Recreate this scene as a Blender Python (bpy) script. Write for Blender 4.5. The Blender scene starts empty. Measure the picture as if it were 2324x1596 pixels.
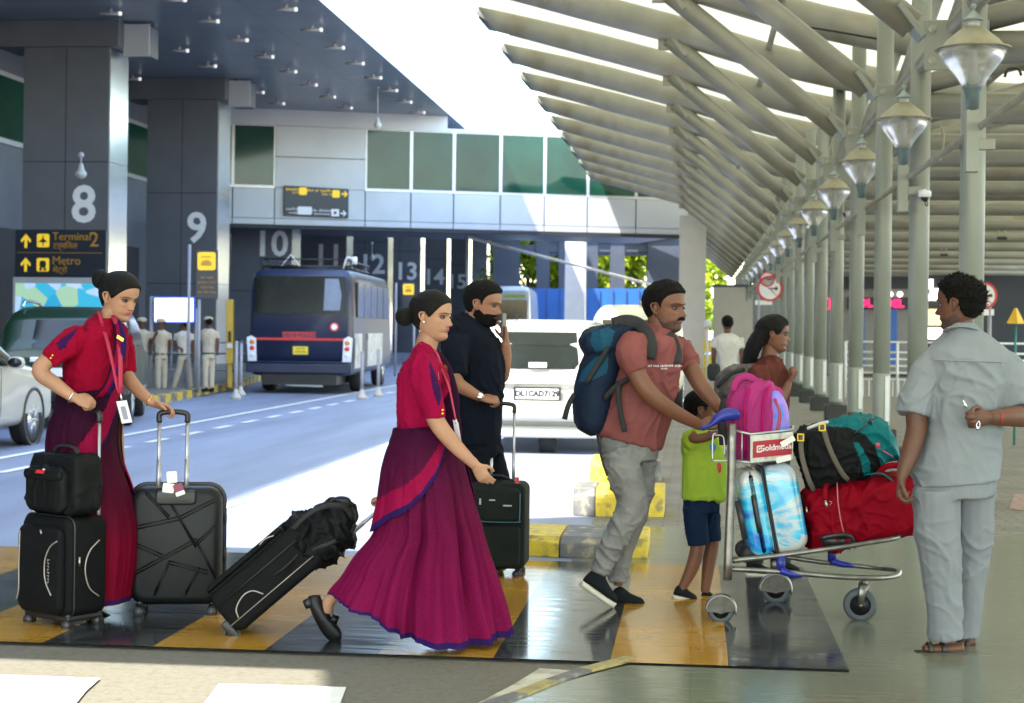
import bpy, math, random
import numpy as np
from mathutils import Vector, noise
random.seed(7)
S = bpy.context.scene
COL = S.collection
R_ = math.radians
# ---------------------------------------------------------------- camera
H = 1.46; FV = 3800.0; CXV = 1162.0; CYV = 745.0; YAW = math.atan(415/3800.0); ROLL = .012
A3 = lambda *a: np.array(a, float)
cf = A3(-math.sin(YAW), math.cos(YAW), 0); r0 = A3(math.cos(YAW), math.sin(YAW), 0); u0 = A3(0, 0, 1)
cr = math.cos(ROLL)*r0 + math.sin(ROLL)*u0
cu = math.cos(ROLL)*u0 - math.sin(ROLL)*r0
CP = A3(0, 0, H)
cam = bpy.data.cameras.new('camera'); co = bpy.data.objects.new('camera', cam); COL.objects.link(co)
cam.sensor_width = 36; cam.lens = 36*FV/2324; cam.clip_start = .1; cam.clip_end = 3000
cam.shift_y = -(798-CYV)/2324
m = np.eye(4); m[:3, 0] = cr; m[:3, 1] = cu; m[:3, 2] = -cf; m[:3, 3] = CP
from mathutils import Matrix
co.matrix_world = Matrix(m.tolist())
cam.dof.use_dof = True; cam.dof.focus_distance = 8.0; cam.dof.aperture_fstop = 5.0
S.camera = co
# ---------------------------------------------------------------- light
SUN = A3(-.44, -.50, 1.0); SUN /= np.linalg.norm(SUN)
w = bpy.data.worlds.new('World'); S.world = w; w.use_nodes = True
nt = w.node_tree; bg = nt.nodes['Background']
sky = nt.nodes.new('ShaderNodeTexSky'); sky.sky_type = 'NISHITA'; sky.sun_disc = False
sky.sun_elevation = math.asin(SUN[2]); sky.sun_rotation = math.atan2(SUN[0], SUN[1])
sky.air_density = 1.4; sky.dust_density = .8; sky.ozone_density = 1.0
nt.links.new(sky.outputs[0], bg.inputs[0]); bg.inputs[1].default_value = .15
sl = bpy.data.lights.new('sun', 'SUN'); sl.energy = 2.4; sl.angle = R_(.5); sl.color = (1, .95, .86)
so = bpy.data.objects.new('sun', sl); COL.objects.link(so)
so.rotation_euler = Vector(SUN.tolist()).to_track_quat('Z', 'Y').to_euler()
S.view_settings.view_transform = 'Standard'; S.view_settings.look = 'None'
S.view_settings.exposure = 2.9; S.view_settings.gamma = 1
S.render.engine = 'CYCLES'
# ---------------------------------------------------------------- helpers
def V(x, y, D):
    "point seen at (x, y) at distance D along the optical axis"
    return CP + D*(cf + (x-CXV)/FV*cr - (y-CYV)/FV*cu)
def G(x, y, z=0.0):
    d = V(x, y, 1.0)-CP
    return CP + d*((z-H)/d[2])
def nrm(v):
    v = np.asarray(v, float); return v/(np.linalg.norm(v)+1e-12)
ORG = {}
def setp(o, label=None, cat=None, group=None, kind=None):
    if label: o['label'] = label
    if cat: o['category'] = cat
    if group: o['group'] = group
    if kind: o['kind'] = kind
    return o
def thing(name, label, cat, loc=(0, 0, 0), group=None, rz=0):
    o = bpy.data.objects.new(name, None); COL.objects.link(o)
    o.location = [float(c) for c in loc]; o.rotation_euler = (0, 0, rz); o.empty_display_size = .1
    ORG[o.name] = np.zeros(3) if rz else np.array(loc, float)
    return setp(o, label, cat, group)
def copy_tree(o, parent=None, loc=None, rz=None, label=None):
    c = o.copy(); COL.objects.link(c)
    if parent: c.parent = parent
    if loc is not None: c.location = [float(v) for v in loc]
    if rz is not None: c.rotation_euler = (0, 0, rz)
    if label: c['label'] = label
    for ch in KIDS.get(o.name, []): copy_tree(ch, c)
    return c
KIDS = {}
def crom(P, k):
    P = np.asarray(P, float)
    if k <= 1 or len(P) < 3: 
        if k <= 1: return P
    n = len(P); out = []
    Q = np.vstack([2*P[0]-P[1], P, 2*P[-1]-P[-2]])
    for i in range(n-1):
        a, b, c, d = Q[i], Q[i+1], Q[i+2], Q[i+3]
        for j in range(k):
            t = j/k
            out.append(.5*((2*b)+(-a+c)*t+(2*a-5*b+4*c-d)*t*t+(-a+3*b-3*c+d)*t**3))
    out.append(P[-1]); return np.array(out)
class MB:
    def __init__(s): s.v = []; s.f = []; s.m = []; s.n = 0
    def add(s, v, f, m=0):
        v = np.asarray(v, float).reshape(-1, 3); b = s.n
        s.v.append(v); s.n += len(v)
        s.f += [tuple(i+b for i in q) for q in f]; s.m += [m]*len(f); return s
    def grid(s, g, m=0, wrap=True, cap0=False, cap1=False):
        g = np.asarray(g, float); a, n = g.shape[:2]; f = []
        for i in range(a-1):
            for j in range(n if wrap else n-1):
                k = (j+1) % n
                f.append((i*n+j, i*n+k, (i+1)*n+k, (i+1)*n+j))
        if cap0: f.append(tuple(range(n))[::-1])
        if cap1: f.append(tuple((a-1)*n+j for j in range(n)))
        return s.add(g.reshape(-1, 3), f, m)
    def tube(s, pts, rad, n=12, sub=1, m=0, up=None, cap=True, e=1.0, closed=False):
        """rad: number, list of numbers, or list of (a, b); a is along `side`, b along the up hint"""
        P = np.asarray(pts, float)
        rr = rad if hasattr(rad, '__len__') else [rad]*len(P)
        rr = np.array([(q, q) if not hasattr(q, '__len__') else q for q in rr], float)
        P = crom(P, sub); rr = np.maximum(crom(rr, sub), 1e-4)
        T = np.gradient(P, axis=0) if len(P) > 1 else P
        if closed: T[0] = T[-1] = nrm(P[1]-P[-2])
        U = None; g = []
        ang = np.arange(n)*2*math.pi/n; c, d = np.cos(ang), np.sin(ang)
        if e != 1: c, d = np.sign(c)*np.abs(c)**e, np.sign(d)*np.abs(d)**e
        for i, p in enumerate(P):
            t = nrm(T[i])
            if U is None:
                h = np.asarray(up, float) if up is not None else (A3(0, 0, 1) if abs(t[2]) < .9 else A3(0, 1, 0))
            else: h = U
            if up is not None and U is not None and not closed: h = .6*U+.4*np.asarray(up, float) if abs(np.dot(nrm(up), t)) < .95 else U
            U = nrm(h-np.dot(h, t)*t); W = np.cross(t, U)
            g.append(p + np.outer(c*rr[i, 0], W) + np.outer(d*rr[i, 1], U))
        return s.grid(g, m, True, cap and not closed, cap and not closed)
    def ell(s, c, r, R=None, n=16, k=10, m=0, e=1.0):
        r = [r]*3 if not hasattr(r, '__len__') else r
        R = np.eye(3) if R is None else R
        g = []
        for i in range(k+1):
            ph = -math.pi/2+math.pi*i/k; row = []
            cz, sz = max(math.cos(ph), 1e-3), math.sin(ph)
            for j in range(n):
                a = 2*math.pi*j/n; ca, sa = math.cos(a), math.sin(a)
                pw = lambda q: math.copysign(abs(q)**e, q)
                row.append(np.asarray(c)+R@A3(r[0]*pw(cz)*pw(ca), r[1]*pw(cz)*pw(sa), r[2]*pw(sz)))
            g.append(row)
        return s.grid(g, m, True, True, True)
    def box(s, c, d, R=None, m=0, ax=None):
        R = np.eye(3) if R is None else R
        d = np.asarray(d, float)/2; vs = [np.asarray(c)+R@(A3(x, y, z)*d) for z in (-1, 1) for y in (-1, 1) for x in (-1, 1)]
        return s.add(vs, [(0, 2, 3, 1), (4, 5, 7, 6), (0, 1, 5, 4), (2, 6, 7, 3), (0, 4, 6, 2), (1, 3, 7, 5)], m)
    def box2(s, a, b, m=0):
        a = np.asarray(a, float); b = np.asarray(b, float); return s.box((a+b)/2, np.abs(b-a), m=m)
    def rbox(s, c, d, r=.03, R=None, m=0, k=4, n2=1):
        "rounded box (rounded in plan x-z and softly in y): superellipse loft along y"
        R = np.eye(3) if R is None else R; hx, hy, hz = np.asarray(d, float)/2
        def ring(ins, y):
            pts = []; rr = max(r-ins*.5, .002)
            for cx_, cz_, a0 in ((1, 1, 0), (-1, 1, 90), (-1, -1, 180), (1, -1, 270)):
                for i in range(k+1):
                    a = R_(a0+90*i/k); pts.append(A3(cx_*(hx-ins-rr)+rr*math.cos(a), y, cz_*(hz-ins-rr)+rr*math.sin(a)))
            return pts
        q = min(r*.6, hy*.9); g = []
        for i in range(4):
            a = math.pi/2*i/3; g.append(ring(q*(1-math.sin(a))*.9, -hy+q*(1-math.cos(a))))
        for i in range(3, -1, -1):
            a = math.pi/2*i/3; g.append(ring(q*(1-math.sin(a))*.9, hy-q*(1-math.cos(a))))
        g = np.array(g); g = np.asarray(c)+g@R.T
        return s.grid(g[::-1], m, True, True, True)
    def prism(s, poly, o, ex, ey, depth, m=0):
        "polygon (u, v) in plane o + u ex + v ey, extruded by vector depth"
        o, ex, ey, dp = map(np.asarray, (o, ex, ey, depth))
        a = np.array([o+u*ex+v*ey for u, v in poly]); n = len(a)
        nn = np.cross(ex, ey); ar = sum(poly[i][0]*poly[(i+1) % n][1]-poly[(i+1) % n][0]*poly[i][1] for i in range(n))
        fl = (np.dot(nn, dp) > 0) == (ar > 0)
        f = [tuple(range(n))[::-1], tuple(range(n, 2*n))] + [(i, (i+1) % n, n+(i+1) % n, n+i) for i in range(n)]
        if not fl: f = [q[::-1] for q in f]
        return s.add(np.vstack([a, a+dp]), f, m)
    def lathe(s, prof, c, axis=(0, 0, 1), n=20, m=0):
        t = nrm(axis); h = A3(0, 0, 1) if abs(t[2]) < .9 else A3(1, 0, 0); U = nrm(h-np.dot(h, t)*t); W = np.cross(t, U)
        g = [[np.asarray(c)+z*t+r*(math.cos(a)*U+math.sin(a)*W) for a in np.arange(n)*2*math.pi/n] for r, z in prof]
        cl = tuple(prof[0]) != tuple(prof[-1])
        return s.grid(g, m, True, cl, cl)
    def join(s, o, m=None):
        for v in o.v: pass
        b = s.n; V_ = np.vstack(o.v); s.v.append(V_); s.n += len(V_)
        s.f += [tuple(i+b for i in q) for q in o.f]; s.m += (o.m if m is None else [m]*len(o.f)); return s
    def mesh(s, name, mats, smooth, org):
        me = bpy.data.meshes.new(name)
        me.from_pydata((np.vstack(s.v)-org).tolist(), [], s.f)
        for q in mats: me.materials.append(q)
        me.polygons.foreach_set('material_index', s.m)
        me.polygons.foreach_set('use_smooth', [bool(smooth)]*len(s.f))
        me.update(); return me
    def build(s, name, mats, parent=None, smooth=True, label=None, bevel=0, auto=None):
        mats = mats if isinstance(mats, (list, tuple)) else [mats]
        org = ORG.get(parent.name, np.zeros(3)) if parent else np.zeros(3)
        me = s.mesh(name, mats, smooth, org)
        o = bpy.data.objects.new(name, me); COL.objects.link(o)
        if parent: o.parent = parent; KIDS.setdefault(parent.name, []).append(o)
        ORG[o.name] = org
        if bevel:
            b = o.modifiers.new('bevel', 'BEVEL'); b.width = bevel; b.segments = 2; b.limit_method = 'ANGLE'; b.angle_limit = R_(40)
        if auto:
            try: me.set_sharp_from_angle(angle=R_(auto))
            except Exception: pass
        if label: o['label'] = label
        return o
def flat_text(s, body, size, o, ex, ey, align='CENTER', ext=.004, m=0, bold=0):
    "adds raised lettering to builder s; o is the baseline anchor"
    c = bpy.data.curves.new('t', 'FONT'); c.body = body; c.size = size; c.align_x = align; c.align_y = 'CENTER'; c.extrude = ext/2
    c.offset = bold; c.resolution_u = 3
    ob = bpy.data.objects.new('t', c); COL.objects.link(ob)
    dg = bpy.context.evaluated_depsgraph_get(); me = bpy.data.meshes.new_from_object(ob.evaluated_get(dg))
    vs = np.array([q.co[:] for q in me.vertices]).reshape(-1, 3); fs = [tuple(p.vertices) for p in me.polygons]
    bpy.data.objects.remove(ob); bpy.data.curves.remove(c); bpy.data.meshes.remove(me)
    ex, ey = nrm(ex), nrm(ey); ez = np.cross(ex, ey)
    if len(vs): s.add(np.asarray(o)+vs[:, :1]*ex+vs[:, 1:2]*ey+vs[:, 2:]*ez, fs, m)
    return s
def marks(s, o, ex, ey, w_, h, pat, ext=.003, seed=1):
    "unreadable small lettering: words (relative widths) as rows of short strokes; o is the centre"
    rg = random.Random(seed); ex, ey = nrm(ex), nrm(ey); ez = np.cross(ex, ey); n = sum(pat)+.8*(len(pat)-1); u = w_/n; x = -w_/2
    for k in pat:
        for i in range(int(k)):
            c = np.asarray(o)+ex*(x+u*(i+.5)); hh = h*(1 if rg.random() < .3 else .72)
            s.box(c+ey*(hh-h*.72)/2+ez*ext/2, (u*.28, hh, ext), np.array([ex, ey, ez]).T); s.box(c+ex*u*.28+ey*h*.2*(1 if rg.random() < .5 else -1)+ez*ext/2, (u*.5, h*.2, ext), np.array([ex, ey, ez]).T)
        x += u*(k+.8)
    return s
def fuse(s, vox=.006, it=4, disp=None, fac=.5):
    "one continuous skin over everything in s"
    me = s.mesh('t', [], False, np.zeros(3)); ob = bpy.data.objects.new('t', me); COL.objects.link(ob)
    r = ob.modifiers.new('r', 'REMESH'); r.mode = 'VOXEL'; r.voxel_size = vox
    if it: q = ob.modifiers.new('s', 'SMOOTH'); q.factor = fac; q.iterations = it
    dg = bpy.context.evaluated_depsgraph_get(); dg.update()
    e = bpy.data.meshes.new_from_object(ob.evaluated_get(dg)); n = len(e.vertices)
    vs = np.empty(n*3, 'f'); e.vertices.foreach_get('co', vs); vs = vs.reshape(-1, 3).astype(float)
    ns = np.empty(n*3, 'f'); e.vertices.foreach_get('normal', ns); ns = ns.reshape(-1, 3).astype(float)
    fs = [tuple(p.vertices) for p in e.polygons]
    bpy.data.objects.remove(ob); bpy.data.meshes.remove(me); bpy.data.meshes.remove(e)
    if disp is not None: vs = vs+ns*np.array([disp(p) for p in vs])[:, None]
    o = MB(); o.add(vs, fs); return o
def folds(amp, sc=(9, 9, 5), seed=0, rot=0, fine=.25):
    "cloth creases: ridged noise stretched along a direction (image plane)"
    c, s_ = math.cos(rot), math.sin(rot)
    rg = lambda q: max(0, 1-abs(q)*4.2)**1.6
    def f(p):
        x = np.dot(p, cr); z = p[2]; y = np.dot(p, cf)
        a, b = c*x+s_*z, -s_*x+c*z
        w_ = noise.noise((x*4+seed, y*4, z*4)); m_ = .35+.65*min(1, max(0, .5+2.2*noise.noise((x*3.1, y*3+seed, z*3.1+7))))
        q = noise.noise((a*sc[0]+seed+w_, y*sc[1], b*sc[2]*.55+w_)); q2 = noise.noise((a*sc[0]*1.9, y*sc[1]*1.7+seed, b*sc[2]*1.5+w_)); q3 = noise.noise((x*22, y*22+seed, z*22))
        return amp*(rg(q)*1.35*m_+rg(q2)*.7*m_+q3*.18-.22)
    return f
# ---------------------------------------------------------------- materials
def new_mat(name):
    q = bpy.data.materials.new(name); q.use_nodes = True; t = q.node_tree
    return q, t, t.nodes['Principled BSDF']
def mat(name, col, rough=.6, metal=0, var=.12, vs=6, bump=0, bs=60, spec=.5, coat=0, trans=0, alpha=1, emit=None, es=1, stretch=(1, 1, 1), col2=None, c2s=4, c2t=.5, sheen=0, detail=4):
    q, t, b = new_mat(name); N, L = t.nodes.new, t.links.new
    b.inputs['Roughness'].default_value = rough; b.inputs['Metallic'].default_value = metal
    b.inputs['Specular IOR Level'].default_value = spec; b.inputs['Coat Weight'].default_value = coat
    b.inputs['Transmission Weight'].default_value = trans; b.inputs['Alpha'].default_value = alpha
    if sheen: b.inputs['Sheen Weight'].default_value = sheen; b.inputs['Sheen Roughness'].default_value = .5
    tc = N('ShaderNodeTexCoord'); mp = N('ShaderNodeMapping'); mp.inputs['Scale'].default_value = stretch
    L(tc.outputs['Object'], mp.inputs[0])
    no = N('ShaderNodeTexNoise'); no.inputs['Scale'].default_value = vs; no.inputs['Detail'].default_value = detail
    L(mp.outputs[0], no.inputs['Vector'])
    rp = N('ShaderNodeMapRange'); rp.inputs[1].default_value = .3; rp.inputs[2].default_value = .7
    rp.inputs[3].default_value = 1-var; rp.inputs[4].default_value = 1+var; L(no.outputs[0], rp.inputs[0])
    mx = N('ShaderNodeVectorMath'); mx.operation = 'SCALE'; L(rp.outputs[0], mx.inputs['Scale'])
    if col2 is not None:
        n2 = N('ShaderNodeTexNoise'); n2.inputs['Scale'].default_value = c2s; n2.inputs['Detail'].default_value = 6; L(mp.outputs[0], n2.inputs['Vector'])
        r2 = N('ShaderNodeMapRange'); r2.inputs[1].default_value = c2t-.06; r2.inputs[2].default_value = c2t+.06; L(n2.outputs[0], r2.inputs[0])
        m2 = N('ShaderNodeMix'); m2.data_type = 'RGBA'; m2.inputs[6].default_value = (*col, 1); m2.inputs[7].default_value = (*col2, 1)
        L(r2.outputs[0], m2.inputs[0]); L(m2.outputs[2], mx.inputs[0])
    else: mx.inputs[0].default_value = col
    L(mx.outputs[0], b.inputs['Base Color'])
    if bump:
        nb = N('ShaderNodeTexNoise'); nb.inputs['Scale'].default_value = bs; nb.inputs['Detail'].default_value = 3; L(mp.outputs[0], nb.inputs['Vector'])
        bp = N('ShaderNodeBump'); bp.inputs['Strength'].default_value = bump; bp.inputs['Distance'].default_value = .01
        L(nb.outputs[0], bp.inputs['Height']); L(bp.outputs[0], b.inputs['Normal'])
    if emit is not None:
        b.inputs['Emission Color'].default_value = (*emit, 1); b.inputs['Emission Strength'].default_value = es
    return q
def H_(h):
    "sRGB hex to linear"
    c = [int(h[i:i+2], 16)/255 for i in (0, 2, 4)]
    return tuple(v/12.92 if v < .04045 else ((v+.055)/1.055)**2.4 for v in c)
EX, EY, EZ = A3(1, 0, 0), A3(0, 1, 0), A3(0, 0, 1)
TS = 1.5
def grow(o, k=TS):
    "enlarge a thing and move it outwards from the eye by the same factor"
    l = np.array(o.location[:]); l = CP+(l-CP)*k; o.location = l.tolist(); o.scale = (k,)*3; return o
# ================================================================ SETTING
def pattern_mat(name, c1, c2, mortar, sx, sz, rough, bump=.3, var=.15, msize=.02, spec=.5, rot=0, offset=.5, rvar=0, streak=None, bw=.5, rh=.25, bmp2=0):
    q, t, b = new_mat(name); N, L = t.nodes.new, t.links.new
    tc = N('ShaderNodeTexCoord'); mp = N('ShaderNodeMapping'); mp.inputs['Rotation'].default_value = (0, 0, rot); L(tc.outputs['Object'], mp.inputs[0])
    br = N('ShaderNodeTexBrick'); br.inputs['Color1'].default_value = (*c1, 1); br.inputs['Color2'].default_value = (*c2, 1); br.inputs['Mortar'].default_value = (*mortar, 1)
    br.inputs['Scale'].default_value = 1; br.inputs['Brick Width'].default_value = sx; br.inputs['Row Height'].default_value = sz; br.inputs['Mortar Size'].default_value = msize; br.offset = offset
    L(mp.outputs[0], br.inputs['Vector'])
    no = N('ShaderNodeTexNoise'); no.inputs['Scale'].default_value = 1.7; no.inputs['Detail'].default_value = 7; L(mp.outputs[0], no.inputs['Vector'])
    rp = N('ShaderNodeMapRange'); rp.inputs[1].default_value = .3; rp.inputs[2].default_value = .7; rp.inputs[3].default_value = 1-var; rp.inputs[4].default_value = 1+var; L(no.outputs[0], rp.inputs[0])
    mx = N('ShaderNodeVectorMath'); mx.operation = 'SCALE'; L(br.outputs[0], mx.inputs[0]); L(rp.outputs[0], mx.inputs['Scale']); L(mx.outputs[0], b.inputs['Base Color'])
    b.inputs['Specular IOR Level'].default_value = spec
    m2 = N('ShaderNodeMapping'); m2.inputs['Scale'].default_value = (.8, 9, 1); L(tc.outputs['Object'], m2.inputs[0])
    n2 = N('ShaderNodeTexNoise'); n2.inputs['Scale'].default_value = 3; n2.inputs['Detail'].default_value = 5; L(m2.outputs[0], n2.inputs['Vector'])
    r2 = N('ShaderNodeMapRange'); r2.inputs[1].default_value = .3; r2.inputs[2].default_value = .7; r2.inputs[3].default_value = max(.02, rough-rvar); r2.inputs[4].default_value = rough+rvar; L(n2.outputs[0], r2.inputs[0]); L(r2.outputs[0], b.inputs['Roughness'])
    bp = N('ShaderNodeBump'); bp.inputs['Strength'].default_value = bump; bp.inputs['Distance'].default_value = .004; bp.invert = True; L(br.outputs[1], bp.inputs['Height'])
    if bmp2:
        b2 = N('ShaderNodeBump'); b2.inputs['Strength'].default_value = bmp2; b2.inputs['Distance'].default_value = .003; L(n2.outputs[0], b2.inputs['Height']); L(bp.outputs[0], b2.inputs['Normal']); L(b2.outputs[0], b.inputs['Normal'])
    else: L(bp.outputs[0], b.inputs['Normal'])
    return q
M_asph = mat('asphalt', (.215, .25, .35), .5, var=.2, stretch=(1.3, .12, 1), vs=1.4, bump=.5, bs=180, detail=8)
M_conc = mat('worn_asphalt', (.15, .138, .105), .8, var=.22, vs=30, bump=.6, bs=160, detail=9, col2=(.135, .125, .10), c2s=30, c2t=.56)
M_ylw = pattern_mat('zebra_yellow', (.42, .22, .03), (.39, .20, .028), (.37, .19, .025), 3, .35, .13, .05, .26, .003, .7, rvar=.07, bmp2=.05)
M_blk = pattern_mat('zebra_dark', (.035, .038, .042), (.045, .048, .05), (.03, .03, .032), 3, .35, .12, .05, .45, .003, .7, rvar=.07, bmp2=.05)
M_tile = pattern_mat('floor_tiles', (.145, .158, .115), (.155, .165, .122), (.11, .118, .088), 1.2, .6, .2, .08, .10, .004, .6, rvar=.07, bmp2=.06)
M_pave = pattern_mat('pavers', (.17, .155, .125), (.21, .19, .155), (.10, .095, .075), .22, .11, .55, .5, .2, .008, .4, rvar=.1)
M_pink = pattern_mat('red_pavers', (.34, .20, .17), (.38, .24, .20), (.18, .14, .12), .22, .11, .55, .5, .2, .008, .4)
M_wpt = mat('road_paint', (.78, .77, .74), .55, var=.1, vs=9, bump=.3, bs=90, col2=(.6, .58, .52), c2s=9, c2t=.64)
M_cpt = mat('worn_paint', (.52, .49, .38), .6, var=.15, vs=9, bump=.3, bs=90, col2=(.33, .31, .25), c2s=6, c2t=.58)
M_kyl = mat('kerb_yellow', (.60, .44, .03), .6, var=.15, vs=12, bump=.3, bs=60, col2=(.30, .24, .08), c2s=14, c2t=.58)
M_kbk = mat('kerb_grey', (.13, .13, .13), .6, var=.25, vs=10, bump=.3, bs=60, col2=(.34, .27, .17), c2s=10, c2t=.6)
def sheet(name, polys, z, mt, kind='structure', cuts=0):
    s = MB()
    for p in polys:
        s.add([(q[0], q[1], z) for q in p], [tuple(range(len(p)))])
    o = s.build(name, mt, None, False); o['kind'] = kind
    for pl in o.data.polygons:
        if pl.normal.z < 0: o.data.flip_normals(); break
    return o
sheet('ground', [[(-400, -30), (400, -30), (400, 900), (-400, 900)]], -.02, M_asph)
sheet('road', [[(-10, 10.35), (-.5, 10.35), (-.5, 30), (-.5, 120), (-11.5, 120), (-10.6, 42), (-10, 34), (-9.6, 28), (-9.6, 10.35)]], .001, M_asph)
sheet('front_road', [[(-9.6, -6), (2.2, -6), (2.2, 10.55), (-9.6, 10.55)]], -.006, M_conc)
a = [G(1090, 1598), G(1430, 1498)]
sheet('floor', [[(.675, 7.27), (9.5, 7.35), (9.5, 12.4), (-.75, 12.4), (-.75, 10.42), (.675, 10.42)],
                [(a[1][0], a[1][1]), (.2, 5.0), (.2, -4), (9.5, -4), (9.5, 7.35), (.675, 7.27)][0:0] or [(a[1][0], 7.27), (a[0][0], a[0][1]), (a[0][0]-1.2, 4.0), (a[0][0]-1.2, -4), (9.5, -4), (9.5, 7.35), (.675, 7.27)]], .006, M_tile)
sheet('pavement', [[(-.75, 12.4), (9.5, 12.4), (30, 12.4), (30, 90), (-.9, 90)]], .006, M_pave)
sheet('side_path', [[(9.5, -4), (30, -4), (30, 12.4), (9.5, 12.4)]], .006, M_pave)
sheet('red_paver_strip', [[(2.6, 14.2), (30, 15.2), (30, 17.2), (2.9, 15.6)]], .011, M_pink)
yl, bk = [], []
X0 = .675; st = .513
for i in range(14):
    x1 = X0-i*st; x0 = x1-st
    (bk if i % 2 == 0 else yl).append([(x0, 7.3), (x1, 7.3), (x1, 10.4), (x0, 10.4)])
sheet('crossing_yellow_bands', yl, .012, M_ylw); sheet('crossing_dark_bands', bk, .012, M_blk)
def vp(z, *pts): return [tuple(G(x, y, z)[:2]) for x, y in pts]
sheet('lane_line', [[(-7.42, 12), (-7.30, 12), (-7.30, 42), (-7.42, 42)]], .008, M_wpt)
da = [[(x-.06, y), (x+.06, y), (x+.06, y+.78), (x-.06, y+.78)] for x, ys in ((-3.72, np.arange(11.3, 60, 1.46)), (-6.65, np.arange(12.6, 60, 1.46))) for y in ys]
sheet('lane_dashes', da, .008, M_wpt)
sheet('front_markings', [vp(0, (-60, 1531), (227, 1541), (195, 1570), (150, 1625), (-80, 1625)), vp(0, (497, 1553), (786, 1561), (775, 1590), (762, 1630), (440, 1630))], .003, M_wpt)
sheet('worn_front_marking', [vp(0, (1225, 1518), (1305, 1524), (1285, 1540), (1225, 1560), (1200, 1585), (1180, 1610), (1060, 1610), (1162, 1557))], .003, M_cpt)
# painted kerb islands in the middle
M_kyf = mat('faded_kerb_yellow', (.34, .27, .09), .6, var=.2, vs=12, col2=(.22, .19, .10), c2s=9, c2t=.55)
def island(x0, x1, ya, yb, h, seq, label):
    t = thing('kerb_block', label, 'kerb block', ((x0+x1)/2, (ya+yb)/2, 0), 'painted kerb blocks beside the road')
    n = len(seq); w = (x1-x0)/n
    for i, c in enumerate(seq):
        s = MB(); g = []
        for x in (x0+i*w, x0+(i+1)*w-.004):
            e = .06 if (i == 0 and x == x0) else (.06 if (i == n-1 and x > x0+i*w) else 0)
            g.append([(x, ya+e, .0), (x, ya+e*1.2+.015, h*.72), (x, ya+.10, h), (x, yb-.10, h), (x, yb-.02-e, h*.72), (x, yb-e, 0)])
        s.grid(g, 0, True, True, True); s.build('painted_segment', M_kyl if c == 'y' else M_kbk, t, False, bevel=.012)
# flush kerb along the tiled floor
KB = [(1446, 1500), (1343, 1527), (1270, 1552), (1197, 1582), (1110, 1612)]
for i in range(4):
    (x0, y0), (x1, y1) = KB[i], KB[i+1]
    p0, p1 = G(x0, y0), G(x1, y1); d = nrm(p1-p0); nn = A3(-d[1], d[0], 0)*-.065
    s = MB(); q = [p0, p1, p1+nn, p0+nn]; s.add([(*c[:2], .001) for c in q]+[(*c[:2], .014) for c in q], [(4, 5, 6, 7), (0, 1, 5, 4), (1, 2, 6, 5), (2, 3, 7, 6), (3, 0, 4, 7)])
    o = s.build('kerb_stone', M_kyf if i % 2 == 0 else M_kbk, None, False)
    setp(o, ['yellow flush kerb stone at the front corner of the crossing', 'grey flush kerb stone between two yellow ones at the floor edge', 'yellow flush kerb stone nearest the cream road marking', 'grey flush kerb stone at the bottom edge of the picture'][i], 'kerb stone', 'flush kerb stones along the tiled floor')
island(-.93, -.22, 13.0, 13.75, .22, 'gygy', 'grey and yellow kerb block behind the walking man, second from the crossing')
island(-.98, -.30, 15.9, 16.7, .22, 'yygg', 'bright yellow kerb block just below the back of the white car')
s = island(-1.12, -.28, 10.62, 11.45, .13, 'ygy', 'low peeling yellow and dark kerb block next to the crossing')
for k in range(5):
    island(.35+.02*k, .95, 19+3.1*k, 19.6+3.1*k, .2, 'yg' if k % 2 else 'gy', ['distant kerb block in the row beside the walking man, nearest', 'distant kerb block in the row beside the walking man, second', 'distant kerb block in the row beside the walking man, third', 'distant kerb block in the row beside the walking man, fourth', 'distant kerb block in the row beside the walking man, farthest'][k])
# left pavement with striped kerb
KL = [(-9.55, 24), (-9.62, 28), (-9.8, 31), (-10.1, 34), (-10.5, 38), (-11.4, 44), (-12.5, 55)]
KL = crom([(x, y, 0) for x, y in KL], 6)
s = MB(); pts = [tuple(p[:2]) for p in KL]
s.prism(pts+[(-30, 55), (-30, 24)], (0, 0, 0), EX, EY, EZ*.15)
o = s.build('raised_pavement', M_pave, None, False); o['kind'] = 'structure'
t = thing('striped_kerb', 'yellow and black striped kerb along the police pavement', 'kerb', (KL[0][0], KL[0][1], 0))
arc = [KL[0]]; acc = 0
for i in range(len(KL)-1):
    for q in np.linspace(0, 1, 21)[1:]:
        p = KL[i]*(1-q)+KL[i+1]*q; acc += np.linalg.norm(p-arc[-1]) if len(arc) == 1 else 0
        if np.linalg.norm(p-arc[-1]) > .45: arc.append(p)
for i in range(min(len(arc)-1, 46)):
    p, q = arc[i], arc[i+1]; d = nrm(q-p); nn = A3(d[1], -d[0], 0)
    s = MB(); b_ = [p+nn*.015, q+nn*.015, q-nn*.16, p-nn*.16]
    s.add([(*c[:2], 0) for c in b_]+[(*c[:2], .155) for c in b_], [(4, 5, 6, 7), (0, 1, 5, 4), (1, 2, 6, 5), (2, 3, 7, 6), (3, 0, 4, 7)])
    s.build('kerb_segment', M_kyl if i % 2 else M_kbk, t, False)
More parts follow.
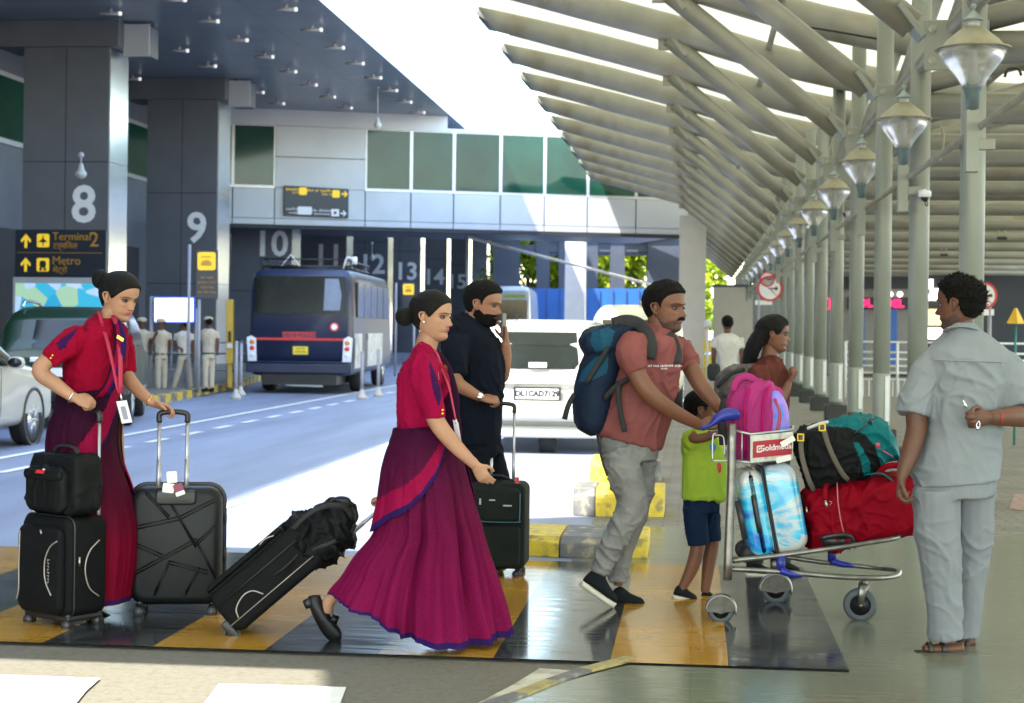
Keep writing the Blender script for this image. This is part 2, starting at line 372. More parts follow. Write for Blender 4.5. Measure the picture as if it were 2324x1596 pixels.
# ---------------------------------------------------------------- terminal
M_alu = mat('aluminium_panel', (.46, .49, .54), .4, .15, var=.06, vs=1.5)
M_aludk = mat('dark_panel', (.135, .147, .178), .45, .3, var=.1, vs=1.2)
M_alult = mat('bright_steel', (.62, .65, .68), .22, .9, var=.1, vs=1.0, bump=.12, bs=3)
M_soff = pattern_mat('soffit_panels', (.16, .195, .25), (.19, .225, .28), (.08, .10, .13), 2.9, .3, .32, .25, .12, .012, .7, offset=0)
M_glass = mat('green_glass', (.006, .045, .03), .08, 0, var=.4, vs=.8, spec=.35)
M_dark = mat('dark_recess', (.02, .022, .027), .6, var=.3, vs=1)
M_white = mat('white_paint', (.75, .76, .76), .5, var=.06, vs=3)
M_num = mat('numeral_white', (.85, .86, .88), .5, var=.04)
M_fr = mat('window_frame', (.55, .56, .60), .35, .5, var=.05)
term = thing('terminal_building', 'dark terminal building with a deep overhanging metal ceiling over the road', 'building', (-13.5, 30, 0))
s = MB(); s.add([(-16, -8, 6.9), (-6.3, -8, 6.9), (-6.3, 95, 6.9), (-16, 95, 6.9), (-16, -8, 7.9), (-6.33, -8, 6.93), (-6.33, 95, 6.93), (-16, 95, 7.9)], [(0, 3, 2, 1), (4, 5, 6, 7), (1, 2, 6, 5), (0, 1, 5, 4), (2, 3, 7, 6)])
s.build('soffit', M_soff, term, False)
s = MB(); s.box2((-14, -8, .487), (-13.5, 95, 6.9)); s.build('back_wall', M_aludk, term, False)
for y0 in range(20, 80, 7):
    s = MB(); s.box2((-13.55, y0, 4.95), (-13.44, y0+6.4, 6.35)); f = s.build('window', M_fr, term, False)
    s = MB(); s.box2((-13.5, y0+.1, 5.05), (-13.42, y0+6.3, 6.25)); s.build('pane', M_glass, f, False)
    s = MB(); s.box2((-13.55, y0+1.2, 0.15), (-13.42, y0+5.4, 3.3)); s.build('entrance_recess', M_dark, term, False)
s = MB(); s.box2((-40, -20, 7.2), (-8.4, 80, 13.8)); s.build('shadow_block', M_alu, term, False); grow(term)  # unseen block above the ceiling, added to cast the shadow edge on the road
# columns with numerals
NUM = [7, 8, 9, 10, 11, 12, 13, 14, 15, 16, 17, 18]
for i, n in enumerate(NUM):
    yy = 29.04+6.86*(i-1)
    if n == 7: continue
    t = thing('numbered_column', 'rectangular dark clad column with white number %d' % n, 'column', (-11.27, yy+.48, 0), 'numbered columns in front of the terminal')
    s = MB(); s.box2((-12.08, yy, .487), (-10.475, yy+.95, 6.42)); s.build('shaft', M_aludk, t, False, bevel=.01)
    s = MB()
    for z0, z1 in ((.6, 2.35), (2.36, 4.35), (4.36, 6.4)): s.box2((-10.476, yy+.012, z0), (-10.462, yy+.95, z1))
    s.build('steel_side_panel', M_alult, t, False)
    s = MB(); s.box2((-12.6, yy-.05, 6.42), (-10.3, yy+1.0, 6.9)); s.box2((-10.3, yy+.25, 6.3), (-9.85, yy+.8, 6.84)); s.build('capital', M_aludk if n < 0 else M_alu if False else M_aludk, t, False, bevel=.01)
    s = MB(); s.box2((-10.31, yy+.22, 6.28), (-9.83, yy+.26, 6.86)); s.build('capital_end_plate', M_alu, t, False)
    for zj in (2.355, 4.355): s = MB(); s.box2((-12.07, yy-.003, zj-.008), (-10.48, yy+.01, zj+.008)); s.build('panel_joint', M_dark, t, False)
    s = MB(); s.box2((-11.29, yy-.003, .5), (-11.275, yy+.01, 6.4)); s.build('panel_joint', M_dark, t, False)
    s = MB(); flat_text(s, str(n), .92, (-10.70 if n < 10 else -10.56, yy-.006, 3.56), EX, EZ, 'RIGHT', .012, bold=.02); s.build('number', M_num, t, False)
    s = MB(); s.box2((-13.4, yy+.3, 6.5), (-12.6, yy+.65, 6.9)); s.build('ceiling_beam', M_aludk, t, False); grow(t)
# ceiling lights
M_lamp = mat('lamp_tube', (.42, .40, .42), .4, 0, var=.1); M_lend = mat('lamp_end', (.8, .8, .8), .4, emit=(1, .97, .92), es=.1)
lt = thing('ceiling_light', 'small horizontal tube light under the dark soffit', 'ceiling light', (0, 0, 0), 'rows of tube lights under the soffit')
s = MB(); s.tube([(-.19, 0, -.09), (.15, 0, -.09)], .028, 10); s.box2((-.02, -.02, -.09), (.03, .03, 0)); s.build('tube', M_lamp, lt)
s = MB(); s.tube([(.15, 0, -.09), (.195, 0, -.09)], .036, 10); s.build('end_cap', M_lend, lt)
first = True
for xr, y0, nm in ((-6.95, 23.9, 'outer row by the roof edge'), (-8.6, 23.0, 'middle row'), (-10.1, 22.2, 'row in front of the numbered columns'), (-12.3, 22, 'inner row by the wall')):
    for k in range(9 if xr < -12 else 10):
        y = y0+1.93*k
        if abs((y-29.04+.2) % 6.86) < 1.0 and xr == -10.1: y += .5
        lab = '%s tube light in the %s' % (['nearest', 'second nearest', 'third nearest', 'fourth nearest', 'fifth nearest', 'sixth nearest', 'fourth farthest', 'third farthest', 'second farthest', 'farthest'][k], nm)
        if first: lt.scale = (TS,)*3; lt.location = (CP+(A3(xr, y, 6.9)-CP)*TS).tolist(); lt['label'] = lab; first = False
        else: copy_tree(lt, None, CP+(A3(xr, y, 6.9)-CP)*TS, label=lab)
# ---------------------------------------------------------------- footbridge
PA = V(520, 737, 41.9); PB = V(1560, 750, 44.6); eB = nrm(A3(*(PB-PA)[:2], 0)); nB = A3(eB[1], -eB[0], 0)
if np.dot(nB, CP-PA) < 0: nB = -nB
def bp_(x, off=0):
    "point on the bridge face (plan) under picture column x"
    d = V(x, 745, 1)-CP; o = PA+nB*off
    M2 = np.array([[d[0], -eB[0]], [d[1], -eB[1]]]); k = np.linalg.solve(M2, (o-CP)[:2]); return A3(o[0]+k[1]*eB[0], o[1]+k[1]*eB[1], 0)
br = thing('footbridge', 'enclosed panelled footbridge crossing over the road', 'bridge', bp_(1000))
def bface(x0, x1, z0, z1, mt, nm, off=.0, th=.1, parent=None):
    a, b = bp_(x0), bp_(x1); s = MB()
    s.prism([(0, z0), (np.linalg.norm(b-a), z0), (np.linalg.norm(b-a), z1), (0, z1)], a+nB*off, nrm(b-a), EZ, -nB*th)
    return s.build(nm, mt, parent or br, False)
bface(240, 1560, 3.99, 6.5, M_aludk, 'core', -.12, 4.5)
bface(240, 1562, 6.50, 6.58, M_alu, 'roof', .0, 4.9); bface(240, 1010, 6.58, 6.9, M_alu, 'top_band')
bface(240, 1545, 3.90, 3.985, M_dark, 'soffit_edge', .03, .25)
xs = [240, 430, 524, 620, 825, 929, 1026, 1132, 1232, 1330, 1440, 1560]
for i in range(len(xs)-1):
    a_, b_ = xs[i], xs[i+1]
    if i not in (3,): 
        bface(a_+1.5, b_-1.5, 4.16, 4.90, M_alu, 'lower_panel'); bface(a_+1, b_-1, 4.0, 4.145, M_alu, 'base_panel')
    if i in (3,):
        bface(a_+1, b_-1, 5.72, 6.49, M_alu, 'wall_panel'); bface(a_+1, b_-1, 4.93, 5.70, M_alu, 'wall_panel'); bface(a_+1, b_-1, 4.16, 4.92, M_alu, 'lower_panel'); bface(a_+1, b_-1, 4.0, 4.145, M_alu, 'base_panel')
    else:
        f = bface(a_, b_, 4.91, 6.49, M_fr, 'window', -.01, .1); bface(a_+4, b_-3, 4.98, 6.47, M_glass, 'pane', .0, .05, f)
grow(br)
# big pillars
M_pil = mat('pillar_render', (.50, .48, .43), .7, var=.06, vs=2); M_pilw = mat('pillar_white', (.72, .74, .8), .6, var=.06, vs=2)
def pillar(x0, x1, D, z1, mt, label, y_top=None):
    a, b = V(x0, 745, D), V(x1, 745, D); t = thing('pillar', label, 'pillar', ((a[0]+b[0])/2, (a[1]+b[1])/2, 0)); w_ = np.linalg.norm(b-a)
    c = (a+b)/2; s = MB(); s.box((c[0], c[1], z1/2), (w_, w_, z1)); s.build('shaft', mt, t, False, bevel=.03)
    s = MB(); s.box((c[0], c[1], .25), (w_+.06, w_+.06, .5)); s.build('base', mt, t, False, bevel=.02)
pillar(1540, 1600, 65, 5.9, M_pil, 'wide beige pillar under the right end of the footbridge')
pillar(1282, 1328, 80, 6.6, M_pilw, 'white pillar in front of the blue hoarding')
# ---------------------------------------------------------------- far end of the road
M_hoard = mat('blue_hoarding', (.02, .12, .42), .5, var=.08, vs=1)
M_far = mat('far_wall', (.055, .065, .09), .6, var=.15, vs=.8)
def fbox(x0, x1, y0, y1, D, th, mt, s=None):
    a, b, c = V(x0, y1, D), V(x1, y1, D), V(x0, y0, D)
    s = s or MB(); s.box(((a+b)/2+(c-a)/2)+cf*th/2, (np.linalg.norm(b-a), th, np.linalg.norm(c-a)), R=np.array([cr, cf, cu]).T); return s
h = thing('blue_hoarding', 'long plain blue hoarding closing the far end of the road', 'hoarding', V(1310, 806, 90)*A3(1, 1, 0))
s = fbox(1140, 1480, 655, 807, 90, .15, M_hoard); s.build('board', M_hoard, h, False)
s = MB()
for x in range(1150, 1480, 30): fbox(x, x+1.5, 656, 807, 89.9, .05, None, s)
s.build('joint_strips', M_far, h, False)
fb = thing('far_building', 'dark far building with tall openings showing bright green leaves', 'building', V(1300, 800, 100)*A3(1, 1, 0))
s = MB()
for x0, x1 in ((1120, 1180), (1217, 1247), (1268, 1357), (1385, 1418), (1470, 1545)): fbox(x0, x1, 540, 801, 100, 1, None, s)
s.build('wall_panel', M_far, fb, False)
s = MB(); fbox(1100, 1560, 520, 541, 99.8, 3, None, s); fbox(1120, 1545, 556, 572, 100.1, .6, None, s); fbox(1247, 1545, 541, 580, 100.2, .6, None, s); s.build('lintel', M_far, fb, False)
M_gb = mat('gantry', (.5, .48, .47), .5, var=.1)
g_ = thing('sloping_beam', 'thin pale beam sloping down across the road under the footbridge', 'beam', V(1060, 540, 69))
s = MB(); s.tube([V(1060, 538, 69), V(1240, 585, 76), V(1420, 631, 83), V(1535, 662, 88)], .07, 8); s.build('beam', M_gb, g_)
s = MB(); s.tube([V(1060, 538, 69), V(1060, 824, 69)], .06, 8); s.tube([V(1535, 662, 88), V(1535, 812, 88)], .06, 8); s.build('post', M_gb, g_)
gw = thing('grey_wall', 'plain grey wall beyond the walkway between the beige pillar and the columns', 'wall', V(1700, 745, 72)*A3(1, 1, 0)); s = MB(); fbox(1620, 1830, 652, 822, 72, .3, None, s); s.build('wall_face', M_pil, gw, False); s = MB(); fbox(1618, 1832, 646, 652, 72, .5, None, s); s.build('coping', M_far, gw, False)
# leaves beyond
M_leaf = mat('leaves', (.42, .50, .01), .55, var=.5, vs=.9); M_leaf.node_tree.nodes['Principled BSDF'].inputs['Transmission Weight'].default_value = 0
M_bark = mat('bark', (.12, .09, .06), .8, var=.3)
def leafy(loc, rad, hgt, n, seed, sz, parent_label):
    rng = random.Random(seed); t = thing('tree', parent_label, 'tree', loc, 'trees behind the far building')
    s = MB(); s.tube([A3(*loc), A3(*loc)+A3(.1, 0, hgt*.4), A3(*loc)+A3(-.2, .1, hgt*.75)], [.22, .16, .06], 8, 3)
    for k in range(5):
        a = k*1.3; s.tube([A3(*loc)+A3(0, 0, hgt*(.25+.08*k)), A3(*loc)+A3(math.cos(a)*rad*.5, math.sin(a)*rad*.5, hgt*(.5+.08*k))], [.09, .03], 6)
    s.build('trunk', M_bark, t)
    vs, fs = [], []
    cl = [(A3(rng.gauss(0, .45)*rad, rng.gauss(0, .4)*rad, hgt*(.25+.75*rng.random())), rad*(.25+.25*rng.random())) for _ in range(26)]
    for i in range(n):
        c, r = cl[rng.randrange(len(cl))]; d = nrm([rng.gauss(0, 1) for _ in range(3)]); p = A3(*loc)+c+d*r*(rng.random()**.4)
        u = nrm([rng.gauss(0, 1) for _ in range(3)]); v = nrm(np.cross(u, [rng.gauss(0, 1) for _ in range(3)]))
        b = len(vs); vs += [p-u*sz, p+v*sz*.6, p+u*sz, p-v*sz*.6]; fs.append((b, b+1, b+2, b+3))
    s = MB(); s.add(vs, fs); s.build('crown', M_leaf, t, False)
for i, (x, D, rd, h_) in enumerate(((1195, 108, 3.2, 9.5), (1260, 110, 2.9, 9), (1372, 109, 3.2, 9.3), (1445, 108, 3.4, 9.2), (1600, 112, 1.2, 7))):
    g0 = V(x, 745, D); leafy((g0[0], g0[1], 0), rd, h_, 5200, i, .2, ['leafy tree behind the leftmost opening of the far building', 'leafy tree behind the narrow second opening of the far building', 'leafy tree behind the opening right of the white pillar', 'broad leafy tree behind the rightmost opening of the far building', 'leafy tree seen past the right side of the beige pillar'][i])
# ---------------------------------------------------------------- canopy
M_can = mat('canopy_steel', (.26, .255, .205), .42, .1, var=.14, vs=2.5, col2=(.23, .20, .13), c2s=1.6, c2t=.62)
M_col = mat('column_steel', (.245, .265, .225), .4, .1, var=.06, vs=2.5)
M_collt = mat('column_pale', (.28, .30, .265), .45, .1, var=.06, vs=3)
M_plinth = mat('black_plinth', (.02, .022, .02), .5, var=.3, vs=4)
M_bolt = mat('bolt_steel', (.30, .31, .25), .4, .5)
q, t_, b_ = new_mat('canopy_membrane'); tr = t_.nodes.new('ShaderNodeBsdfTranslucent'); df = t_.nodes.new('ShaderNodeBsdfDiffuse'); mx = t_.nodes.new('ShaderNodeMixShader')
tr.inputs[0].default_value = (.80, .74, .50, 1); df.inputs[0].default_value = (.8, .77, .62, 1); mx.inputs[0].default_value = .22
t_.links.new(df.outputs[0], mx.inputs[1]); t_.links.new(tr.outputs[0], mx.inputs[2]); t_.links.new(mx.outputs[0], t_.nodes['Material Output'].inputs[0]); M_mem = q
def frame_proto():
    t = thing('canopy_frame', 'x', 'canopy frame', (0, 0, 0), 'steel frames carrying the canopy')
    P = crom([(-2.9, 0, 5.60), (-1.6, 0, 5.27), (-.34, 0, 4.93), (1.6, 0, 4.38), (4, 0, 4.08), (8.5, 0, 3.98)], 5)
    s = MB(); g = []
    for i, p in enumerate(P):
        tt = nrm(np.gradient(P, axis=0)[i]); U = nrm(np.cross(EY, tt)); U = U if U[2] > 0 else -U
        k = .82+.18*min(1, i/6)
        g.append([p+(EY*math.cos(a)*.14*k+U*math.sin(a)*.165*k) for a in np.arange(18)*2*math.pi/18])
    g[0] = [q+A3(.0, 0, 0)+(A3(.16, 0, -.05)*(1 if q[2] < P[0][2] else -.2)) for q in g[0]]
    s.grid(g, 0, True, True, True); s.build('rafter', M_can, t)
    s = MB(); s.tube([(-.34, 0, 4.80), (1.36, 0, 3.42)], .095, 18); s.build('strut', M_can, t)
    s = MB(); s.box((-.34, 0, 4.82), (.24, .05, .3)); s.box((-.22, 0, 4.70), (.05, .2, .26), R=np.array([[.8, 0, .6], [0, 1, 0], [-.6, 0, .8]]).T); s.build('node_plate', M_can, t, False, bevel=.008)
    s = MB(); s.box((1.62, -.095, 3.28), (.40, .02, .32)); s.box((1.34, 0, 3.44), (.04, .24, .26), R=np.array([[.8, 0, .6], [0, 1, 0], [-.6, 0, .8]]).T); gp = s.build('gusset_plate', M_col, t, False, bevel=.006)
    for x, z in ((1.47, 3.38), (1.47, 3.18), (1.77, 3.38), (1.77, 3.18)): s = MB(); s.lathe([(.026, 0), (.026, .012), (.014, .014), (.014, .03)], (x, -.105, z), (0, -1, 0), 8); s.build('bolt', M_bolt, gp, False)
    s = MB(); s.tube([(1.8, 0, 3.28), (8.6, 0, 3.28)], .105, 18); s.build('upper_cross_tube', M_can, t)
    s = MB(); s.tube([(1.7, 0, 2.86), (8.6, 0, 2.86)], .07, 14); s.build('lower_cross_tube', M_can, t)
    s = MB(); s.tube([(1.6, .02, 3.3), (1.9, .02, 4.2)], .07, 14); s.build('downpipe', M_collt, t)
    s = MB(); s.tube([(1.66, .0, 3.42), (3.9, 0, 4.0)], .08, 14); s.build('counter_strut', M_can, t)
    s = MB(); s.tube([(8.6, 0, .45), (8.6, 0, 4.1)], .1, 14); s.build('outer_column', M_col, t)
    return t
SC = 1.44
fp = frame_proto(); Y1 = 9.35; YF = 8.1; FS = 2.8
ords = ['nearest', 'second nearest', 'third', 'fourth', 'fifth', 'sixth', 'seventh', 'eighth', 'ninth', 'tenth', 'eleventh', 'twelfth', 'thirteenth', 'fourteenth', 'fifteenth', 'sixteenth', 'seventeenth', 'eighteenth', 'nineteenth', 'twentieth', 'last']
NF = 20
for k in range(NF):
    lab = 'grey green canopy frame of sloping tubes over the walkway, %s in the row' % ords[k]
    loc = (.0, (YF+FS*k)*SC, H*(1-SC))
    if k == 0: fp.location = loc; fp['label'] = lab; fp.scale = (SC,)*3
    else: copy_tree(fp, None, loc, label=lab)
# the row of round columns
c2 = thing('round_column', 'x', 'column', (0, 0, 0), 'round columns carrying the canopy')
s = MB(); s.tube([(0, 0, 0), (0, 0, 5.6)], .105, 20); s.build('shaft', M_col, c2)
s = MB(); s.lathe([(.108, .3), (.110, .32), (.110, .93), (.108, .95)], (0, 0, 0)); s.build('lit_band', M_collt, c2)  # paler band paints the light on the column foot, no separate part
s = MB(); s.box2((.035, -.118, .36), (.085, -.098, .92)); s.build('white_strip', M_white, c2, False)
s = MB(); s.box2((-.18, -.16, 0), (.18, .16, .26)); s.build('plinth', M_plinth, c2, False, bevel=.02)
for k in range(16):
    loc = (2.32, 14.5+3.38*k, 0); lab = 'grey round canopy column with black foot, %s in the row' % ords[k]
    if k == 0: c2.location = loc; c2['label'] = lab
    else: copy_tree(c2, None, loc, label=lab)
# membrane: scalloped towards the road, one bay per frame
cn = thing('canopy_roof', 'pale translucent tensile roof skin over the steel frames', 'canopy roof', (3, 30, 4.5))
s = MB(); g = []
ys = np.linspace(-8, Y1+3.0*NF, 12*NF)
for y in ys:
    ph = ((y-YF) % FS)/FS; sag = math.sin(math.pi*ph); x0 = -2.95+.3*sag-(.55 if y < 6.5 else 0); row = []
    for x in np.linspace(0, 1, 14):
        X = x0+(10.5-x0)*x; zz = np.interp(X, [-3, -.34, 1.6, 4, 8.5, 11], [5.75, 5.2, 4.62, 4.35, 4.25, 4.2]) - .10*sag; row.append((X*SC, y*SC, H+(zz-H)*SC))
    g.append(row)
s.grid(g, 0, False); s.build('membrane', M_mem, cn)
s = MB()
for X, Z in ((.8, 4.68), (3.2, 4.25), (5.6, 4.15), (8.2, 4.08)): s.tube([(X*SC, -8, H+(Z-H)*SC), (X*SC, (Y1+3*NF-3)*SC, H+(Z-H)*SC)], .05, 10)
s.build('purlin', M_can, cn)
s = MB(); s.tube([(2.32, 5, 4.25), (2.32, 75, 4.25)], .08, 12); s.build('edge_beam', M_can, cn)
s = MB(); s.tube([(2.17, 11, 3.06), (2.17, 72, 3.06)], .03, 10); s.build('lantern_rail', M_can, cn)
# roof over the crossing (above the picture, it shades the crossing)
rc = thing('crossing_roof', 'flat roof over the pedestrian crossing above the picture', 'roof', (-5, 7, 5.9))
s = MB(); s.box2((-13.5, 4.1, 5.8), (-2.6, 7.75, 5.95)); s.build('deck', M_alu, rc, False)
# ---------------------------------------------------------------- lanterns
M_lshade = mat('lantern_shade', (.30, .28, .19), .45, var=.15, vs=9); M_lmet = mat('lantern_metal', (.30, .36, .34), .4, .3, var=.08); M_lsock = mat('lantern_socket', (.12, .17, .17), .4, .2)
M_lgl = mat('lantern_acrylic', (.95, .95, .9), .08, 0, var=.02, trans=.92, alpha=.55); M_lcore = mat('lantern_diffuser', (.50, .52, .49), .4, var=.03)
ln = thing('lantern', 'x', 'lantern', (0, 0, 0), 'cone shaped lanterns on the canopy columns')
s = MB(); s.lathe([(.002, .285), (.014, .28), (.014, .262), (.004, .255), (.018, .235), (.034, .215), (.055, .20), (.06, .195), (.04, .19)], (0, 0, 0), n=24); s.build('finial', M_lmet, ln)
s = MB(); s.lathe([(.036, .19), (.036, .155)], (0, 0, 0), n=20); s.build('collar', M_lcore, ln)
s = MB(); s.lathe([(.03, .160), (.055, .155), (.14, .085), (.155, .065), (.17, .055), (.20, .045), (.202, .036), (.17, .044), (.12, .07), (.03, .13)], (0, 0, 0), n=32); s.build('shade', M_lshade, ln)
s = MB(); s.lathe([(.186, .038), (.15, -.03), (.10, -.09), (.068, -.135), (.055, -.165), (.05, -.165), (.063, -.13), (.095, -.085), (.145, -.025), (.181, .036)], (0, 0, 0), n=28); s.build('acrylic_bowl', M_lgl, ln)
s = MB(); s.lathe([(.018, .06), (.022, -.02), (.035, -.16), (.0, -.162)], (0, 0, 0), n=14); s.build('diffuser', M_lcore, ln)
s = MB(); s.lathe([(.056, -.162), (.05, -.175), (.04, -.2), (.034, -.29), (.0, -.292)], (0, 0, 0), n=18); s.build('socket', M_lsock, ln)
s = MB(); s.box2((-.035, -.03, -.62), (.035, .04, -.285)); s.box2((.0, -.02, -.5), (.0+.12, .03, -.44)); s.build('post', M_col, ln, False, bevel=.005)
for k in range(14):
    loc = (1.40*SC+.09, (Y1-.17+3.0*k)*SC, H+(3.02-H)*SC-.11); lab = 'cone lantern with clear flared bowl on the %s column' % ords[k]
    if k == 0: ln.location = loc; ln['label'] = lab; ln.scale = (SC,)*3
    else: copy_tree(ln, None, loc, label=lab)
# ================================================================ SIGNS AND STREET THINGS
M_sgn = mat('sign_navy', (.006, .016, .035), .35, var=.1); M_sy = mat('sign_yellow', (.62, .42, .02), .5, emit=(.62, .42, .02), es=.12, var=.03)
M_so = mat('sign_orange', (.55, .28, .03), .5, var=.03); M_red = mat('red_paint', (.55, .02, .03), .45, var=.05); M_blk2 = mat('black_plastic', (.012, .012, .013), .4, var=.2)
M_chr = mat('chrome', (.75, .76, .78), .18, 1, var=.03); M_steel = mat('worn_steel', (.38, .36, .33), .3, .85, var=.12, vs=14)
M_pole = mat('pole_grey', (.30, .30, .34), .5, var=.06)
def arrow(s, c, w, h, ex, ey, th=.008):
    s.prism([(-w*.13, -h/2), (w*.13, -h/2), (w*.13, h*.12), (w*.42, -h*.12), (w*.5, h*.06), (0, h/2), (-w*.5, h*.06), (-w*.42, -h*.12), (-w*.13, h*.12)], c, ex, ey, -np.cross(ex, ey)*-th)
def rrect(w, h, r, k=4):
    o = []
    for cx_, cy_, a0 in ((w/2-r, h/2-r, 0), (-w/2+r, h/2-r, 90), (-w/2+r, -h/2+r, 180), (w/2-r, -h/2+r, 270)):
        for i in range(k+1):
            a = R_(a0+90*i/k); o.append((cx_+r*math.cos(a), cy_+r*math.sin(a)))
    return o
# terminal direction board on column 8
yb_ = 29.04-.04; px = lambda x: V(x, 600, 29.9)[0]; pz = lambda y: V(140, y, 29.9)[2]
xa, xb = -12.16, -10.47; zt, zb = pz(521), pz(627)
t = thing('direction_board', 'navy board with yellow arrows reading Terminal 2 and Metro on column 8', 'sign', ((xa+xb)/2, yb_, zb))
s = MB(); s.box2((xa, yb_-.06, zb), (xb, yb_+.03, zt)); s.build('panel', M_sgn, t, False, bevel=.01)
W_ = xb-xa; f = lambda u: xa+W_*u; hz = zt-zb
for v in (.245, .755): s = MB(); arrow(s, (f(.12), yb_-.062, zt-hz*v), .19, .25, EX, EZ); s.build('arrow', M_sy, t, False)
for v in (.235, .755): s = MB(); s.prism(rrect(.23, .24, .03), (f(.31), yb_-.062, zt-hz*v), EX, EZ, -EY*.006); s.build('pictogram_tile', M_sy, t, False)
s = MB(); c = A3(f(.31), yb_-.07, zt-hz*.235)
s.prism([(-.01, -.09), (.01, -.09), (.012, -.03), (.075, -.03), (.075, -.015), (.014, .03), (.008, .09), (-.008, .09), (-.014, .03), (-.075, -.015), (-.075, -.03), (-.012, -.03)], c, EX, EZ, -EY*.004)
s.build('aeroplane_pictogram', M_sgn, t, False); s = MB()
c = A3(f(.31), yb_-.07, zt-hz*.755); s.prism(rrect(.12, .13, .04), c+EZ*.01, EX, EZ, -EY*.004); s.prism(rrect(.05, .05, .01), c-EZ*.08+EX*.04, EX, EZ, -EY*.004); s.prism(rrect(.05, .05, .01), c-EZ*.08-EX*.04, EX, EZ, -EY*.004)
s.build('train_pictogram', M_sgn, t, False)
s = MB(); flat_text(s, 'Terminal', .20, (f(.41), yb_-.066, zt-hz*.15), EX, EZ, 'LEFT'); flat_text(s, 'टर्मिनल', .15, (f(.42), yb_-.066, zt-hz*.35), EX, EZ, 'LEFT')
flat_text(s, 'Metro', .21, (f(.41), yb_-.066, zt-hz*.67), EX, EZ, 'LEFT'); flat_text(s, 'मेट्रो', .15, (f(.42), yb_-.066, zt-hz*.87), EX, EZ, 'LEFT')
flat_text(s, '2', .37, (f(.87), yb_-.066, zt-hz*.22), EX, EZ, 'CENTER'); s.box2((f(.03), yb_-.066, zt-hz*.50), (f(.96), yb_-.062, zt-hz*.49)); s.build('lettering', M_so, t, False)
grow(t)
# lit map board below
def map_mat():
    q, tt, b = new_mat('map_print'); N, L = tt.nodes.new, tt.links.new
    tc = N('ShaderNodeTexCoord'); vo = N('ShaderNodeTexVoronoi'); vo.inputs['Scale'].default_value = 3.2; L(tc.outputs['Object'], vo.inputs['Vector'])
    cr_ = N('ShaderNodeValToRGB'); e = cr_.color_ramp; e.interpolation = 'CONSTANT'; e.elements[0].color = (.03, .30, .45, 1); e.elements[1].position = .3; e.elements[1].color = (.30, .42, .60, 1)
    for p, c in ((.5, (.25, .40, .28, 1)), (.7, (.02, .25, .42, 1)), (.88, (.35, .45, .6, 1))): q_ = e.elements.new(p); q_.color = c
    sx = N('ShaderNodeSeparateColor'); L(vo.outputs['Color'], sx.inputs[0]); L(sx.outputs[0], cr_.inputs[0]); L(cr_.outputs[0], b.inputs['Base Color']); L(cr_.outputs[0], b.inputs['Emission Color']); b.inputs['Emission Strength'].default_value = .16; b.inputs['Roughness'].default_value = .3
    return q
t = thing('map_board', 'backlit blue and green map board below the Terminal 2 sign', 'map board', ((xa+xb)/2, yb_, .6))
s = MB(); s.box2((xa-.02, yb_-.10, .5), (xb, yb_+.03, zb-.02)); s.build('case', M_alu, t, False, bevel=.01)
s = MB(); s.box2((xa+.03, yb_-.105, .6), (xb-.05, yb_-.098, zb-.13)); s.build('map', map_mat(), t, False)
grow(t)
# taxi sign
M_pur = mat('sign_text_orange', (.50, .24, .06), .5)
def taxi_sign(x0, x1, y0, y1, D, poles, label, lines):
    g = G((x0+x1)/2, 745+5548/D+0, 0) if False else V((x0+x1)/2, 745, D)
    t = thing('taxi_sign', label, 'sign', (g[0], g[1], .15), 'black taxi signs with a yellow picture on poles'); s = MB()
    fbox(x0, x1, y0, y1, D, .06, None, s); s.build('board', M_sgn, t, False, bevel=.01); w_ = x1-x0
    c = V((x0+x1)/2, y0+w_*.5, D-.012); pw = w_*D/FV
    s = MB(); s.prism(rrect(pw*.82, pw*.82, pw*.1), c, cr, cu, -cf*.006); s.build('picture_tile', M_sy, t, False)
    s = MB(); o = c-cf*.008; k = pw*.82
    s.prism([(-.3*k, -.25*k), (.28*k, -.25*k), (.28*k, -.08*k), (.2*k, -.02*k), (.15*k, .06*k), (-.15*k, .06*k), (-.22*k, -.02*k), (-.3*k, -.06*k)], o, cr, cu, -cf*.004)
    s.prism([(-.3*k, .2*k), (.25*k, .2*k), (.25*k, .28*k), (-.3*k, .28*k)], o, cr, cu, -cf*.004); s.build('car_picture', M_so, t, False)
    s = MB(); hh = (y1-y0)*D/FV
    for i, tx in enumerate(lines): marks(s, V((x0+x1)/2, y0+(y1-y0)*(.56+.10*i), D-.015), cr, cu, pw*(.6 if i % 2 == 0 else .85), hh*.05, tx, seed=i)
    if lines: s.build('lettering', M_pur, t, False)
    for x, ya in poles:
        a = V(x, ya, D+.05); s = MB(); s.tube([(a[0], a[1], .1), a], .035, 10); s.build('pole', M_pole, t)
taxi_sign(444, 494, 568, 679, 33.5, ((430, 555), (452, 670)), 'tall black taxi sign with yellow picture in front of column 9', [(3, 4), (7, 5), (5, 3), (3, 3, 4)])
taxi_sign(912, 942, 642, 702, 46, ((899, 642), (940, 700)), 'small black and yellow taxi sign behind the bus under number 13', [])
# lit screen
def em_mat(n, c, e): return mat(n, c, .4, emit=c, es=e, var=0)
M_scr = em_mat('screen_glow', (.62, .75, 1.0), .42)
g = V(394, 745, 34.5); t = thing('lit_screen', 'bright white and blue lit screen standing behind the policemen', 'screen', (g[0], g[1], .15))
s = MB(); fbox(347, 442, 673, 734, 34.5, .12, None, s); s.build('casing', mat('screen_case', (.03, .10, .5), .4), t, False, bevel=.01)
s = MB(); fbox(351, 438, 677, 730, 34.47, .02, None, s); s.build('display', M_scr, t, False)
s = MB(); a = V(344, 673, 34.6); s.tube([(a[0], a[1], .1), a], .04, 10); a = V(446, 700, 34.6); s.tube([(a[0], a[1], .1), a], .04, 10); s.build('post', M_pole, t)
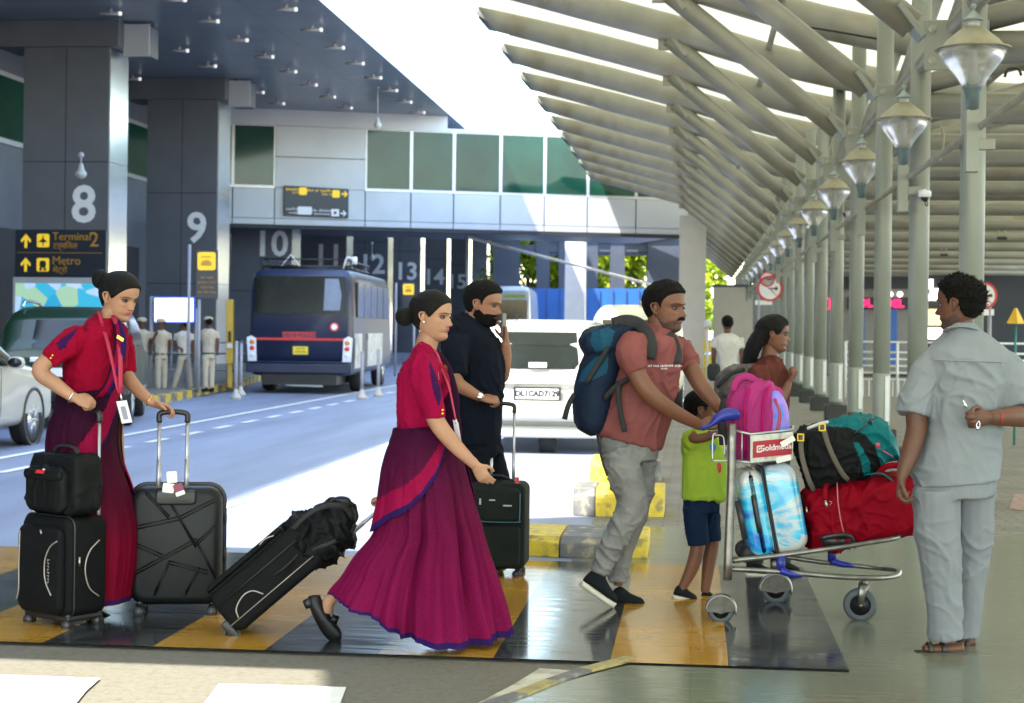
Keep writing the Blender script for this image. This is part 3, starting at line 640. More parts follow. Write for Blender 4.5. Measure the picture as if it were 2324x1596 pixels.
# yellow help post
g = V(520, 745, 36.2); t = thing('yellow_post', 'tall narrow yellow roadside cabinet beside column 9', 'cabinet', (g[0], g[1], .15))
M_yp = mat('cabinet_yellow', (.62, .40, .05), .45, var=.1); s = MB(); fbox(513, 529, 680, 826, 36.2, .16, None, s); fbox(516, 527, 826, 880, 36.25, .08, None, s); s.build('cabinet', M_yp, t, False, bevel=.01)
s = MB(); fbox(518, 524, 752, 776, 36.18, .02, None, s); s.build('slot', M_blk2, t, False); s = MB(); fbox(515, 527, 780, 790, 36.18, .02, None, s); s.build('sticker', M_white, t, False)
# pedestrian rail by the policemen
t = thing('guard_rail', 'grey steel guard rail behind the policemen', 'railing', V(420, 880, 38.2)*A3(1, 1, 0)+A3(0, 0, .15))
s = MB()
for y in (775, 800, 838): s.tube([V(318, y, 38.2), V(560, y+3, 38.2)], .025, 8)
s.build('rail', M_pole, t)
for x in range(325, 560, 32): s = MB(); a = V(x, 772, 38.2); s.tube([(a[0], a[1], .1), a], .025, 8); s.build('post', M_pole, t)
for i, (x, D, y) in enumerate(((537, 33, 778), (548, 34.5, 782), (823, 33.6, 800), (860, 35, 795))):
    g = V(x, 745, D); a = V(x, y, D); t = thing('bollard', ['white bollard left of the bus, nearer one', 'white bollard left of the bus, thinner farther one', 'white bollard at the right rear wheel of the bus', 'white bollard beside the right side of the bus'][i], 'bollard', (g[0], g[1], 0), 'white bollards round the bus')
    s = MB(); s.tube([(g[0], g[1], 0), (g[0], g[1], a[2])], .035, 10); s.ell((g[0], g[1], a[2]), .036, n=10, k=6); s.build('post', M_pole, t)
    s = MB(); s.lathe([(.11, 0), (.10, .05), (.05, .12), (.035, .2)], (g[0], g[1], 0), n=12); s.build('foot', M_pil, t)
# bridge sign
a = bp_(641, .12); b = bp_(788, .12); e_ = nrm(b-a); zz = lambda y: 1.46+(741-y)*42.2/FV
t = thing('bridge_sign', 'long navy overhead sign with orange and white arrows on the footbridge', 'sign', ((a[0]+b[0])/2, (a[1]+b[1])/2, zz(492)))
wd = np.linalg.norm(b-a); s = MB(); s.prism([(0, zz(492)), (wd, zz(494)), (wd, zz(428)), (0, zz(424))], a, e_, EZ, -nB*.1); s.build('board', M_sgn, t, False, bevel=.01)
def on(u, y): return a+e_*wd*u+EZ*zz(y)+nB*.008
s = MB(); s.prism(rrect(.19, .19, .03), on(.29, 436), e_, EZ, nB*.01); s.prism(rrect(.19, .19, .03), on(.80, 440), e_, EZ, nB*.01); arrow(s, on(.935, 440), .16, .16, -EZ, e_, .01)
marks(s, on(.13, 433), e_, EZ, .36, .07, (7,)); marks(s, on(.53, 434), e_, EZ, .62, .07, (4, 2, 6), seed=2); marks(s, on(.18, 440), e_, EZ, .2, .05, (5,), seed=3); marks(s, on(.66, 442), e_, EZ, .26, .05, (4, 2), seed=4); s.build('orange_line', M_sy, t, False)
s = MB(); s.prism(rrect(.36, .20, .03), on(.32, 480), e_, EZ, nB*.01); s.prism([(-.1, -.09), (.1, -.09), (.1, .09), (-.1, .09)], on(.79, 483), e_, EZ, nB*.01); arrow(s, on(.92, 484), .15, .15, -EZ, e_, .01)
marks(s, on(.12, 477), e_, EZ, .3, .07, (6,), seed=5); marks(s, on(.57, 479), e_, EZ, .52, .07, (4, 8), seed=6); marks(s, on(.14, 486), e_, EZ, .22, .05, (5,), seed=7); marks(s, on(.58, 487), e_, EZ, .4, .05, (7,), seed=8); s.build('white_line', M_num, t, False)
s = MB(); s.prism([(-.035, -.035), (.035, -.035), (.035, .035), (-.035, .035)], on(.79, 483)+nB*.011, e_, EZ, nB*.004); s.build('pictograms', M_sgn, t, False)
grow(t)
# hanging lamps
for i, (x, y, D, y0) in enumerate(((857, 282, 38, 196), (184, 392, 26.5, 352), (844, 585, 56, 552))):
    b_ = V(x, y, D); tp = V(x, y0, D); t = thing('pendant_lamp', ['small white pendant lamp hanging before the footbridge windows', 'white pendant lamp hanging above the number 8', 'tiny pendant lamp above the number 12'][i], 'pendant lamp', tp)
    s = MB(); s.tube([tp, b_+EZ*.12], .012, 6); s.ell(tp, .05, n=8, k=6); s.build('stem', M_lamp, t)
    s = MB(); s.lathe([(.0, .16), (.03, .14), (.05, .05), (.085, .0), (.09, -.03), (.06, -.08), (0, -.1)], b_, n=14); s.build('bulb_cover', M_lcore, t); grow(t)
# CCTV
t = thing('dome_camera', 'white dome security camera on the second canopy column', 'camera', V(2099, 440, 17.0)); c = V(2099, 440, 17.0)
s = MB(); s.lathe([(.06, .03), (.065, .01), (.065, -.03), (.05, -.035)], c, n=20); s.tube([c+EZ*.03, c+EZ*.03+EX*-.05+EY*.2], .02, 8); s.build('housing', M_white, t); s = MB(); s.ell(c-EZ*.04, .042, n=16, k=8); s.build('dome', M_blk2, t); 
s = MB(); s.tube([c-EZ*.06, c-EZ*.12+EX*.01, c-EZ*.10+EX*.03, c+EZ*.0+EY*.1], .006, 6, 4); s.build('cable', M_blk2, t)
t = thing('bullet_camera', 'long white security camera with black face between two lanterns', 'camera', V(1925, 487, 25.5)); c = V(1927, 487, 25.5)
s = MB(); s.tube([c-cr*.06, c+cr*.09+EZ*.03], [(.035, .04), (.035, .04)], 10, e=.5); s.box(c+cr*.02+EZ*.055, (.22, .09, .01), R=np.array([nrm(cr+.2*cu), cf, cu]).T); s.tube([c+cr*.05, c+cr*.15-EZ*.04], .012, 6); s.build('housing', M_lcore, t); s = MB(); s.tube([c-cr*.06, c-cr*.085-EZ*.01], [(.034, .038), (.03, .036)], 10); s.build('lens_face', M_blk2, t)
# floodlights under far tubes, round prohibition signs
for i, (x, y, D) in enumerate(((2274, 541, 28), (1980+0, 0, 0), (2142, 579, 36))):
    if D == 0: continue
    c = V(x, y, D); t = thing('floodlight', ['dark floodlight under a cross tube above the grey shirted man, right', 'dark floodlight under a cross tube left of the big column'][i//2], 'floodlight', c); s = MB(); s.box(c, (.16, .1, .05)); s.build('head', M_blk2, t, False, bevel=.008); s = MB(); s.tube([c-EX*.05, c-EX*.05+EZ*.14], .008, 6); s.tube([c+EX*.05, c+EX*.05+EZ*.14], .008, 6); s.build('bracket', M_bolt, t)
def disc_sign(discs, D, pole, plate, label):
    g = V(pole, 745, D); t = thing('round_sign', label, 'sign', (g[0], g[1], 0), 'round red ringed signs on posts'); top = V(pole, discs[0][1], D+.03)
    s = MB(); s.tube([(g[0], g[1], 0), top], .03, 10); s.build('post', M_pole, t)
    for x, y, r in discs:
        c = V(x, y, D); rr = r*D/FV; s = MB(); s.lathe([(rr*.98, 0), (rr*.98, .01)], c, -cf, 32); d = s.build('disc', M_white, t, False)
        s = MB(); s.lathe([(rr, -.005), (rr, .018), (rr*.84, .018), (rr*.84, -.005)], c, -cf, 32); s.tube([c-cf*.014+(cr+cu*-1)*rr*.62, c-cf*.014-(cr+cu*-1)*rr*.62], [(rr*.07, .004)]*2, 6); s.build('red_ring', M_red, d, False)
        s = MB(); s.tube([c-cf*.018-cr*rr*.1, c-cf*.018+cr*rr*.55], [(.012, .01), (.02, .02)], 8); s.ell(c-cf*.02+cr*rr*.5, (rr*.13, .01, rr*.13)); s.build('symbol', M_blk2, d)
    if plate: s = MB(); fbox(*plate, D, .02, None, s); s.build('plate', M_white, t, False)
disc_sign([(2232, 671, 31)], 24, 2246, (2212, 2256, 702, 716), 'round no horn sign half hidden by the grey shirted man')
disc_sign([(1741, 634, 17), (1747, 655, 29)], 44, 1722, (1714, 1752, 682, 692), 'pair of round red ringed signs behind the long haired woman')
# yellow pyramid beacon
c = V(2305, 735, 22); t = thing('beacon_post', 'yellow pyramid marker on a thin blue green pole at the right edge', 'marker', (c[0], c[1], 0)); s = MB(); s.tube([(c[0], c[1], 0), c], .016, 8); s.build('pole', mat('teal_pole', (.03, .22, .22), .5), t)
s = MB(); s.lathe([(.13, 0), (.11, .02), (.02, .2), (0, .21)], c, n=4); s.build('pyramid', mat('beacon_yellow', (.75, .45, .02), .5), t, False); s = MB(); s.box(c, (.28, .06, .02)); s.build('base', M_blk2, t, False)
# railings and shops on the far right
def rail(x0, x1, D, label, ztop=1.25, n=7):
    a, b = V(x0, 745, D), V(x1, 745, D); a[2] = b[2] = 0; t = thing('railing', label, 'railing', (a+b)/2); s = MB()
    for z in (ztop, ztop*.82, ztop*.70, ztop*.58, ztop*.46, ztop*.34): s.tube([a+EZ*z, b+EZ*z], .022, 8)
    s.build('rail', M_white, t); k = int(np.linalg.norm(b-a)/1.2)+1
    for i in range(k+1): p = a+(b-a)*i/k; s = MB(); s.tube([p, p+EZ*ztop], .03, 8); s.build('post', M_white, t)
    s = MB(); m_ = int(np.linalg.norm(b-a)/.13)
    for i in range(m_): p = a+(b-a)*i/m_; s.tube([p+EZ*.05, p+EZ*ztop*.34], .012, 6, cap=False)
    s.build('balusters', M_white, t)
rail(1920, 2390, 37, 'white multi bar railing behind the canopy columns in front of the shops')
sh = thing('shop_row', 'low shop row with black fascia, blue doors and pink lit letters', 'shop', V(2100, 745, 56)*A3(1, 1, 0))
M_shw = mat('shop_wall', (.20, .20, .18), .6, var=.08); M_bd = mat('shop_blue', (.01, .10, .42), .4, var=.05)
s = MB(); fbox(1880, 2460, 560, 850, 56, 3, None, s); s.build('wall', M_shw, sh, False)
s = MB(); fbox(1900, 2110, 628, 656, 55.9, .2, None, s); fbox(2100, 2480, 624, 820, 55.9, .2, None, s); s.build('dark_fascia', M_dark, sh, False)
s = MB(); fbox(1925, 2062, 675, 702, 55.9, .2, None, s); s.build('sign_band', M_dark, sh, False)
for x0, x1 in ((1935, 1962), (2014, 2036)): s = MB(); fbox(x0, x1, 702, 826, 55.9, .1, None, s); s.build('blue_door', M_bd, sh, False)
M_pk = em_mat('pink_letters', (.9, .01, .12), .28); s = MB(); flat_text(s, 'OL', .36, V(1964, 689, 55.8), cr, cu, bold=.02); flat_text(s, 'DEL', .36, V(2030, 690, 55.8), cr, cu, bold=.02); flat_text(s, ')', .34, V(1884, 688, 55.8), cr, cu, bold=.03); s.build('lit_letters', M_pk, sh, False)
M_wl = em_mat('shop_light', (1, .98, .9), .5); M_yl = em_mat('menu_glow', (1, .72, .25), .3)
s = MB()
for x, y in ((2020, 668), (2042, 668)): s.lathe([(.09, 0), (.09, .05)], V(x, y, 55.8), -cf, 14)
s.build('round_light', M_wl, sh, False); s = MB(); fbox(2109, 2118, 634, 656, 55.8, .05, None, s); fbox(2112, 2134, 655, 666, 55.8, .05, None, s); fbox(2108, 2136, 668, 682, 55.8, .05, None, s); s.build('lit_panel', M_wl, sh, False)
s = MB(); fbox(2106, 2150, 702, 738, 55.8, .05, None, s); s.build('menu_board', M_yl, sh, False); s = MB(); fbox(2106, 2150, 744, 770, 55.8, .05, None, s); s.build('lit_counter', M_wl, sh, False)
# small lights and barrier beyond the beige pillar
t = thing('road_barrier', 'yellow and white barrier just right of the beige pillar', 'barrier', V(1608, 745, 40)*A3(1, 1, 0)); s = MB(); fbox(1598, 1618, 772, 800, 40, .3, None, s); fbox(1598, 1618, 806, 860, 40, .3, None, s); s.build('yellow_board', M_kyl, t, False)
s = MB(); c = V(1606, 735, 40); s.ell(c, .1); s.tube([(c[0], c[1], 0), c], .03); s.build('lamp', M_lcore, t)
# cables
for i, (pts, lb) in enumerate(((((2280, 175), (2288, 158), (2310, 156), (2318, 172)), 'black cable loop on top of the nearest gusset plate'), (((1742, 51), (1850, 64), (1990, 88)), 'thin dark cable running under the canopy roof'), (((2135, 285), (2142, 310), (2138, 345), (2132, 365)), 'loose yellowish cable bundle beside the second lantern'))):
    D = (13.2, 21, 17)[i]; s = MB(); s.tube([V(x, y, D) for x, y in pts], .012 if i != 1 else .015, 8, 6); setp(s.build('cable', M_blk2 if i < 2 else M_lshade), lb, 'cable')
# ================================================================ VEHICLES
M_tyre = mat('tyre', (.018, .018, .02), .75, var=.15, vs=20); M_rim = mat('rim', (.55, .57, .6), .25, .9, var=.05)
M_cglass = mat('car_glass', (.008, .012, .011), .12, 0, var=.3, vs=2, spec=.4)
def paint(n, c, met=0, r=.25, ct=.5): return mat(n, c, r, met, var=.06, vs=2, coat=ct)
def wheel(parent, c, r, w_, axis=EX, spoke=5, side=1):
    s = MB(); s.lathe([(r*.62, -w_/2), (r*.93, -w_/2), (r, -w_*.32), (r, w_*.32), (r*.93, w_/2), (r*.62, w_/2), (r*.58, 0), (r*.62, -w_/2)], c, axis, 28); o = s.build('wheel', M_tyre, parent)
    s = MB(); a = nrm(axis)*side; s.lathe([(r*.63, w_*.5), (r*.60, w_*.3), (r*.55, w_*.22), (0, w_*.2)], c, a, 28)
    U = EZ; Wv = np.cross(a, U)
    for k in range(spoke): g_ = 2*math.pi*k/spoke; d = U*math.cos(g_)+Wv*math.sin(g_); s.tube([np.asarray(c)+a*w_*.46+d*r*.1, np.asarray(c)+a*w_*.42+d*r*.6], [(r*.09, .02)]*2, 6)
    s.lathe([(r*.14, w_*.2), (r*.14, w_*.5), (0, w_*.52)], c, a, 12); s.build('rim', M_rim, o)
class Car:
    "body of stations along +y (0 = tail): (y, z_low, z_top); half width W; belt height"
    def __init__(s, st, W, belt, tumble, e=.3): s.st = np.array(st, float); s.W = W; s.b = belt; s.t = tumble; s.e = e
    def zt(s, y): return np.interp(y, s.st[:, 0], s.st[:, 2])
    def zl(s, y): return np.interp(y, s.st[:, 0], s.st[:, 1])
    def ew(s, y): L_ = s.st[-1, 0]; k = .25; d = min(y, L_-y); return 1-.10*max(0, 1-d/k)**2
    def hw(s, z): return s.W-s.t*max(0, z-s.b)**1.1-.03*max(0, .45-z)
    def side(s, y, z):
        zt, zl = s.zt(y), s.zl(y); q = abs((z-(zt+zl)/2)/((zt-zl)/2)); q = min(q, .999); return s.hw(z)*s.ew(y)*(1-q**(2/s.e))**(s.e/2)
    def body(s, n=40, ny=60):
        ys = sorted(set(list(np.linspace(s.st[0, 0], s.st[-1, 0], ny))+list(s.st[:, 0]))); g = []
        for y in ys:
            zt, zl = s.zt(y), s.zl(y); row = []
            for k in range(n):
                a = 2*math.pi*(k+.5)/n; ca, sa = math.cos(a), math.sin(a); z = (zt+zl)/2+(zt-zl)/2*math.copysign(abs(sa)**s.e, sa)
                row.append((s.hw(z)*s.ew(y)*math.copysign(abs(ca)**s.e, ca), y, z))
            g.append(row)
        m_ = MB(); m_.grid(g, 0, True, True, True); return m_
    def side_patch(s, poly_top, poly_bot, sd, off=.008, n=14):
        "window: two polylines (y, z)"
        T = np.array(poly_top, float); B = np.array(poly_bot, float); g = []
        for i in range(n+1):
            u = i/n; a = A3(*[np.interp(u, np.linspace(0, 1, len(T)), T[:, j]) for j in (0, 1)]) if False else np.array([np.interp(u, np.linspace(0, 1, len(T)), T[:, j]) for j in (0, 1)])
            b = np.array([np.interp(u, np.linspace(0, 1, len(B)), B[:, j]) for j in (0, 1)])
            g.append([(sd*(s.side(*(b+(a-b)*v))+off), *(b+(a-b)*v)) for v in np.linspace(0, 1, 6)])
        m_ = MB(); m_.grid(g, 0, False)
        if sd > 0: m_.f = [q[::-1] for q in m_.f]
        return m_
    def rear_patch(s, x0, x1, z0, z1, off=.01, end=0, n=8, taper=0):
        ys = s.st[:, 0]; zs = s.st[:, 2]; g = []
        for z in np.linspace(z0, z1, n):
            if end == 0:
                k = int(np.argmax(zs)); y = np.interp(z, zs[:k+1], ys[:k+1])-off
            else:
                k = int(np.argmax(zs)); y = np.interp(z, zs[k:][::-1], ys[k:][::-1])+off
            tp = taper*(z-z0)/(z1-z0); g.append([(x, y, z-.0) for x in np.linspace(x0+tp, x1-tp, 9)])
        m_ = MB(); m_.grid(g, 0, False); return m_
def xf(m_, loc, rz):
    c, s_ = math.cos(rz), math.sin(rz); R = np.array([[c, -s_, 0], [s_, c, 0], [0, 0, 1]])
    m_.v = [v@R.T+np.asarray(loc) for v in m_.v]; return m_
M_navy = paint('police_navy', (.007, .014, .048), 0, .4, .15); M_carw = paint('car_white', (.46, .455, .42)); M_green = paint('jeep_green', (.004, .024, .009), .0, .3, .3); M_cream = paint('van_cream', (.72, .69, .55))
M_tail = mat('tail_lamp_red', (.5, .02, .02), .2, emit=(.5, .02, .02), es=.05); M_amb = mat('lamp_amber', (.7, .25, .02), .2); M_lens = mat('lamp_lens', (.75, .78, .85), .15, var=.03); M_plt = mat('plate_yellow', (.75, .58, .03), .5)
def plate(par, c, w_, h_, txt, mt, size, ex=EX, ey=EZ):
    s = MB(); n_ = -np.cross(ex, ey)*-1; s.prism(rrect(w_+.05, h_+.04, .01), c, ex, ey, n_*.012); p = s.build('number_plate', M_blk2, par, False)
    s = MB(); s.prism(rrect(w_, h_, .008), np.asarray(c)+n_*.012, ex, ey, n_*.004); s.build('plate_face', mt, p, False)
    if txt:
        s = MB(); ls = txt if isinstance(txt, list) else [txt]
        for i, l in enumerate(ls): flat_text(s, l, size, np.asarray(c)+n_*.018+ey*((len(ls)-1)/2-i)*size*.85, ex, ey, ext=.003, bold=.005)
        s.build('registration', M_blk2, p, False)
# police bus
LB = G(679, 893); LB = V(679, 893, 35.8)*A3(1, 1, 0); rb = R_(4.0)
bus = thing('police_bus', 'dark blue police bus seen from behind with red stripe and roof rack', 'bus', LB, rz=rb)
c_ = Car([(0, .42, 2.0), (.05, .40, 2.35), (.12, .38, 2.55), (.3, .38, 2.66), (1, .38, 2.7), (6.9, .38, 2.7), (7.2, .4, 2.4), (7.4, .45, 1.6)], 1.15, 1.5, .07, .16)
c_.body().build('body', M_navy, bus)
s = MB(); s.prism(rrect(1.96, .8, .06), (0, -.012, 2.12), EX, A3(0, .08, 1), -EY*.012); s.build('rear_window', M_cglass, bus, False)
s = MB(); s.prism([(-.19, -.34), (.16, -.34), (.19, .0), (.12, .34), (-.17, .34)], (.70, -.03, 2.13), EX, A3(0, .08, 1), -EY*.006); s.build('curtain', mat('curtain', (.20, .24, .32), .7), bus, False)
s = MB(); s.box((0, -.01, 1.17), (1.95, .02, .05)); s.box((-.02, -.012, 1.25), (.72, .02, .15)); s.build('red_stripe', M_red, bus, False)
s = MB(); flat_text(s, 'DELHI POLICE', .115, (-.02, -.026, 1.25), EX, EZ, bold=.003); s.build('lettering', M_navy, bus, False)
s = MB(); s.lathe([(.10, 0), (.10, .012)], (.74, -.012, 1.44), -EY, 24); em = s.build('round_emblem', M_red, bus, False); s = MB(); s.lathe([(.065, .012), (.065, .018)], (.74, -.012, 1.44), -EY, 20); s.build('emblem_centre', M_lens, em, False)
plate(bus, (.02, -.012, .93), .32, .17, None, M_plt, .08); s = MB(); marks(s, (.02, -.029, .965), EX, EZ, .2, .045, (4, 2)); marks(s, (.02, -.029, .90), EX, EZ, .24, .045, (5,), seed=2); s.build('plate_marks', M_blk2, bus, False)
for sd in (-1, 1):
    s = MB(); s.prism([(-.10, -.29), (.09*1, -.29), (.12, .22), (.02, .26), (-.08, .2)] if sd > 0 else [(.10, -.29), (-.09, -.29), (-.12, .22), (-.02, .26), (.08, .2)], (sd*1.02, -.008, .98), EX, EZ, -EY*.02); l_ = s.build('tail_light', M_lens, bus, False, bevel=.005)
    for z, mt in ((1.10, M_amb), (.97, M_tail), (.83, M_lens)): s = MB(); s.ell((sd*1.02, -.03, z), (.055, .02, .05), n=14, k=8); s.build('lamp', mt, l_)
s = MB(); s.box((0, -.06, .55), (2.26, .16, .2)); s.box((0, -.07, .68), (2.2, .12, .03)); s.build('bumper', M_navy, bus, False, bevel=.03)
s = MB(); s.box((0, 1.2, .32), (1.6, 2.4, .25)); s.build('chassis', M_blk2, bus, False); s = MB(); s.prism([(-.4, 0), (.42, -.02), (.36, .06), (.2, .1), (.1, .05), (-.1, .05), (-.2, .1), (-.34, .12)], (.1, .02, .17), EX, EZ, EY*.02); s.build('step_plate', M_alu, bus, False)
for sd in (-1, 1):
    wheel(bus, (sd*.98, 1.9, .42), .42, .26, EX, 6, sd); wheel(bus, (sd*.98, 5.9, .42), .42, .26, EX, 6, sd)
for y0, y1 in ((.7, 1.7), (1.8, 2.9), (3.0, 4.1), (4.2, 5.3), (5.4, 6.5)):
    s = MB(); s.box2((1.03, y0, 1.65), (1.155, y1, 2.42)); s.build('side_window', M_cglass, bus, False, bevel=.01)
s = MB(); s.box2((1.10, .25, .55), (1.168, 1.35, 1.3)); s.box2((1.10, 2.4, .55), (1.168, 5.2, 1.3)); s.build('side_mural', mat('mural', (.55, .55, .55), .35, var=.3, vs=3, col2=(.18, .22, .2), c2s=3, c2t=.58), bus, False)
s = MB(); 
for z in (2.74, 2.9):
    s.tube([(-.9, .5, z), (.9, .5, z), (.9, 4.5, z), (-.9, 4.5, z), (-.9, .5, z)], .018, 6)
for y in np.linspace(.5, 4.5, 6):
    s.tube([(-.9, y, 2.74), (.9, y, 2.74)], .015, 6); s.tube([(-.9, y, 2.66), (-.9, y, 2.9)], .015, 6); s.tube([(.9, y, 2.66), (.9, y, 2.9)], .015, 6)
s.build('roof_rack', M_blk2, bus); s = MB(); s.tube([(.85, .45, 2.7), (.95, .4, 2.95), (1.12, .5, 2.85)], .02, 6, 3); s.box((1.1, .45, 2.88), (.1, .1, .16)); s.tube([(-.5, .5, 2.75), (-.3, .5, 3.0), (-.1, .5, 2.75)], .015, 6); s.build('roof_fittings', M_lens, bus)
# white car ahead
LW = V(1222, 1030, 19.5)*A3(1, 1, 0); wc = thing('white_car', 'white car seen from behind in full sun with a number plate', 'car', LW, rz=R_(.5))
c_ = Car([(0, .30, .88), (.02, .28, 1.0), (.14, .27, 1.28), (.28, .26, 1.46), (.55, .26, 1.53), (1.4, .24, 1.57), (2.3, .24, 1.55), (3.0, .25, 1.35), (3.5, .25, 1.02), (4.2, .27, .92), (4.4, .35, .7)], .88, .95, .22, .26)
c_.body(44, 80).build('body', M_carw, wc)
s = MB(); g = []
for z in np.linspace(.99, 1.42, 8): g.append([(x*(c_.hw(z)-.09), np.interp(z, [.88, 1.0, 1.28, 1.46], [0, .02, .14, .28])-.012+.035*x*x, z) for x in np.linspace(-1, 1, 15)])
s.grid(g, 0, False); s.build('rear_window', M_cglass, wc)
s = MB(); s.box((-.02, -.012, 1.035), (.21, .012, .06)); s.build('window_sticker', M_white, wc, False)
s = MB(); s.tube([(-.6, -.015, .84), (0, -.03, .84), (.6, -.015, .84)], [(.02, .03)]*3, 8, 3, up=EZ); s.build('chrome_strip', M_chr, wc)
plate(wc, (-.02, -.03, .70), .50, .12, 'DL1CAD7129', M_white, .088)
s = MB(); s.tube([(-.84, .06, .50), (-.6, -.05, .50), (.6, -.05, .50), (.84, .06, .50)], [(.10, .12)]*4, 12, 5, up=EZ, e=.6); s.tube([(-.84, .06, .27), (-.6, -.03, .26), (.6, -.03, .26), (.84, .06, .27)], [(.05, .07)]*4, 12, 5, up=EZ, e=.6); s.build('bumper', M_carw, wc)
for sd in (-1, 1):
    s = MB(); s.ell((sd*.78, .04, .93), (.09, .09, .17), n=16, k=10, e=.7); s.build('tail_light', M_tail, wc)
    wheel(wc, (sd*.76, .85, .31), .31, .2, EX, 5, sd); wheel(wc, (sd*.76, 3.45, .31), .31, .2, EX, 5, sd)
    c_.side_patch([(.5, 1.42), (1.5, 1.46), (2.6, 1.4), (3.1, 1.08)], [(.45, 1.02), (1.5, 1.02), (2.6, 1.0), (3.15, 1.0)], sd).build('side_window', M_cglass, wc)
s = MB(); s.lathe([(.10, -.1), (.17, -.09), (.17, .09), (.10, .1)], (.08, .35, .10+.02), EX, 20); s.box((.08, .35, .26), (.3, .2, .08)); s.build('spare_wheel', M_tyre, wc)  # spare wheel slung under the tail, with its bracket
s = MB(); s.tube([(-.3, .3, 1.53), (-.3, .25, 1.62)], .008, 5); s.build('aerial', M_blk2, wc)
# cream van beyond it
LV = V(1445, 745, 29)*A3(1, 1, 0); vn = thing('cream_van', 'cream van roof showing behind the white car', 'van', LV, rz=R_(.3))
c_ = Car([(0, .35, 1.2), (.05, .33, 1.7), (.2, .33, 1.84), (.6, .33, 1.9), (3, .33, 1.9), (3.5, .33, 1.6), (4.1, .35, 1.0), (4.3, .4, .8)], .83, 1.1, .12, .3); c_.body().build('body', M_cream, vn)
s = MB(); s.box((0, -.02, 1.42), (1.2, .03, .42)); s.build('rear_window', M_cglass, vn, False, bevel=.02); s = MB(); s.ell((.35, .8, 1.93), (.35, .5, .1)); s.build('roof_pod', M_carw, vn)
for sd in (-1, 1): wheel(vn, (sd*.72, .9, .3), .3, .18, EX, 5, sd); wheel(vn, (sd*.72, 3.3, .3), .3, .18, EX, 5, sd)
# small city bus in the distance
LM = V(1160, 745, 74)*A3(1, 1, 0); cb = thing('distant_bus', 'small blue and white bus at the far end of the road', 'bus', LM, rz=R_(3)); cb.scale = (1.33,)*3
c_ = Car([(0, .35, 1.9), (.1, .33, 2.35), (.4, .33, 2.5), (6, .33, 2.5), (6.4, .4, 1.6)], .66, 1.2, .05, .2); c_.body().build('body', paint('bus_white', (.7, .74, .8)), cb)
s = MB(); s.box((0, -.01, 1.65), (1.05, .03, .75)); s.build('rear_window', M_cglass, cb, False, bevel=.02); s = MB(); s.box((0, -.012, 1.1), (1.3, .03, .28)); s.box((.68, 3, 1.1), (.02, 5.5, .5)); s.build('blue_band', mat('sky_blue', (.03, .30, .65), .4), cb, False)
s = MB(); s.box((.1, -.012, 2.16), (.7, .03, .1)); s.build('green_band', mat('lime', (.35, .6, .05), .4), cb, False)
for sd in (-1, 1): wheel(cb, (sd*.58, 1.2, .35), .35, .2, EX, 5, sd); wheel(cb, (sd*.58, 5, .35), .35, .2, EX, 5, sd)
# dark green jeep
LJ = V(142, 975, 23.0)*A3(1, 1, 0); jp = thing('green_suv', 'dark green SUV seen from behind beside the white car at the left edge', 'car', LJ, rz=R_(15))
c_ = Car([(0, .42, 1.05), (.03, .40, 1.2), (.18, .38, 1.52), (.4, .38, 1.64), (.9, .38, 1.69), (2.4, .38, 1.68), (3.1, .38, 1.15), (4.2, .4, 1.05), (4.4, .45, .8)], .90, 1.05, .20, .27); c_.body(44, 80).build('body', M_green, jp)
s = MB(); g = []
for z in np.linspace(1.10, 1.50, 7): g.append([(x*(c_.hw(z)-.16), np.interp(z, [1.05, 1.2, 1.52], [0, .03, .18])-.014+.04*x*x, z) for x in np.linspace(-1, 1, 13)])
s.grid(g, 0, False); s.build('rear_window', M_cglass, jp)
s = MB(); s.tube([(-.8, .05, .5), (-.6, -.06, .48), (.6, -.06, .48), (.8, .05, .5)], [(.1, .13)]*4, 12, 4, up=EZ, e=.6); s.build('bumper', M_blk2, jp)
s = MB(); s.box((0, -.01, .95), (.9, .04, .07)); s.build('trim_bar', M_chr, jp, False, bevel=.01)
for sd in (-1, 1):
    s = MB(); s.ell((sd*.80, .03, .92), (.08, .08, .13), n=14, k=8, e=.7); s.build('tail_light', M_lens, jp); s = MB(); s.box((sd*.26 if sd < 0 else .62, -.10, .62), (.16, .03, .06)); s.build('reflector', M_tail, jp, False)
    wheel(jp, (sd*.76, .9, .36), .36, .23, EX, 5, sd); wheel(jp, (sd*.76, 3.4, .36), .36, .23, EX, 5, sd)
    c_.side_patch([(.6, 1.58), (1.5, 1.60), (2.3, 1.58), (2.9, 1.25)], [(.6, 1.15), (1.5, 1.15), (2.3, 1.13), (3.0, 1.13)], sd).build('side_window', M_cglass, jp)
s = MB(); s.tube([(.6, .4, 1.68), (.6, .7, 1.76), (.6, 2.2, 1.74), (.6, 2.5, 1.66)], .02, 8, 3); s.tube([(-.6, .4, 1.68), (-.6, .7, 1.76), (-.6, 2.2, 1.74), (-.6, 2.5, 1.66)], .02, 8, 3); s.build('roof_rail', M_chr, jp)
plate(jp, (0, -.03, .78), .5, .12, None, M_white, .1)
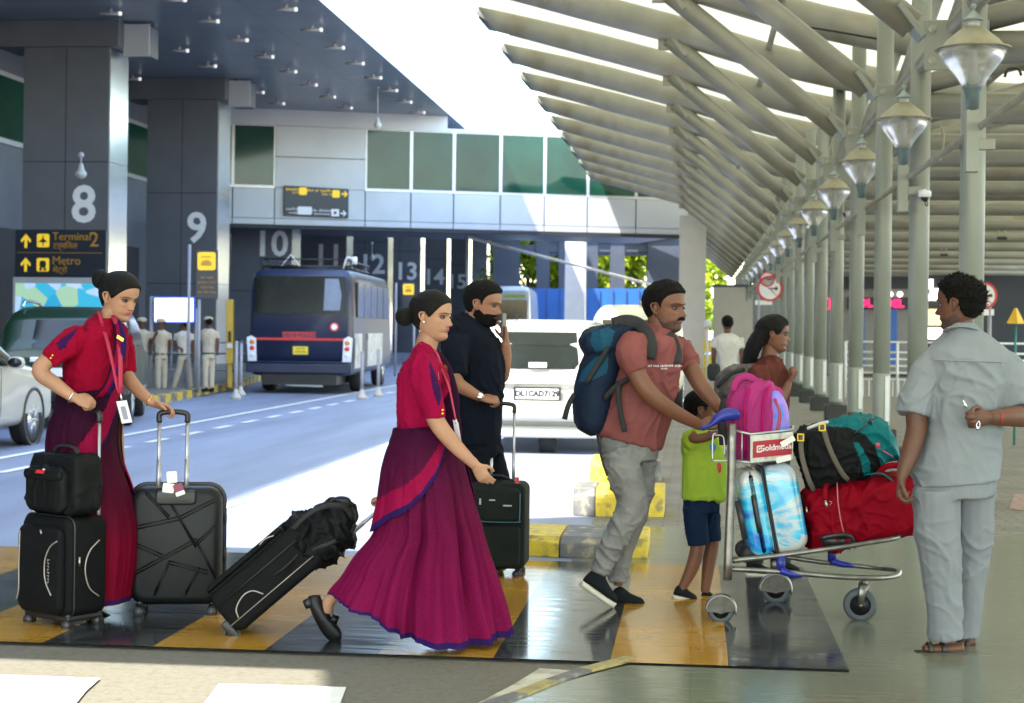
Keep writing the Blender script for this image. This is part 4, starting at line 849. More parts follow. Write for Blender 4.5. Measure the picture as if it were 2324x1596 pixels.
# white car at the left edge, right side showing
fw = V(80, 1006, 20.0); LWc = A3(fw[0]-.76, fw[1]-3.35, 0); ws = thing('white_hatchback', 'white car at the left edge showing its front wing, wheel and mirror', 'car', LWc, rz=R_(2.5))
c_ = Car([(0, .35, .85), (.05, .30, 1.0), (.3, .24, 1.35), (.6, .24, 1.47), (1.5, .22, 1.52), (2.1, .22, 1.45), (2.9, .22, 1.04), (3.5, .22, .95), (3.95, .25, .82), (4.15, .32, .6)], .87, .92, .24, .26); c_.body(44, 90).build('body', M_carw, ws)
for sd in (-1, 1):
    wheel(ws, (sd*.765, .8, .31), .31, .2, EX, 7, sd); wheel(ws, (sd*.765, 3.35, .31), .31, .2, EX, 7, sd)
    for y in (.8, 3.35): s = MB(); s.lathe([(.36, -.06), (.36, .012), (.32, .012), (.32, -.06), (.36, -.06)], (sd*(c_.side(y, .4)-.0), y, .33), EX*sd, 24); s.build('wheel_arch', M_blk2, ws)
    c_.side_patch([(.55, 1.36), (1.2, 1.42), (1.9, 1.39), (2.6, 1.08)], [(.5, .98), (1.2, .97), (1.9, .96), (2.65, .96)], sd).build('side_window', M_cglass, ws)
    s = MB(); s.ell((sd*.98, 2.45, 1.0), (.10, .07, .07), n=14, k=8, e=.8); mm = s.build('wing_mirror', M_carw, ws); s = MB(); s.ell((sd*.98, 2.40, 1.0), (.085, .04, .055), n=12, k=8); s.build('mirror_glass', M_cglass, mm)
    s = MB()
    for y in (1.28, 2.28): s.tube([(sd*(c_.side(y, z)+.002), y, z) for z in np.linspace(.38, .94, 8)], .004, 5)
    s.build('door_gap', M_blk2, ws); s = MB(); s.box((sd*(c_.side(1.4, .86)+.012), 1.42, .86), (.03, .17, .03)); s.build('door_handle', M_carw, ws, False, bevel=.008)
    s = MB(); s.ell((sd*.68, 3.92, .72), (.13, .16, .09), n=14, k=8, e=.8); s.build('headlight', M_lens, ws)
s = MB(); g = []
for v in np.linspace(0, 1, 6): z = 1.06+.36*v; y = 2.9-(z-1.04)/(1.45-1.04)*.8+.03; g.append([(x*(c_.hw(z)-.15), y, z+.01) for x in np.linspace(-1, 1, 9)])
s.grid(g, 0, False); s.build('windscreen', M_cglass, ws)
# ================================================================ PEOPLE
def proj(p):
    d = np.asarray(p)-CP; z = np.dot(d, cf); return CXV+FV*np.dot(d, cr)/z, CYV-FV*np.dot(d, cu)/z
def in_poly(x, y, P):
    c = False; n = len(P); j = n-1
    for i in range(n):
        if (P[i][1] > y) != (P[j][1] > y) and x < (P[j][0]-P[i][0])*(y-P[i][1])/(P[j][1]-P[i][1])+P[i][0]: c = not c
        j = i
    return c
def region(s, P, k, side=-1):
    "give the faces of s inside outline P (on the camera side) material k"
    v = np.vstack(s.v)
    for i, f in enumerate(s.f):
        q = v[list(f)]; c = q.mean(0); x, y = proj(c)
        if in_poly(x, y, P):
            n = np.cross(q[1]-q[0], q[2]-q[0])
            if np.dot(n, c-CP)*side > 0: s.m[i] = k
    return s
def skin_mat(n, c): 
    q = mat(n, c, .5, var=.13, vs=10, bump=.04, bs=120, spec=.35); q.node_tree.nodes['Principled BSDF'].inputs['Subsurface Weight'].default_value = .06
    q.node_tree.nodes['Principled BSDF'].inputs['Subsurface Radius'].default_value = (.02, .008, .004); return q
SK1 = skin_mat('skin_light', (.36, .185, .108)); SK2 = skin_mat('skin_medium', (.27, .125, .072)); SK3 = skin_mat('skin_brown', (.155, .064, .034)); SK4 = skin_mat('skin_deep', (.115, .05, .028))
M_lip = mat('lipstick', (.42, .02, .09), .3, var=.02); M_lipn = mat('lip_plain', (.22, .07, .05), .5); M_brow = mat('dark_hair_line', (.008, .006, .005), .5)
M_eyew = mat('eye_white', (.17, .14, .13), .5, var=.02); M_iris = mat('iris', (.008, .005, .004), .4)
def hair_mat(n, c, s=(6, 60, 6), b=.7, r=.55): return mat(n, c, r, var=.35, vs=9, bump=b, bs=16, stretch=s, spec=.16)
M_hair = hair_mat('black_hair', (.005, .004, .0035)); M_hairc = mat('cropped_hair', (.005, .004, .0035), .8, spec=.15, var=.4, vs=60, bump=1, bs=220)
M_beard = mat('beard', (.006, .005, .004), .8, spec=.15, var=.3, vs=60, bump=1, bs=260)
ZP = [-.5, -.475, -.43, -.37, -.30, -.25, -.2, -.15, -.1, 0, .08, .18, .28, .36, .43, .48, .5]
XF = [.12, .23, .315, .335, .315, .345, .345, .335, .338, .33, .362, .368, .345, .29, .20, .09, .0]
ZB = [-.5, -.45, -.4, -.3, -.2, -.1, 0, .1, .2, .3, .4, .46, .5]; XB = [.0, -.04, -.10, -.21, -.33, -.42, -.46, -.475, -.465, -.42, -.30, -.18, .0]
ZW = [-.5, -.45, -.4, -.3, -.2, -.1, 0, .1, .2, .3, .4, .46, .5]; WW = [.06, .15, .20, .25, .275, .295, .312, .325, .325, .30, .225, .14, .0]
def smf(x, X, Y):
    return float(np.interp(x, X, Y))*.5+float(np.interp(x-.02, X, Y))*.25+float(np.interp(x+.02, X, Y))*.25
NZ, NY = [-.2, -.185, -.165, -.14, -.10, -.05, 0, .06], [0, .035, .10, .128, .10, .065, .03, 0]
def face_bump(y, z, male):
    b = 0
    sy = np.interp(z, [-.2, -.1, .05], [.052, .045, .035]); b += np.interp(z, NZ, NY)*math.exp(-(y/sy)**2)*(1 if male else .86)
    b -= .045*math.exp(-((abs(y)-.14)/.065)**2-((z-.005)/.045)**2)
    b += (.022 if male else .008)*math.exp(-((z-.08)/.035)**2)*math.exp(-(y/.22)**4)
    b += .012*math.exp(-((abs(y)-.2)/.07)**2-((z+.08)/.07)**2)
    b += .018*math.exp(-(y/.09)**4)*(math.exp(-((z+.225)/.016)**2)+math.exp(-((z+.262)/.018)**2)) - .014*math.exp(-(y/.1)**4-((z+.243)/.006)**2)
    b += .012*math.exp(-(y/.10)**2-((z+.39)/.05)**2)
    return b
def hpt(a, z, male=False, off=0):
    "point of the head surface, azimuth a (0 = front), height z, units of head height"
    xf, xb, w_ = smf(z, ZP, XF), smf(z, ZB, XB), smf(z, ZW, WW)*(1.04 if male else 1)
    xc = .02; ca, sa = math.cos(a), math.sin(a)
    x = xc+(xf-xc)*ca if ca > 0 else xc+(xc-xb)*ca
    jaw = 1+.10*max(0, -z-.15)*(1 if male else .2)
    y = w_*sa*jaw
    if ca > 0: x += face_bump(y, z, male)*min(1, ca*3)
    return A3(x+off*ca, y+off*sa, z)
class Head:
    def __init__(s, c, yaw, pitch, hh, male=False, roll=0):
        "yaw 0 looks to picture right, 90 towards the camera"
        s.c = np.asarray(c); a = R_(yaw); p = R_(pitch); f0 = math.cos(a)*cr-math.sin(a)*cf
        s.f = nrm(math.cos(p)*f0+math.sin(p)*EZ); s.l = nrm(np.cross(EZ, f0)); s.u = np.cross(s.f, s.l)
        if roll: r = R_(roll); s.l, s.u = math.cos(r)*s.l+math.sin(r)*s.u, math.cos(r)*s.u-math.sin(r)*s.l
        s.h = hh; s.male = male; s.R = np.array([s.f, s.l, s.u]).T
    def w(s, p): return s.c+s.R@(np.asarray(p, float)*s.h)
    def skin(s, n=72, k=64):
        m = MB(); zs = -.5+1.0*(.5-.5*np.cos(np.linspace(0, math.pi, k))); zs = np.sort(np.unique(np.concatenate([zs, np.linspace(-.3, .1, 34)])))
        g = [[s.w(hpt(2*math.pi*j/n, z, s.male)) for j in range(n)] for z in zs]
        m.grid(g, 0, True, True, True)
        for i in range(len(zs)-1):
            for j in range(n):
                a = 2*math.pi*(j+.5)/n; z = (zs[i]+zs[i+1])/2; y = hpt(a, z)[1]
                if math.cos(a) > 0 and abs(y) < .085-abs(z+.243)*.9 and -.278 < z < -.212: m.m[i*n+j] = 1
        for sd in (-1, 1):
            e = MB(); e.ell((.283, sd*.138, .0), (.050, .046, .024), n=16, k=10, m=3); e.ell((.309, sd*.141, .001), (.030, .034, .028), n=12, k=8, m=4)
            for t_, mt, r in (([(.05, .062), (.12, .085), (.19, .08), (.245, .055)], 2, (.012, .008)), ([(.08, .010), (.14, .034), (.21, .012)], 2, (.011, .007)), ([(.085, -.012), (.14, -.03), (.20, -.006)], 2 if not s.male else 0, (.005, .004))):
                P = []
                for y, z in t_:
                    w_ = smf(z, ZW, WW)*(1.04 if s.male else 1); a = math.asin(min(.99, y/w_)); q = hpt(a, z, s.male); P.append((q[0]+.004, sd*y, z))
                if mt == 2 and r[0] == .012 and s.male: r = (.014, .008)
                if mt: e.tube(P, [(r[0]*.5, r[0]*.4), r, r, (r[0]*.3, r[1]*.3)][:len(P)] if len(P) == 4 else [(r[0]*.6, r[1]*.6), r, (r[0]*.5, r[1]*.5)], 6, 3, m=mt)
            # ear
            e.tube([(.0, sd*.315, .05), (-.05, sd*.352, .075), (-.105, sd*.365, .045), (-.10, sd*.36, -.02), (-.05, sd*.345, -.09), (-.01, sd*.325, -.125), (.0, sd*.31, -.09)], [(.018, .014), (.022, .016), (.024, .018), (.022, .016), (.022, .018), (.024, .02), (.012, .01)], 8, 3, m=0)
            e.ell((-.045, sd*.325, -.02), (.05, .03, .085), n=12, k=8, m=0)
            e.v = [np.array([s.w(p) for p in v]) for v in e.v]; m.join(e)
        return m
    def shell(s, thick, mask, n=72, k=60, amp=.004, fr=9, z0=-.5, seed=0, sink=-.03, soft=.05):
        "hair or beard: the head surface pushed out where mask(p) > 0 and sunk below the skin elsewhere"
        m = MB(); zs = np.linspace(z0, .499, k); g = []
        for z in zs:
            row = []
            for j in range(n):
                a = 2*math.pi*j/n; q = hpt(a, z, s.male); mk = mask(q, a); t = min(1, max(0, mk/soft)); t = t*t*(3-2*t)
                th = thick(q, a) if callable(thick) else thick
                th += amp*(noise.noise((q[0]*fr+seed, q[1]*fr, q[2]*fr))*2)*1.0
                o = sink+(th-sink)*t; nn = nrm(A3(q[0]-.02, q[1]*1.15, max(0, q[2]-.12)*1.7 if q[2] > 0 else 0)); row.append(s.w(q+nn*o))
            g.append(row)
        m.grid(g, 0, True, True, True); return m
def hairline(female):
    X = [-.5, -.25, -.17, -.12, -.08, -.02, .03, .07, .12, .2, .3, .36]
    Y = [-.30, -.33, -.28, -.14, .0, .07, .0, -.05, -.01, .09, .215, .27] if female else [-.24, -.30, -.26, -.16, .0, .085, .05, -.06, .11, .20, .255, .27]
    return lambda q, a: (q[2]-np.interp(q[0], X, Y))
def hand(s, w_, d, n, t, curl=(.3, .35, .25), k=1.0, thumb=.5, spread=.10, m=0):
    "w_ wrist, d to the knuckles, n the way the palm faces, t the thumb side"
    d = nrm(d); t = nrm(t-np.dot(t, d)*d); n_ = np.cross(d, t); n = n_ if np.dot(n_, n) > 0 else -n_; w_ = np.asarray(w_)
    s.tube([w_-d*.03*k, w_, w_+d*.035*k+n*.002, w_+d*.07*k, w_+d*.092*k], [(.021*k, .027*k), (.019*k, .028*k), (.017*k, .038*k), (.0155*k, .042*k), (.011*k, .039*k)], 14, 3, up=t, m=m)
    for i, (o, L_) in enumerate(((.030, .070), (.010, .079), (-.010, .074), (-.029, .058))):
        p = w_+d*(.085-.006*abs(i-1))*k+t*o*k; a = 0; P = [p-d*.02*k, p]; c = curl[i % len(curl)] if False else None
        sp = t*spread*(1.2-i*.8)*.5; dd = nrm(d+sp)
        for j, fr in enumerate((.45, .32, .23)):
            a += curl[j]*(1+.12*i); v = math.cos(a)*dd+math.sin(a)*n; p = p+v*L_*fr*k; P.append(p)
        r = (.0088, .0092, .0083, .0075, .0062) if i < 3 else (.0078, .008, .0072, .0065, .0055)
        s.tube(P, [q*k for q in r], 8, 3, m=m)
    b = w_+d*.022*k+t*.026*k; v1 = nrm(d*.62+t*.75+n*.35); v2 = nrm(d*.85+t*(.5-.6*thumb)+n*(.25+.5*thumb)); v3 = nrm(d*.9+t*(.2-.8*thumb)+n*(.2+.7*thumb))
    s.tube([w_+d*.005*k+t*.008*k, b, b+v1*.032*k, b+v1*.032*k+v2*.032*k, b+v1*.032*k+v2*.032*k+v3*.024*k], [.016*k, .0145*k, .011*k, .0098*k, .007*k], 8, 3, m=m)
class Person:
    def __init__(s, label, D, foot, group='people on the crossing', name='person'):
        s.D = D; g = V(foot[0], foot[1], D); s.t = thing(name, label, 'person', (g[0], g[1], 0), group); s.sk = MB()
    def P(s, x, y, d=0): return V(x, y, s.D+d)
    def path(s, pts): return [s.P(*p) for p in pts]
    def limb(s, m, pts, rad, n=14, sub=4): m.tube(s.path(pts), rad, n, sub); return m
    def rings(s, m, st, n=36, e=1.0, sub=5, cap=True):
        "stations (xl, yl, xr, yr, half depth[, depth offset])"
        A = crom([list(q)+[0]*(6-len(q)) for q in st], sub); g = []
        for xl, yl, xr, yr, b, o in A:
            L, R = s.P(xl, yl, o), s.P(xr, yr, o); C = (L+R)/2; h = (R-L)/2; row = []
            for j in range(n):
                a = 2*math.pi*j/n; ca, sa = math.cos(a), math.sin(a)
                row.append(C+h*math.copysign(abs(ca)**e, ca)+cf*b*math.copysign(abs(sa)**e, sa))
            g.append(row)
        m.grid(g, 0, True, cap, cap); return m
    def finish(s, head, skin, hair=None, hmat=None, lip=None, vox=.0055, extra=None):
        b = fuse(s.sk, vox, 5); b.join(head.skin()) if head else None
        s.body = b.build('body', [skin, lip or M_lipn, M_brow, M_eyew, M_iris], s.t)
        if hair: hair.build('hair', hmat or M_hair, s.t)
    def cloth(s, m, name, mt, vox=.008, it=4, disp=None, regions=(), label=None):
        f = fuse(m, vox, it, disp)
        for P, k in regions: region(f, P, k)
        return f.build(name, mt, s.t, label=label)
def shoe(par, heel, toe, k, mu, ms, up=EZ, wd=1.0, name='shoe', hi=1.0):
    heel, toe = np.asarray(heel), np.asarray(toe); a = toe-heel; L = np.linalg.norm(a); a /= L; n = nrm(up-np.dot(up, a)*a); sd = np.cross(a, n)
    U = [0, .04, .14, .3, .45, .6, .78, .92, 1]; Hh = [.03, .06, .082*hi, .088*hi, .072, .055, .042, .032, .012]; Wd = [.012, .028, .034, .034, .035, .041, .042, .030, .008]
    m = MB(); g = []
    for u, h, w_ in crom(list(zip(U, Hh, Wd)), 3):
        c = heel+a*L*u; w_ *= wd*k; h *= k; g.append([c+sd*w_*math.cos(t)+n*(h*.5+h*.5*math.copysign(abs(math.sin(t))**.8, math.sin(t))) for t in np.arange(16)*math.pi/8])
    m.grid(g, 0, True, True, True); o = m.build(name, mu, par)
    m = MB(); g = []
    for u, h, w_ in crom(list(zip(U, Hh, Wd)), 3):
        c = heel+a*L*(u*1.02-.01)-n*.012*k; w_ = w_*wd*k+.004; g.append([c+sd*w_*math.copysign(abs(math.cos(t))**.6, math.cos(t))+n*.015*k*math.copysign(abs(math.sin(t))**.6, math.sin(t)) for t in np.arange(16)*math.pi/8])
    m.grid(g, 0, True, True, True); m.build('sole', ms, o); return o
def fabric(n, c, **k):
    d = dict(rough=.85, var=.1, vs=7, bump=.25, bs=420, spec=.07); d.update(k); return mat(n, c, **d)
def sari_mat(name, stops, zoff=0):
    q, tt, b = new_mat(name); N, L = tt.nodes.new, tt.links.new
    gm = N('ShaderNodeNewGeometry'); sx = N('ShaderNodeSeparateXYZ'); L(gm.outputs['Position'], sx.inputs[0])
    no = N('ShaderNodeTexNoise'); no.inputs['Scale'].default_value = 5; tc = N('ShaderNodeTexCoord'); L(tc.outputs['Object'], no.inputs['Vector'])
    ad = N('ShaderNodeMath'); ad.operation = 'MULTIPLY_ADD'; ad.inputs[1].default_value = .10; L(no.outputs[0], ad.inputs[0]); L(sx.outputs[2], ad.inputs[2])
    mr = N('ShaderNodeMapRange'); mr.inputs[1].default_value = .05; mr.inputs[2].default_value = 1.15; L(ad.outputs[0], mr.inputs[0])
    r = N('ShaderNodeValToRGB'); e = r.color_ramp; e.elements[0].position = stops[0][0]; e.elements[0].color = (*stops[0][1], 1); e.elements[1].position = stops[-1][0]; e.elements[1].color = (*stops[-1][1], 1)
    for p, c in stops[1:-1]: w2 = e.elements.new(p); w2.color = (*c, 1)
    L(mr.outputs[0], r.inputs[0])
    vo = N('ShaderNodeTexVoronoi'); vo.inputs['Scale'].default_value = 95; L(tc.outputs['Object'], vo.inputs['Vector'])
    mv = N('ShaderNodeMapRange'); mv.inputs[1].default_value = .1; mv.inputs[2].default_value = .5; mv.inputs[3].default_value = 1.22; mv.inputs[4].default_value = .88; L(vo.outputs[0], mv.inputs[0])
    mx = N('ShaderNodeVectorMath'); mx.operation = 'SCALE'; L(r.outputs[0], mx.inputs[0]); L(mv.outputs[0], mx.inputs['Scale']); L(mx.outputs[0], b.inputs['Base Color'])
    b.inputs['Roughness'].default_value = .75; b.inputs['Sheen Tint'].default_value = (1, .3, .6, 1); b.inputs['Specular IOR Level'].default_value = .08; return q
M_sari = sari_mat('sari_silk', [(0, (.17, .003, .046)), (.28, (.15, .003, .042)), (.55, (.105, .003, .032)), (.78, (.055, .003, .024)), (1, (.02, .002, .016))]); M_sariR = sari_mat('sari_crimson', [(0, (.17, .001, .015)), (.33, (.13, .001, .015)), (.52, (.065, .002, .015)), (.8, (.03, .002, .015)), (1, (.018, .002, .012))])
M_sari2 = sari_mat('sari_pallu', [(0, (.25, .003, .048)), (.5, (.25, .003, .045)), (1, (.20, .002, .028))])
M_bord = fabric('sari_border', (.022, .008, .07)); M_blz = fabric('blouse_magenta', (.25, .003, .036)); M_blr = fabric('blouse_crimson', (.24, .002, .02)); M_plum = fabric('plum_insert', (.035, .006, .05))
M_gold = mat('gold', (.7, .42, .08), .25, 1); M_lany = mat('lanyard_red', (.36, .008, .045), .6); M_card = mat('id_card', (.7, .7, .72), .3, coat=.5)
def skirt(per, st, sag, f, amp, n=150, m=110, seed=0, grow=0, cut=None, border=.028, hem=True, pl=None):
    A = np.array([list(q) for q in st], float); T = np.linspace(0, len(A)-1, m); C = crom(A, 14); idx = np.linspace(0, len(C)-1, m); g = []
    C = np.array([[np.interp(i, np.arange(len(C)), C[:, j]) for j in range(A.shape[1])] for i in idx])
    for i, (xl, yl, xr, yr, b) in enumerate(C):
        v = i/(m-1); row = []; am = amp*(max(0, v-.05)**1.1); ff = float(np.interp(v, *f))
        for j in range(n):
            a = 2*math.pi*j/n; ca, sa = math.cos(a), math.sin(a); u = (ca+1)/2
            x = xl+(xr-xl)*u; y = yl+(yr-yl)*u
            if sag: y += float(np.interp(u, *sag))*ff*(.35+.65*max(0, -sa)**.5 if sa < 0 else .35)
            w_ = 1.0 if pl is None else pl(u, v)
            q = noise.noise((ca*2.2+seed, sa*2.2, v*1.6+seed)); ph = 3.2*q+1.2*v
            r = am*w_*(1.5*noise.noise((ca*4.2+seed, sa*4.2+.5*v, v*.5))+1.0*(.55-2.6*abs(noise.noise((ca*7.5+.6*v, sa*7.5+seed, v*.7+seed))))+.12*math.sin(17*a+ph*3))
            r += .012*noise.noise((ca*3, sa*3, v*7+seed))
            p = per.P(x, y, 0)+cf*b*sa; nn = nrm(cr*ca*.8+cf*sa); row.append(p+nn*(r*(.25+.75*abs(sa))+grow))
        g.append(row)
    s = MB(); s.grid(g, 0, True, False, False)
    if hem:
        for k in range(len(s.f)):
            if k//n >= (m-1)*(1-border): s.m[k] = 1
    return s, g
# ---------------------------------------------------------------- woman in the middle
w2 = Person('woman in a magenta sari striding right and pulling a tilted case', 7.7, (990, 1462))
w2.limb(w2.sk, [(962, 815), (966, 790), (976, 760), (985, 742)], [(.06, .06), (.052, .05), (.05, .048), (.05, .05)])
w2.rings(w2.sk, [(915, 960, 1000, 960, .10), (915, 880, 1012, 880, .12), (925, 825, 1000, 830, .14), (950, 800, 985, 800, .07)])
w2.limb(w2.sk, [(972, 830, -.14), (980, 900, -.19), (990, 955, -.2), (1030, 1008, -.21), (1070, 1048, -.21), (1078, 1056, -.21)], [.045, .042, .041, .035, .025, .022])
hand(w2.sk, w2.P(1079, 1056, -.21), cr*.55-EZ*.8+cf*.05, cf*.8-cr*.5, cr*.8+EZ*.5-cf*.3, (.35, .45, .35), .84, .5)
w2.limb(w2.sk, [(955, 825, .14), (945, 920, .2), (915, 1040, .22), (880, 1112, .2)], [.04, .038, .032, .024])
hand(w2.sk, w2.P(873, 1112, .2), -EZ*.9-cr*.3, -cr+cf*.2, -cf, (1.2, 1.3, .8), .9, .8)
w2.limb(w2.sk, [(950, 1000, -.04), (905, 1170, -.03), (835, 1280, 0), (778, 1335, 0), (748, 1364, 0), (742, 1392, 0)], [.075, .055, .042, .034, .030, .028]); w2.limb(w2.sk, [(975, 1000, .08), (1030, 1200, .06), (1060, 1440, .04)], [.075, .055, .032])
h2 = Head(w2.P(982, 718), 24, -4, .236)
bun = h2.shell(lambda q, a: .035+.02*max(0, -q[0]), hairline(True), amp=.002, fr=5)
bun.ell(w2.P(918, 719, -.01), (.043, .046, .045), n=24, k=16); bun.tube(w2.path([(936, 712), (926, 716)]), [.035, .03], 12)
w2.finish(h2, SK1, bun, M_hair, M_lip)
s = MB()
w2.rings(s, [(904, 985, 1008, 978, .135), (903, 950, 1011, 945, .13), (905, 900, 1024, 895, .145), (906, 870, 1026, 868, .16), (911, 845, 1016, 845, .165), (924, 815, 1001, 822, .165), (940, 795, 990, 803, .10), (948, 782, 988, 792, .066), (951, 775, 984, 782, .062)], e=.92)
w2.limb(s, [(958, 822, -.12), (965, 845, -.17), (972, 885, -.2), (984, 925, -.2), (988, 950, -.2)], [.055, .060, .056, .048, .046])
w2.limb(s, [(955, 822, .12), (948, 860, .18), (945, 915, .2)], [.05, .052, .044])
w2.cloth(s, 'blouse', [M_blz, M_plum], .0065, 7, folds(.009, (13, 8, 8), 3, .5), [([(974, 816), (987, 845), (999, 880), (1002, 900), (996, 924), (984, 895), (976, 850)], 1)])
st2 = [(901, 972, 1014, 962, .135), (892, 1000, 1032, 985, .165), (876, 1048, 1048, 1040, .20), (867, 1105, 1064, 1100, .21), (858, 1160, 1078, 1160, .21), (846, 1212, 1092, 1210, .21), (806, 1262, 1107, 1262, .22), (779, 1304, 1122, 1312, .24), (758, 1330, 1139, 1376, .27), (747, 1345, 1152, 1437, .29)]
sg = ([0, .07, .26, .43, .6, .87, 1], [0, 6, 18, 40, 42, 26, 0])
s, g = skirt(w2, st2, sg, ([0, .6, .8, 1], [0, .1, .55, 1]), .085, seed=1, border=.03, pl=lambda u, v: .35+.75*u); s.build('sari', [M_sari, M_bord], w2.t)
# draped upper layer with a diagonal border
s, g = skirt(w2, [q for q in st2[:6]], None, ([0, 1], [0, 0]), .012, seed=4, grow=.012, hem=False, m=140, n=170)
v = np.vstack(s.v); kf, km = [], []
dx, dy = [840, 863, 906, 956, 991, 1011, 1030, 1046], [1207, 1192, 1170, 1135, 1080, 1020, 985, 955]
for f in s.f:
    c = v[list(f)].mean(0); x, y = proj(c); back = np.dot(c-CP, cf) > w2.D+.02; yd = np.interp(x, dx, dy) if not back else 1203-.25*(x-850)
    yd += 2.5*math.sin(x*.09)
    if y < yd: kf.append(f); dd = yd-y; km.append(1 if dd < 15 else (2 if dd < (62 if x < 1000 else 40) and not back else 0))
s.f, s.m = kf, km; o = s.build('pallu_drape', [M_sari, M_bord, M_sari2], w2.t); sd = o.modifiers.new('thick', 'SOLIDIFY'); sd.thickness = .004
s = MB(); w2.limb(s, [(1025, 990, -.06), (1019, 940, -.10), (1016, 895, -.07), (1000, 840, .03), (975, 805, .12)], [(.05, .018), (.05, .018), (.05, .016), (.05, .014), (.05, .012)]); s.build('shoulder_drape', M_sari, w2.t)
s = MB(); w2.limb(s, [(948, 777, -.05), (970, 792, -.065), (1000, 835, -.10), (1019, 880, -.16), (1028, 920, -.17), (1034, 952, -.175)], [(.009, .003)]*6, 6); s.tube([w2.P(962, 776, .03), w2.P(990, 800, -.04), w2.P(1003, 835, -.06), w2.P(1020, 880, -.14)], [(.009, .003)]*4, 6, 4); o = s.build('lanyard', M_lany, w2.t)
s = MB(); s.prism([(-.022, -.06), (.012, -.065), (.022, .045), (-.010, .05)], w2.P(1037, 978, -.18), nrm(cr*.6-cf*.5-EZ*.15), nrm(EZ-cr*.25), cf*.003); s.build('id_card', M_card, o, False); s = MB(); s.tube([w2.P(1034, 952, -.175), w2.P(1036, 962, -.18)], .006, 6); s.build('clip', M_chr, o)
s = MB(); s.box(w2.P(1012, 834, -.14), (.03, .006, .016), R=np.array([nrm(cr*.5-cf*.5-EZ*.5), cf, cu]).T); s.build('name_badge', M_gold, w2.t, False)
for y in (931, 939): s = MB(); s.ell(w2.P(1004, y, -.235), .007, n=10, k=6); s.build('sleeve_button', M_gold, w2.t)
s = MB(); s.ell(h2.w((-.01, -.345, -.115)), .0055, n=8, k=6); s.build('earring', M_card, w2.t)
M_leather = mat('black_leather', (.006, .006, .007), .4, var=.2, vs=9, spec=.3)
s = MB(); s.tube(w2.path([(713, 1352), (716, 1368), (731, 1400), (748, 1427), (764, 1446), (773, 1453)]), [(.028, .022), (.033, .032), (.036, .036), (.040, .031), (.034, .022), (.012, .010)], 16, 4); o = s.build('loafer', M_leather, w2.t)
s = MB(); s.tube(w2.path([(708, 1366), (692, 1373)]), [(.028, .024), (.026, .022)], 12, e=.7); s.build('block_heel', M_blk2, o); s = MB(); s.tube(w2.path([(752, 1402), (768, 1408)]), [(.034, .022), (.03, .018)], 12, e=.8); s.build('tongue', M_leather, o)
shoe(w2.t, w2.P(1060, 1470, .05), w2.P(1120, 1476, .05), .9, M_leather, M_blk2)
# ---------------------------------------------------------------- woman on the left
w1 = Person('woman in a crimson sari leaning forward at the left between two suitcases', 8.3, (220, 1400))
w1.limb(w1.sk, [(233, 755, .02), (243, 728, .0), (256, 705, -.01), (266, 695)], [(.06, .06), (.05, .05), (.048, .048), (.05, .05)])
w1.rings(w1.sk, [(155, 890, 250, 885, .10), (160, 820, 275, 820, .12), (185, 765, 270, 765, .13), (215, 735, 262, 735, .07)])
w1.limb(w1.sk, [(170, 765, -.12), (120, 808, -.18), (90, 842, -.2), (125, 872, -.23), (158, 896, -.25), (170, 904, -.25)], [.048, .042, .041, .036, .028, .025])
hand(w1.sk, w1.P(171, 903, -.25), cr*.95-EZ*.35, -EZ*.75+cf*.7, cr*.2+EZ*.6+cf*.6, (.9, 1.2, .8), .92, .6)
w1.limb(w1.sk, [(275, 780, .12), (286, 840, .12), (290, 858, .1), (318, 890, .06), (346, 914, .02)], [.045, .041, .038, .032, .024])
hand(w1.sk, w1.P(348, 916, .02), cr*.93-EZ*.25, -EZ*.8-cf*.2, -cf*.8+EZ*.3+cr*.2, (.45, .75, .6), .95, .35)
w1.limb(w1.sk, [(200, 950), (200, 1150), (200, 1330)], [.085, .06, .035]); w1.limb(w1.sk, [(240, 950, .1), (260, 1150, .1), (262, 1350, .1)], [.085, .06, .035])
h1 = Head(w1.P(272, 674), 30, -17, .248)
bun = h1.shell(lambda q, a: .035+.02*max(0, -q[0]), hairline(True), amp=.002, fr=5, seed=4)
bun.ell(w1.P(228, 634, .03), (.043, .046, .05), n=24, k=16); bun.tube(w1.path([(243, 643, .02), (234, 638, .03)]), [.034, .03], 12)
w1.finish(h1, SK1, bun, M_hair, M_lip)
s = MB()
w1.rings(s, [(140, 903, 262, 892, .135), (142, 870, 272, 868, .135), (147, 830, 283, 828, .15), (156, 795, 288, 795, .165), (172, 765, 287, 768, .17), (195, 742, 283, 748, .15), (208, 727, 275, 737, .10), (217, 718, 268, 730, .075)], e=.92)
w1.limb(s, [(185, 762, -.12), (158, 782, -.17), (128, 802, -.185), (112, 817, -.19)], [.062, .066, .056, .047]); w1.limb(s, [(272, 765, .1), (283, 800, .13), (288, 846, .12)], [.055, .056, .046])
w1.cloth(s, 'blouse', [M_blr, M_plum], .0065, 7, folds(.011, (11, 8, 9), 7, -.5), [([(178, 741), (165, 752), (140, 768), (127, 779), (133, 795), (150, 790), (156, 775), (170, 760)], 1)])
st1 = [(139, 893, 264, 880, .14), (134, 925, 270, 925, .17), (119, 972, 266, 985, .19), (115, 1030, 270, 1045, .19), (122, 1100, 290, 1100, .19), (132, 1160, 308, 1165, .20), (142, 1215, 313, 1212, .20), (152, 1290, 309, 1290, .20), (165, 1368, 297, 1362, .20)]
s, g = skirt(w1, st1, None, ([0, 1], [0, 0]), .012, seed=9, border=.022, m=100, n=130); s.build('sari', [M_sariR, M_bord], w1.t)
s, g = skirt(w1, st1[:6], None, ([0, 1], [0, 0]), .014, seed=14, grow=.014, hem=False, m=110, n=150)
v = np.vstack(s.v); kf, km = [], []
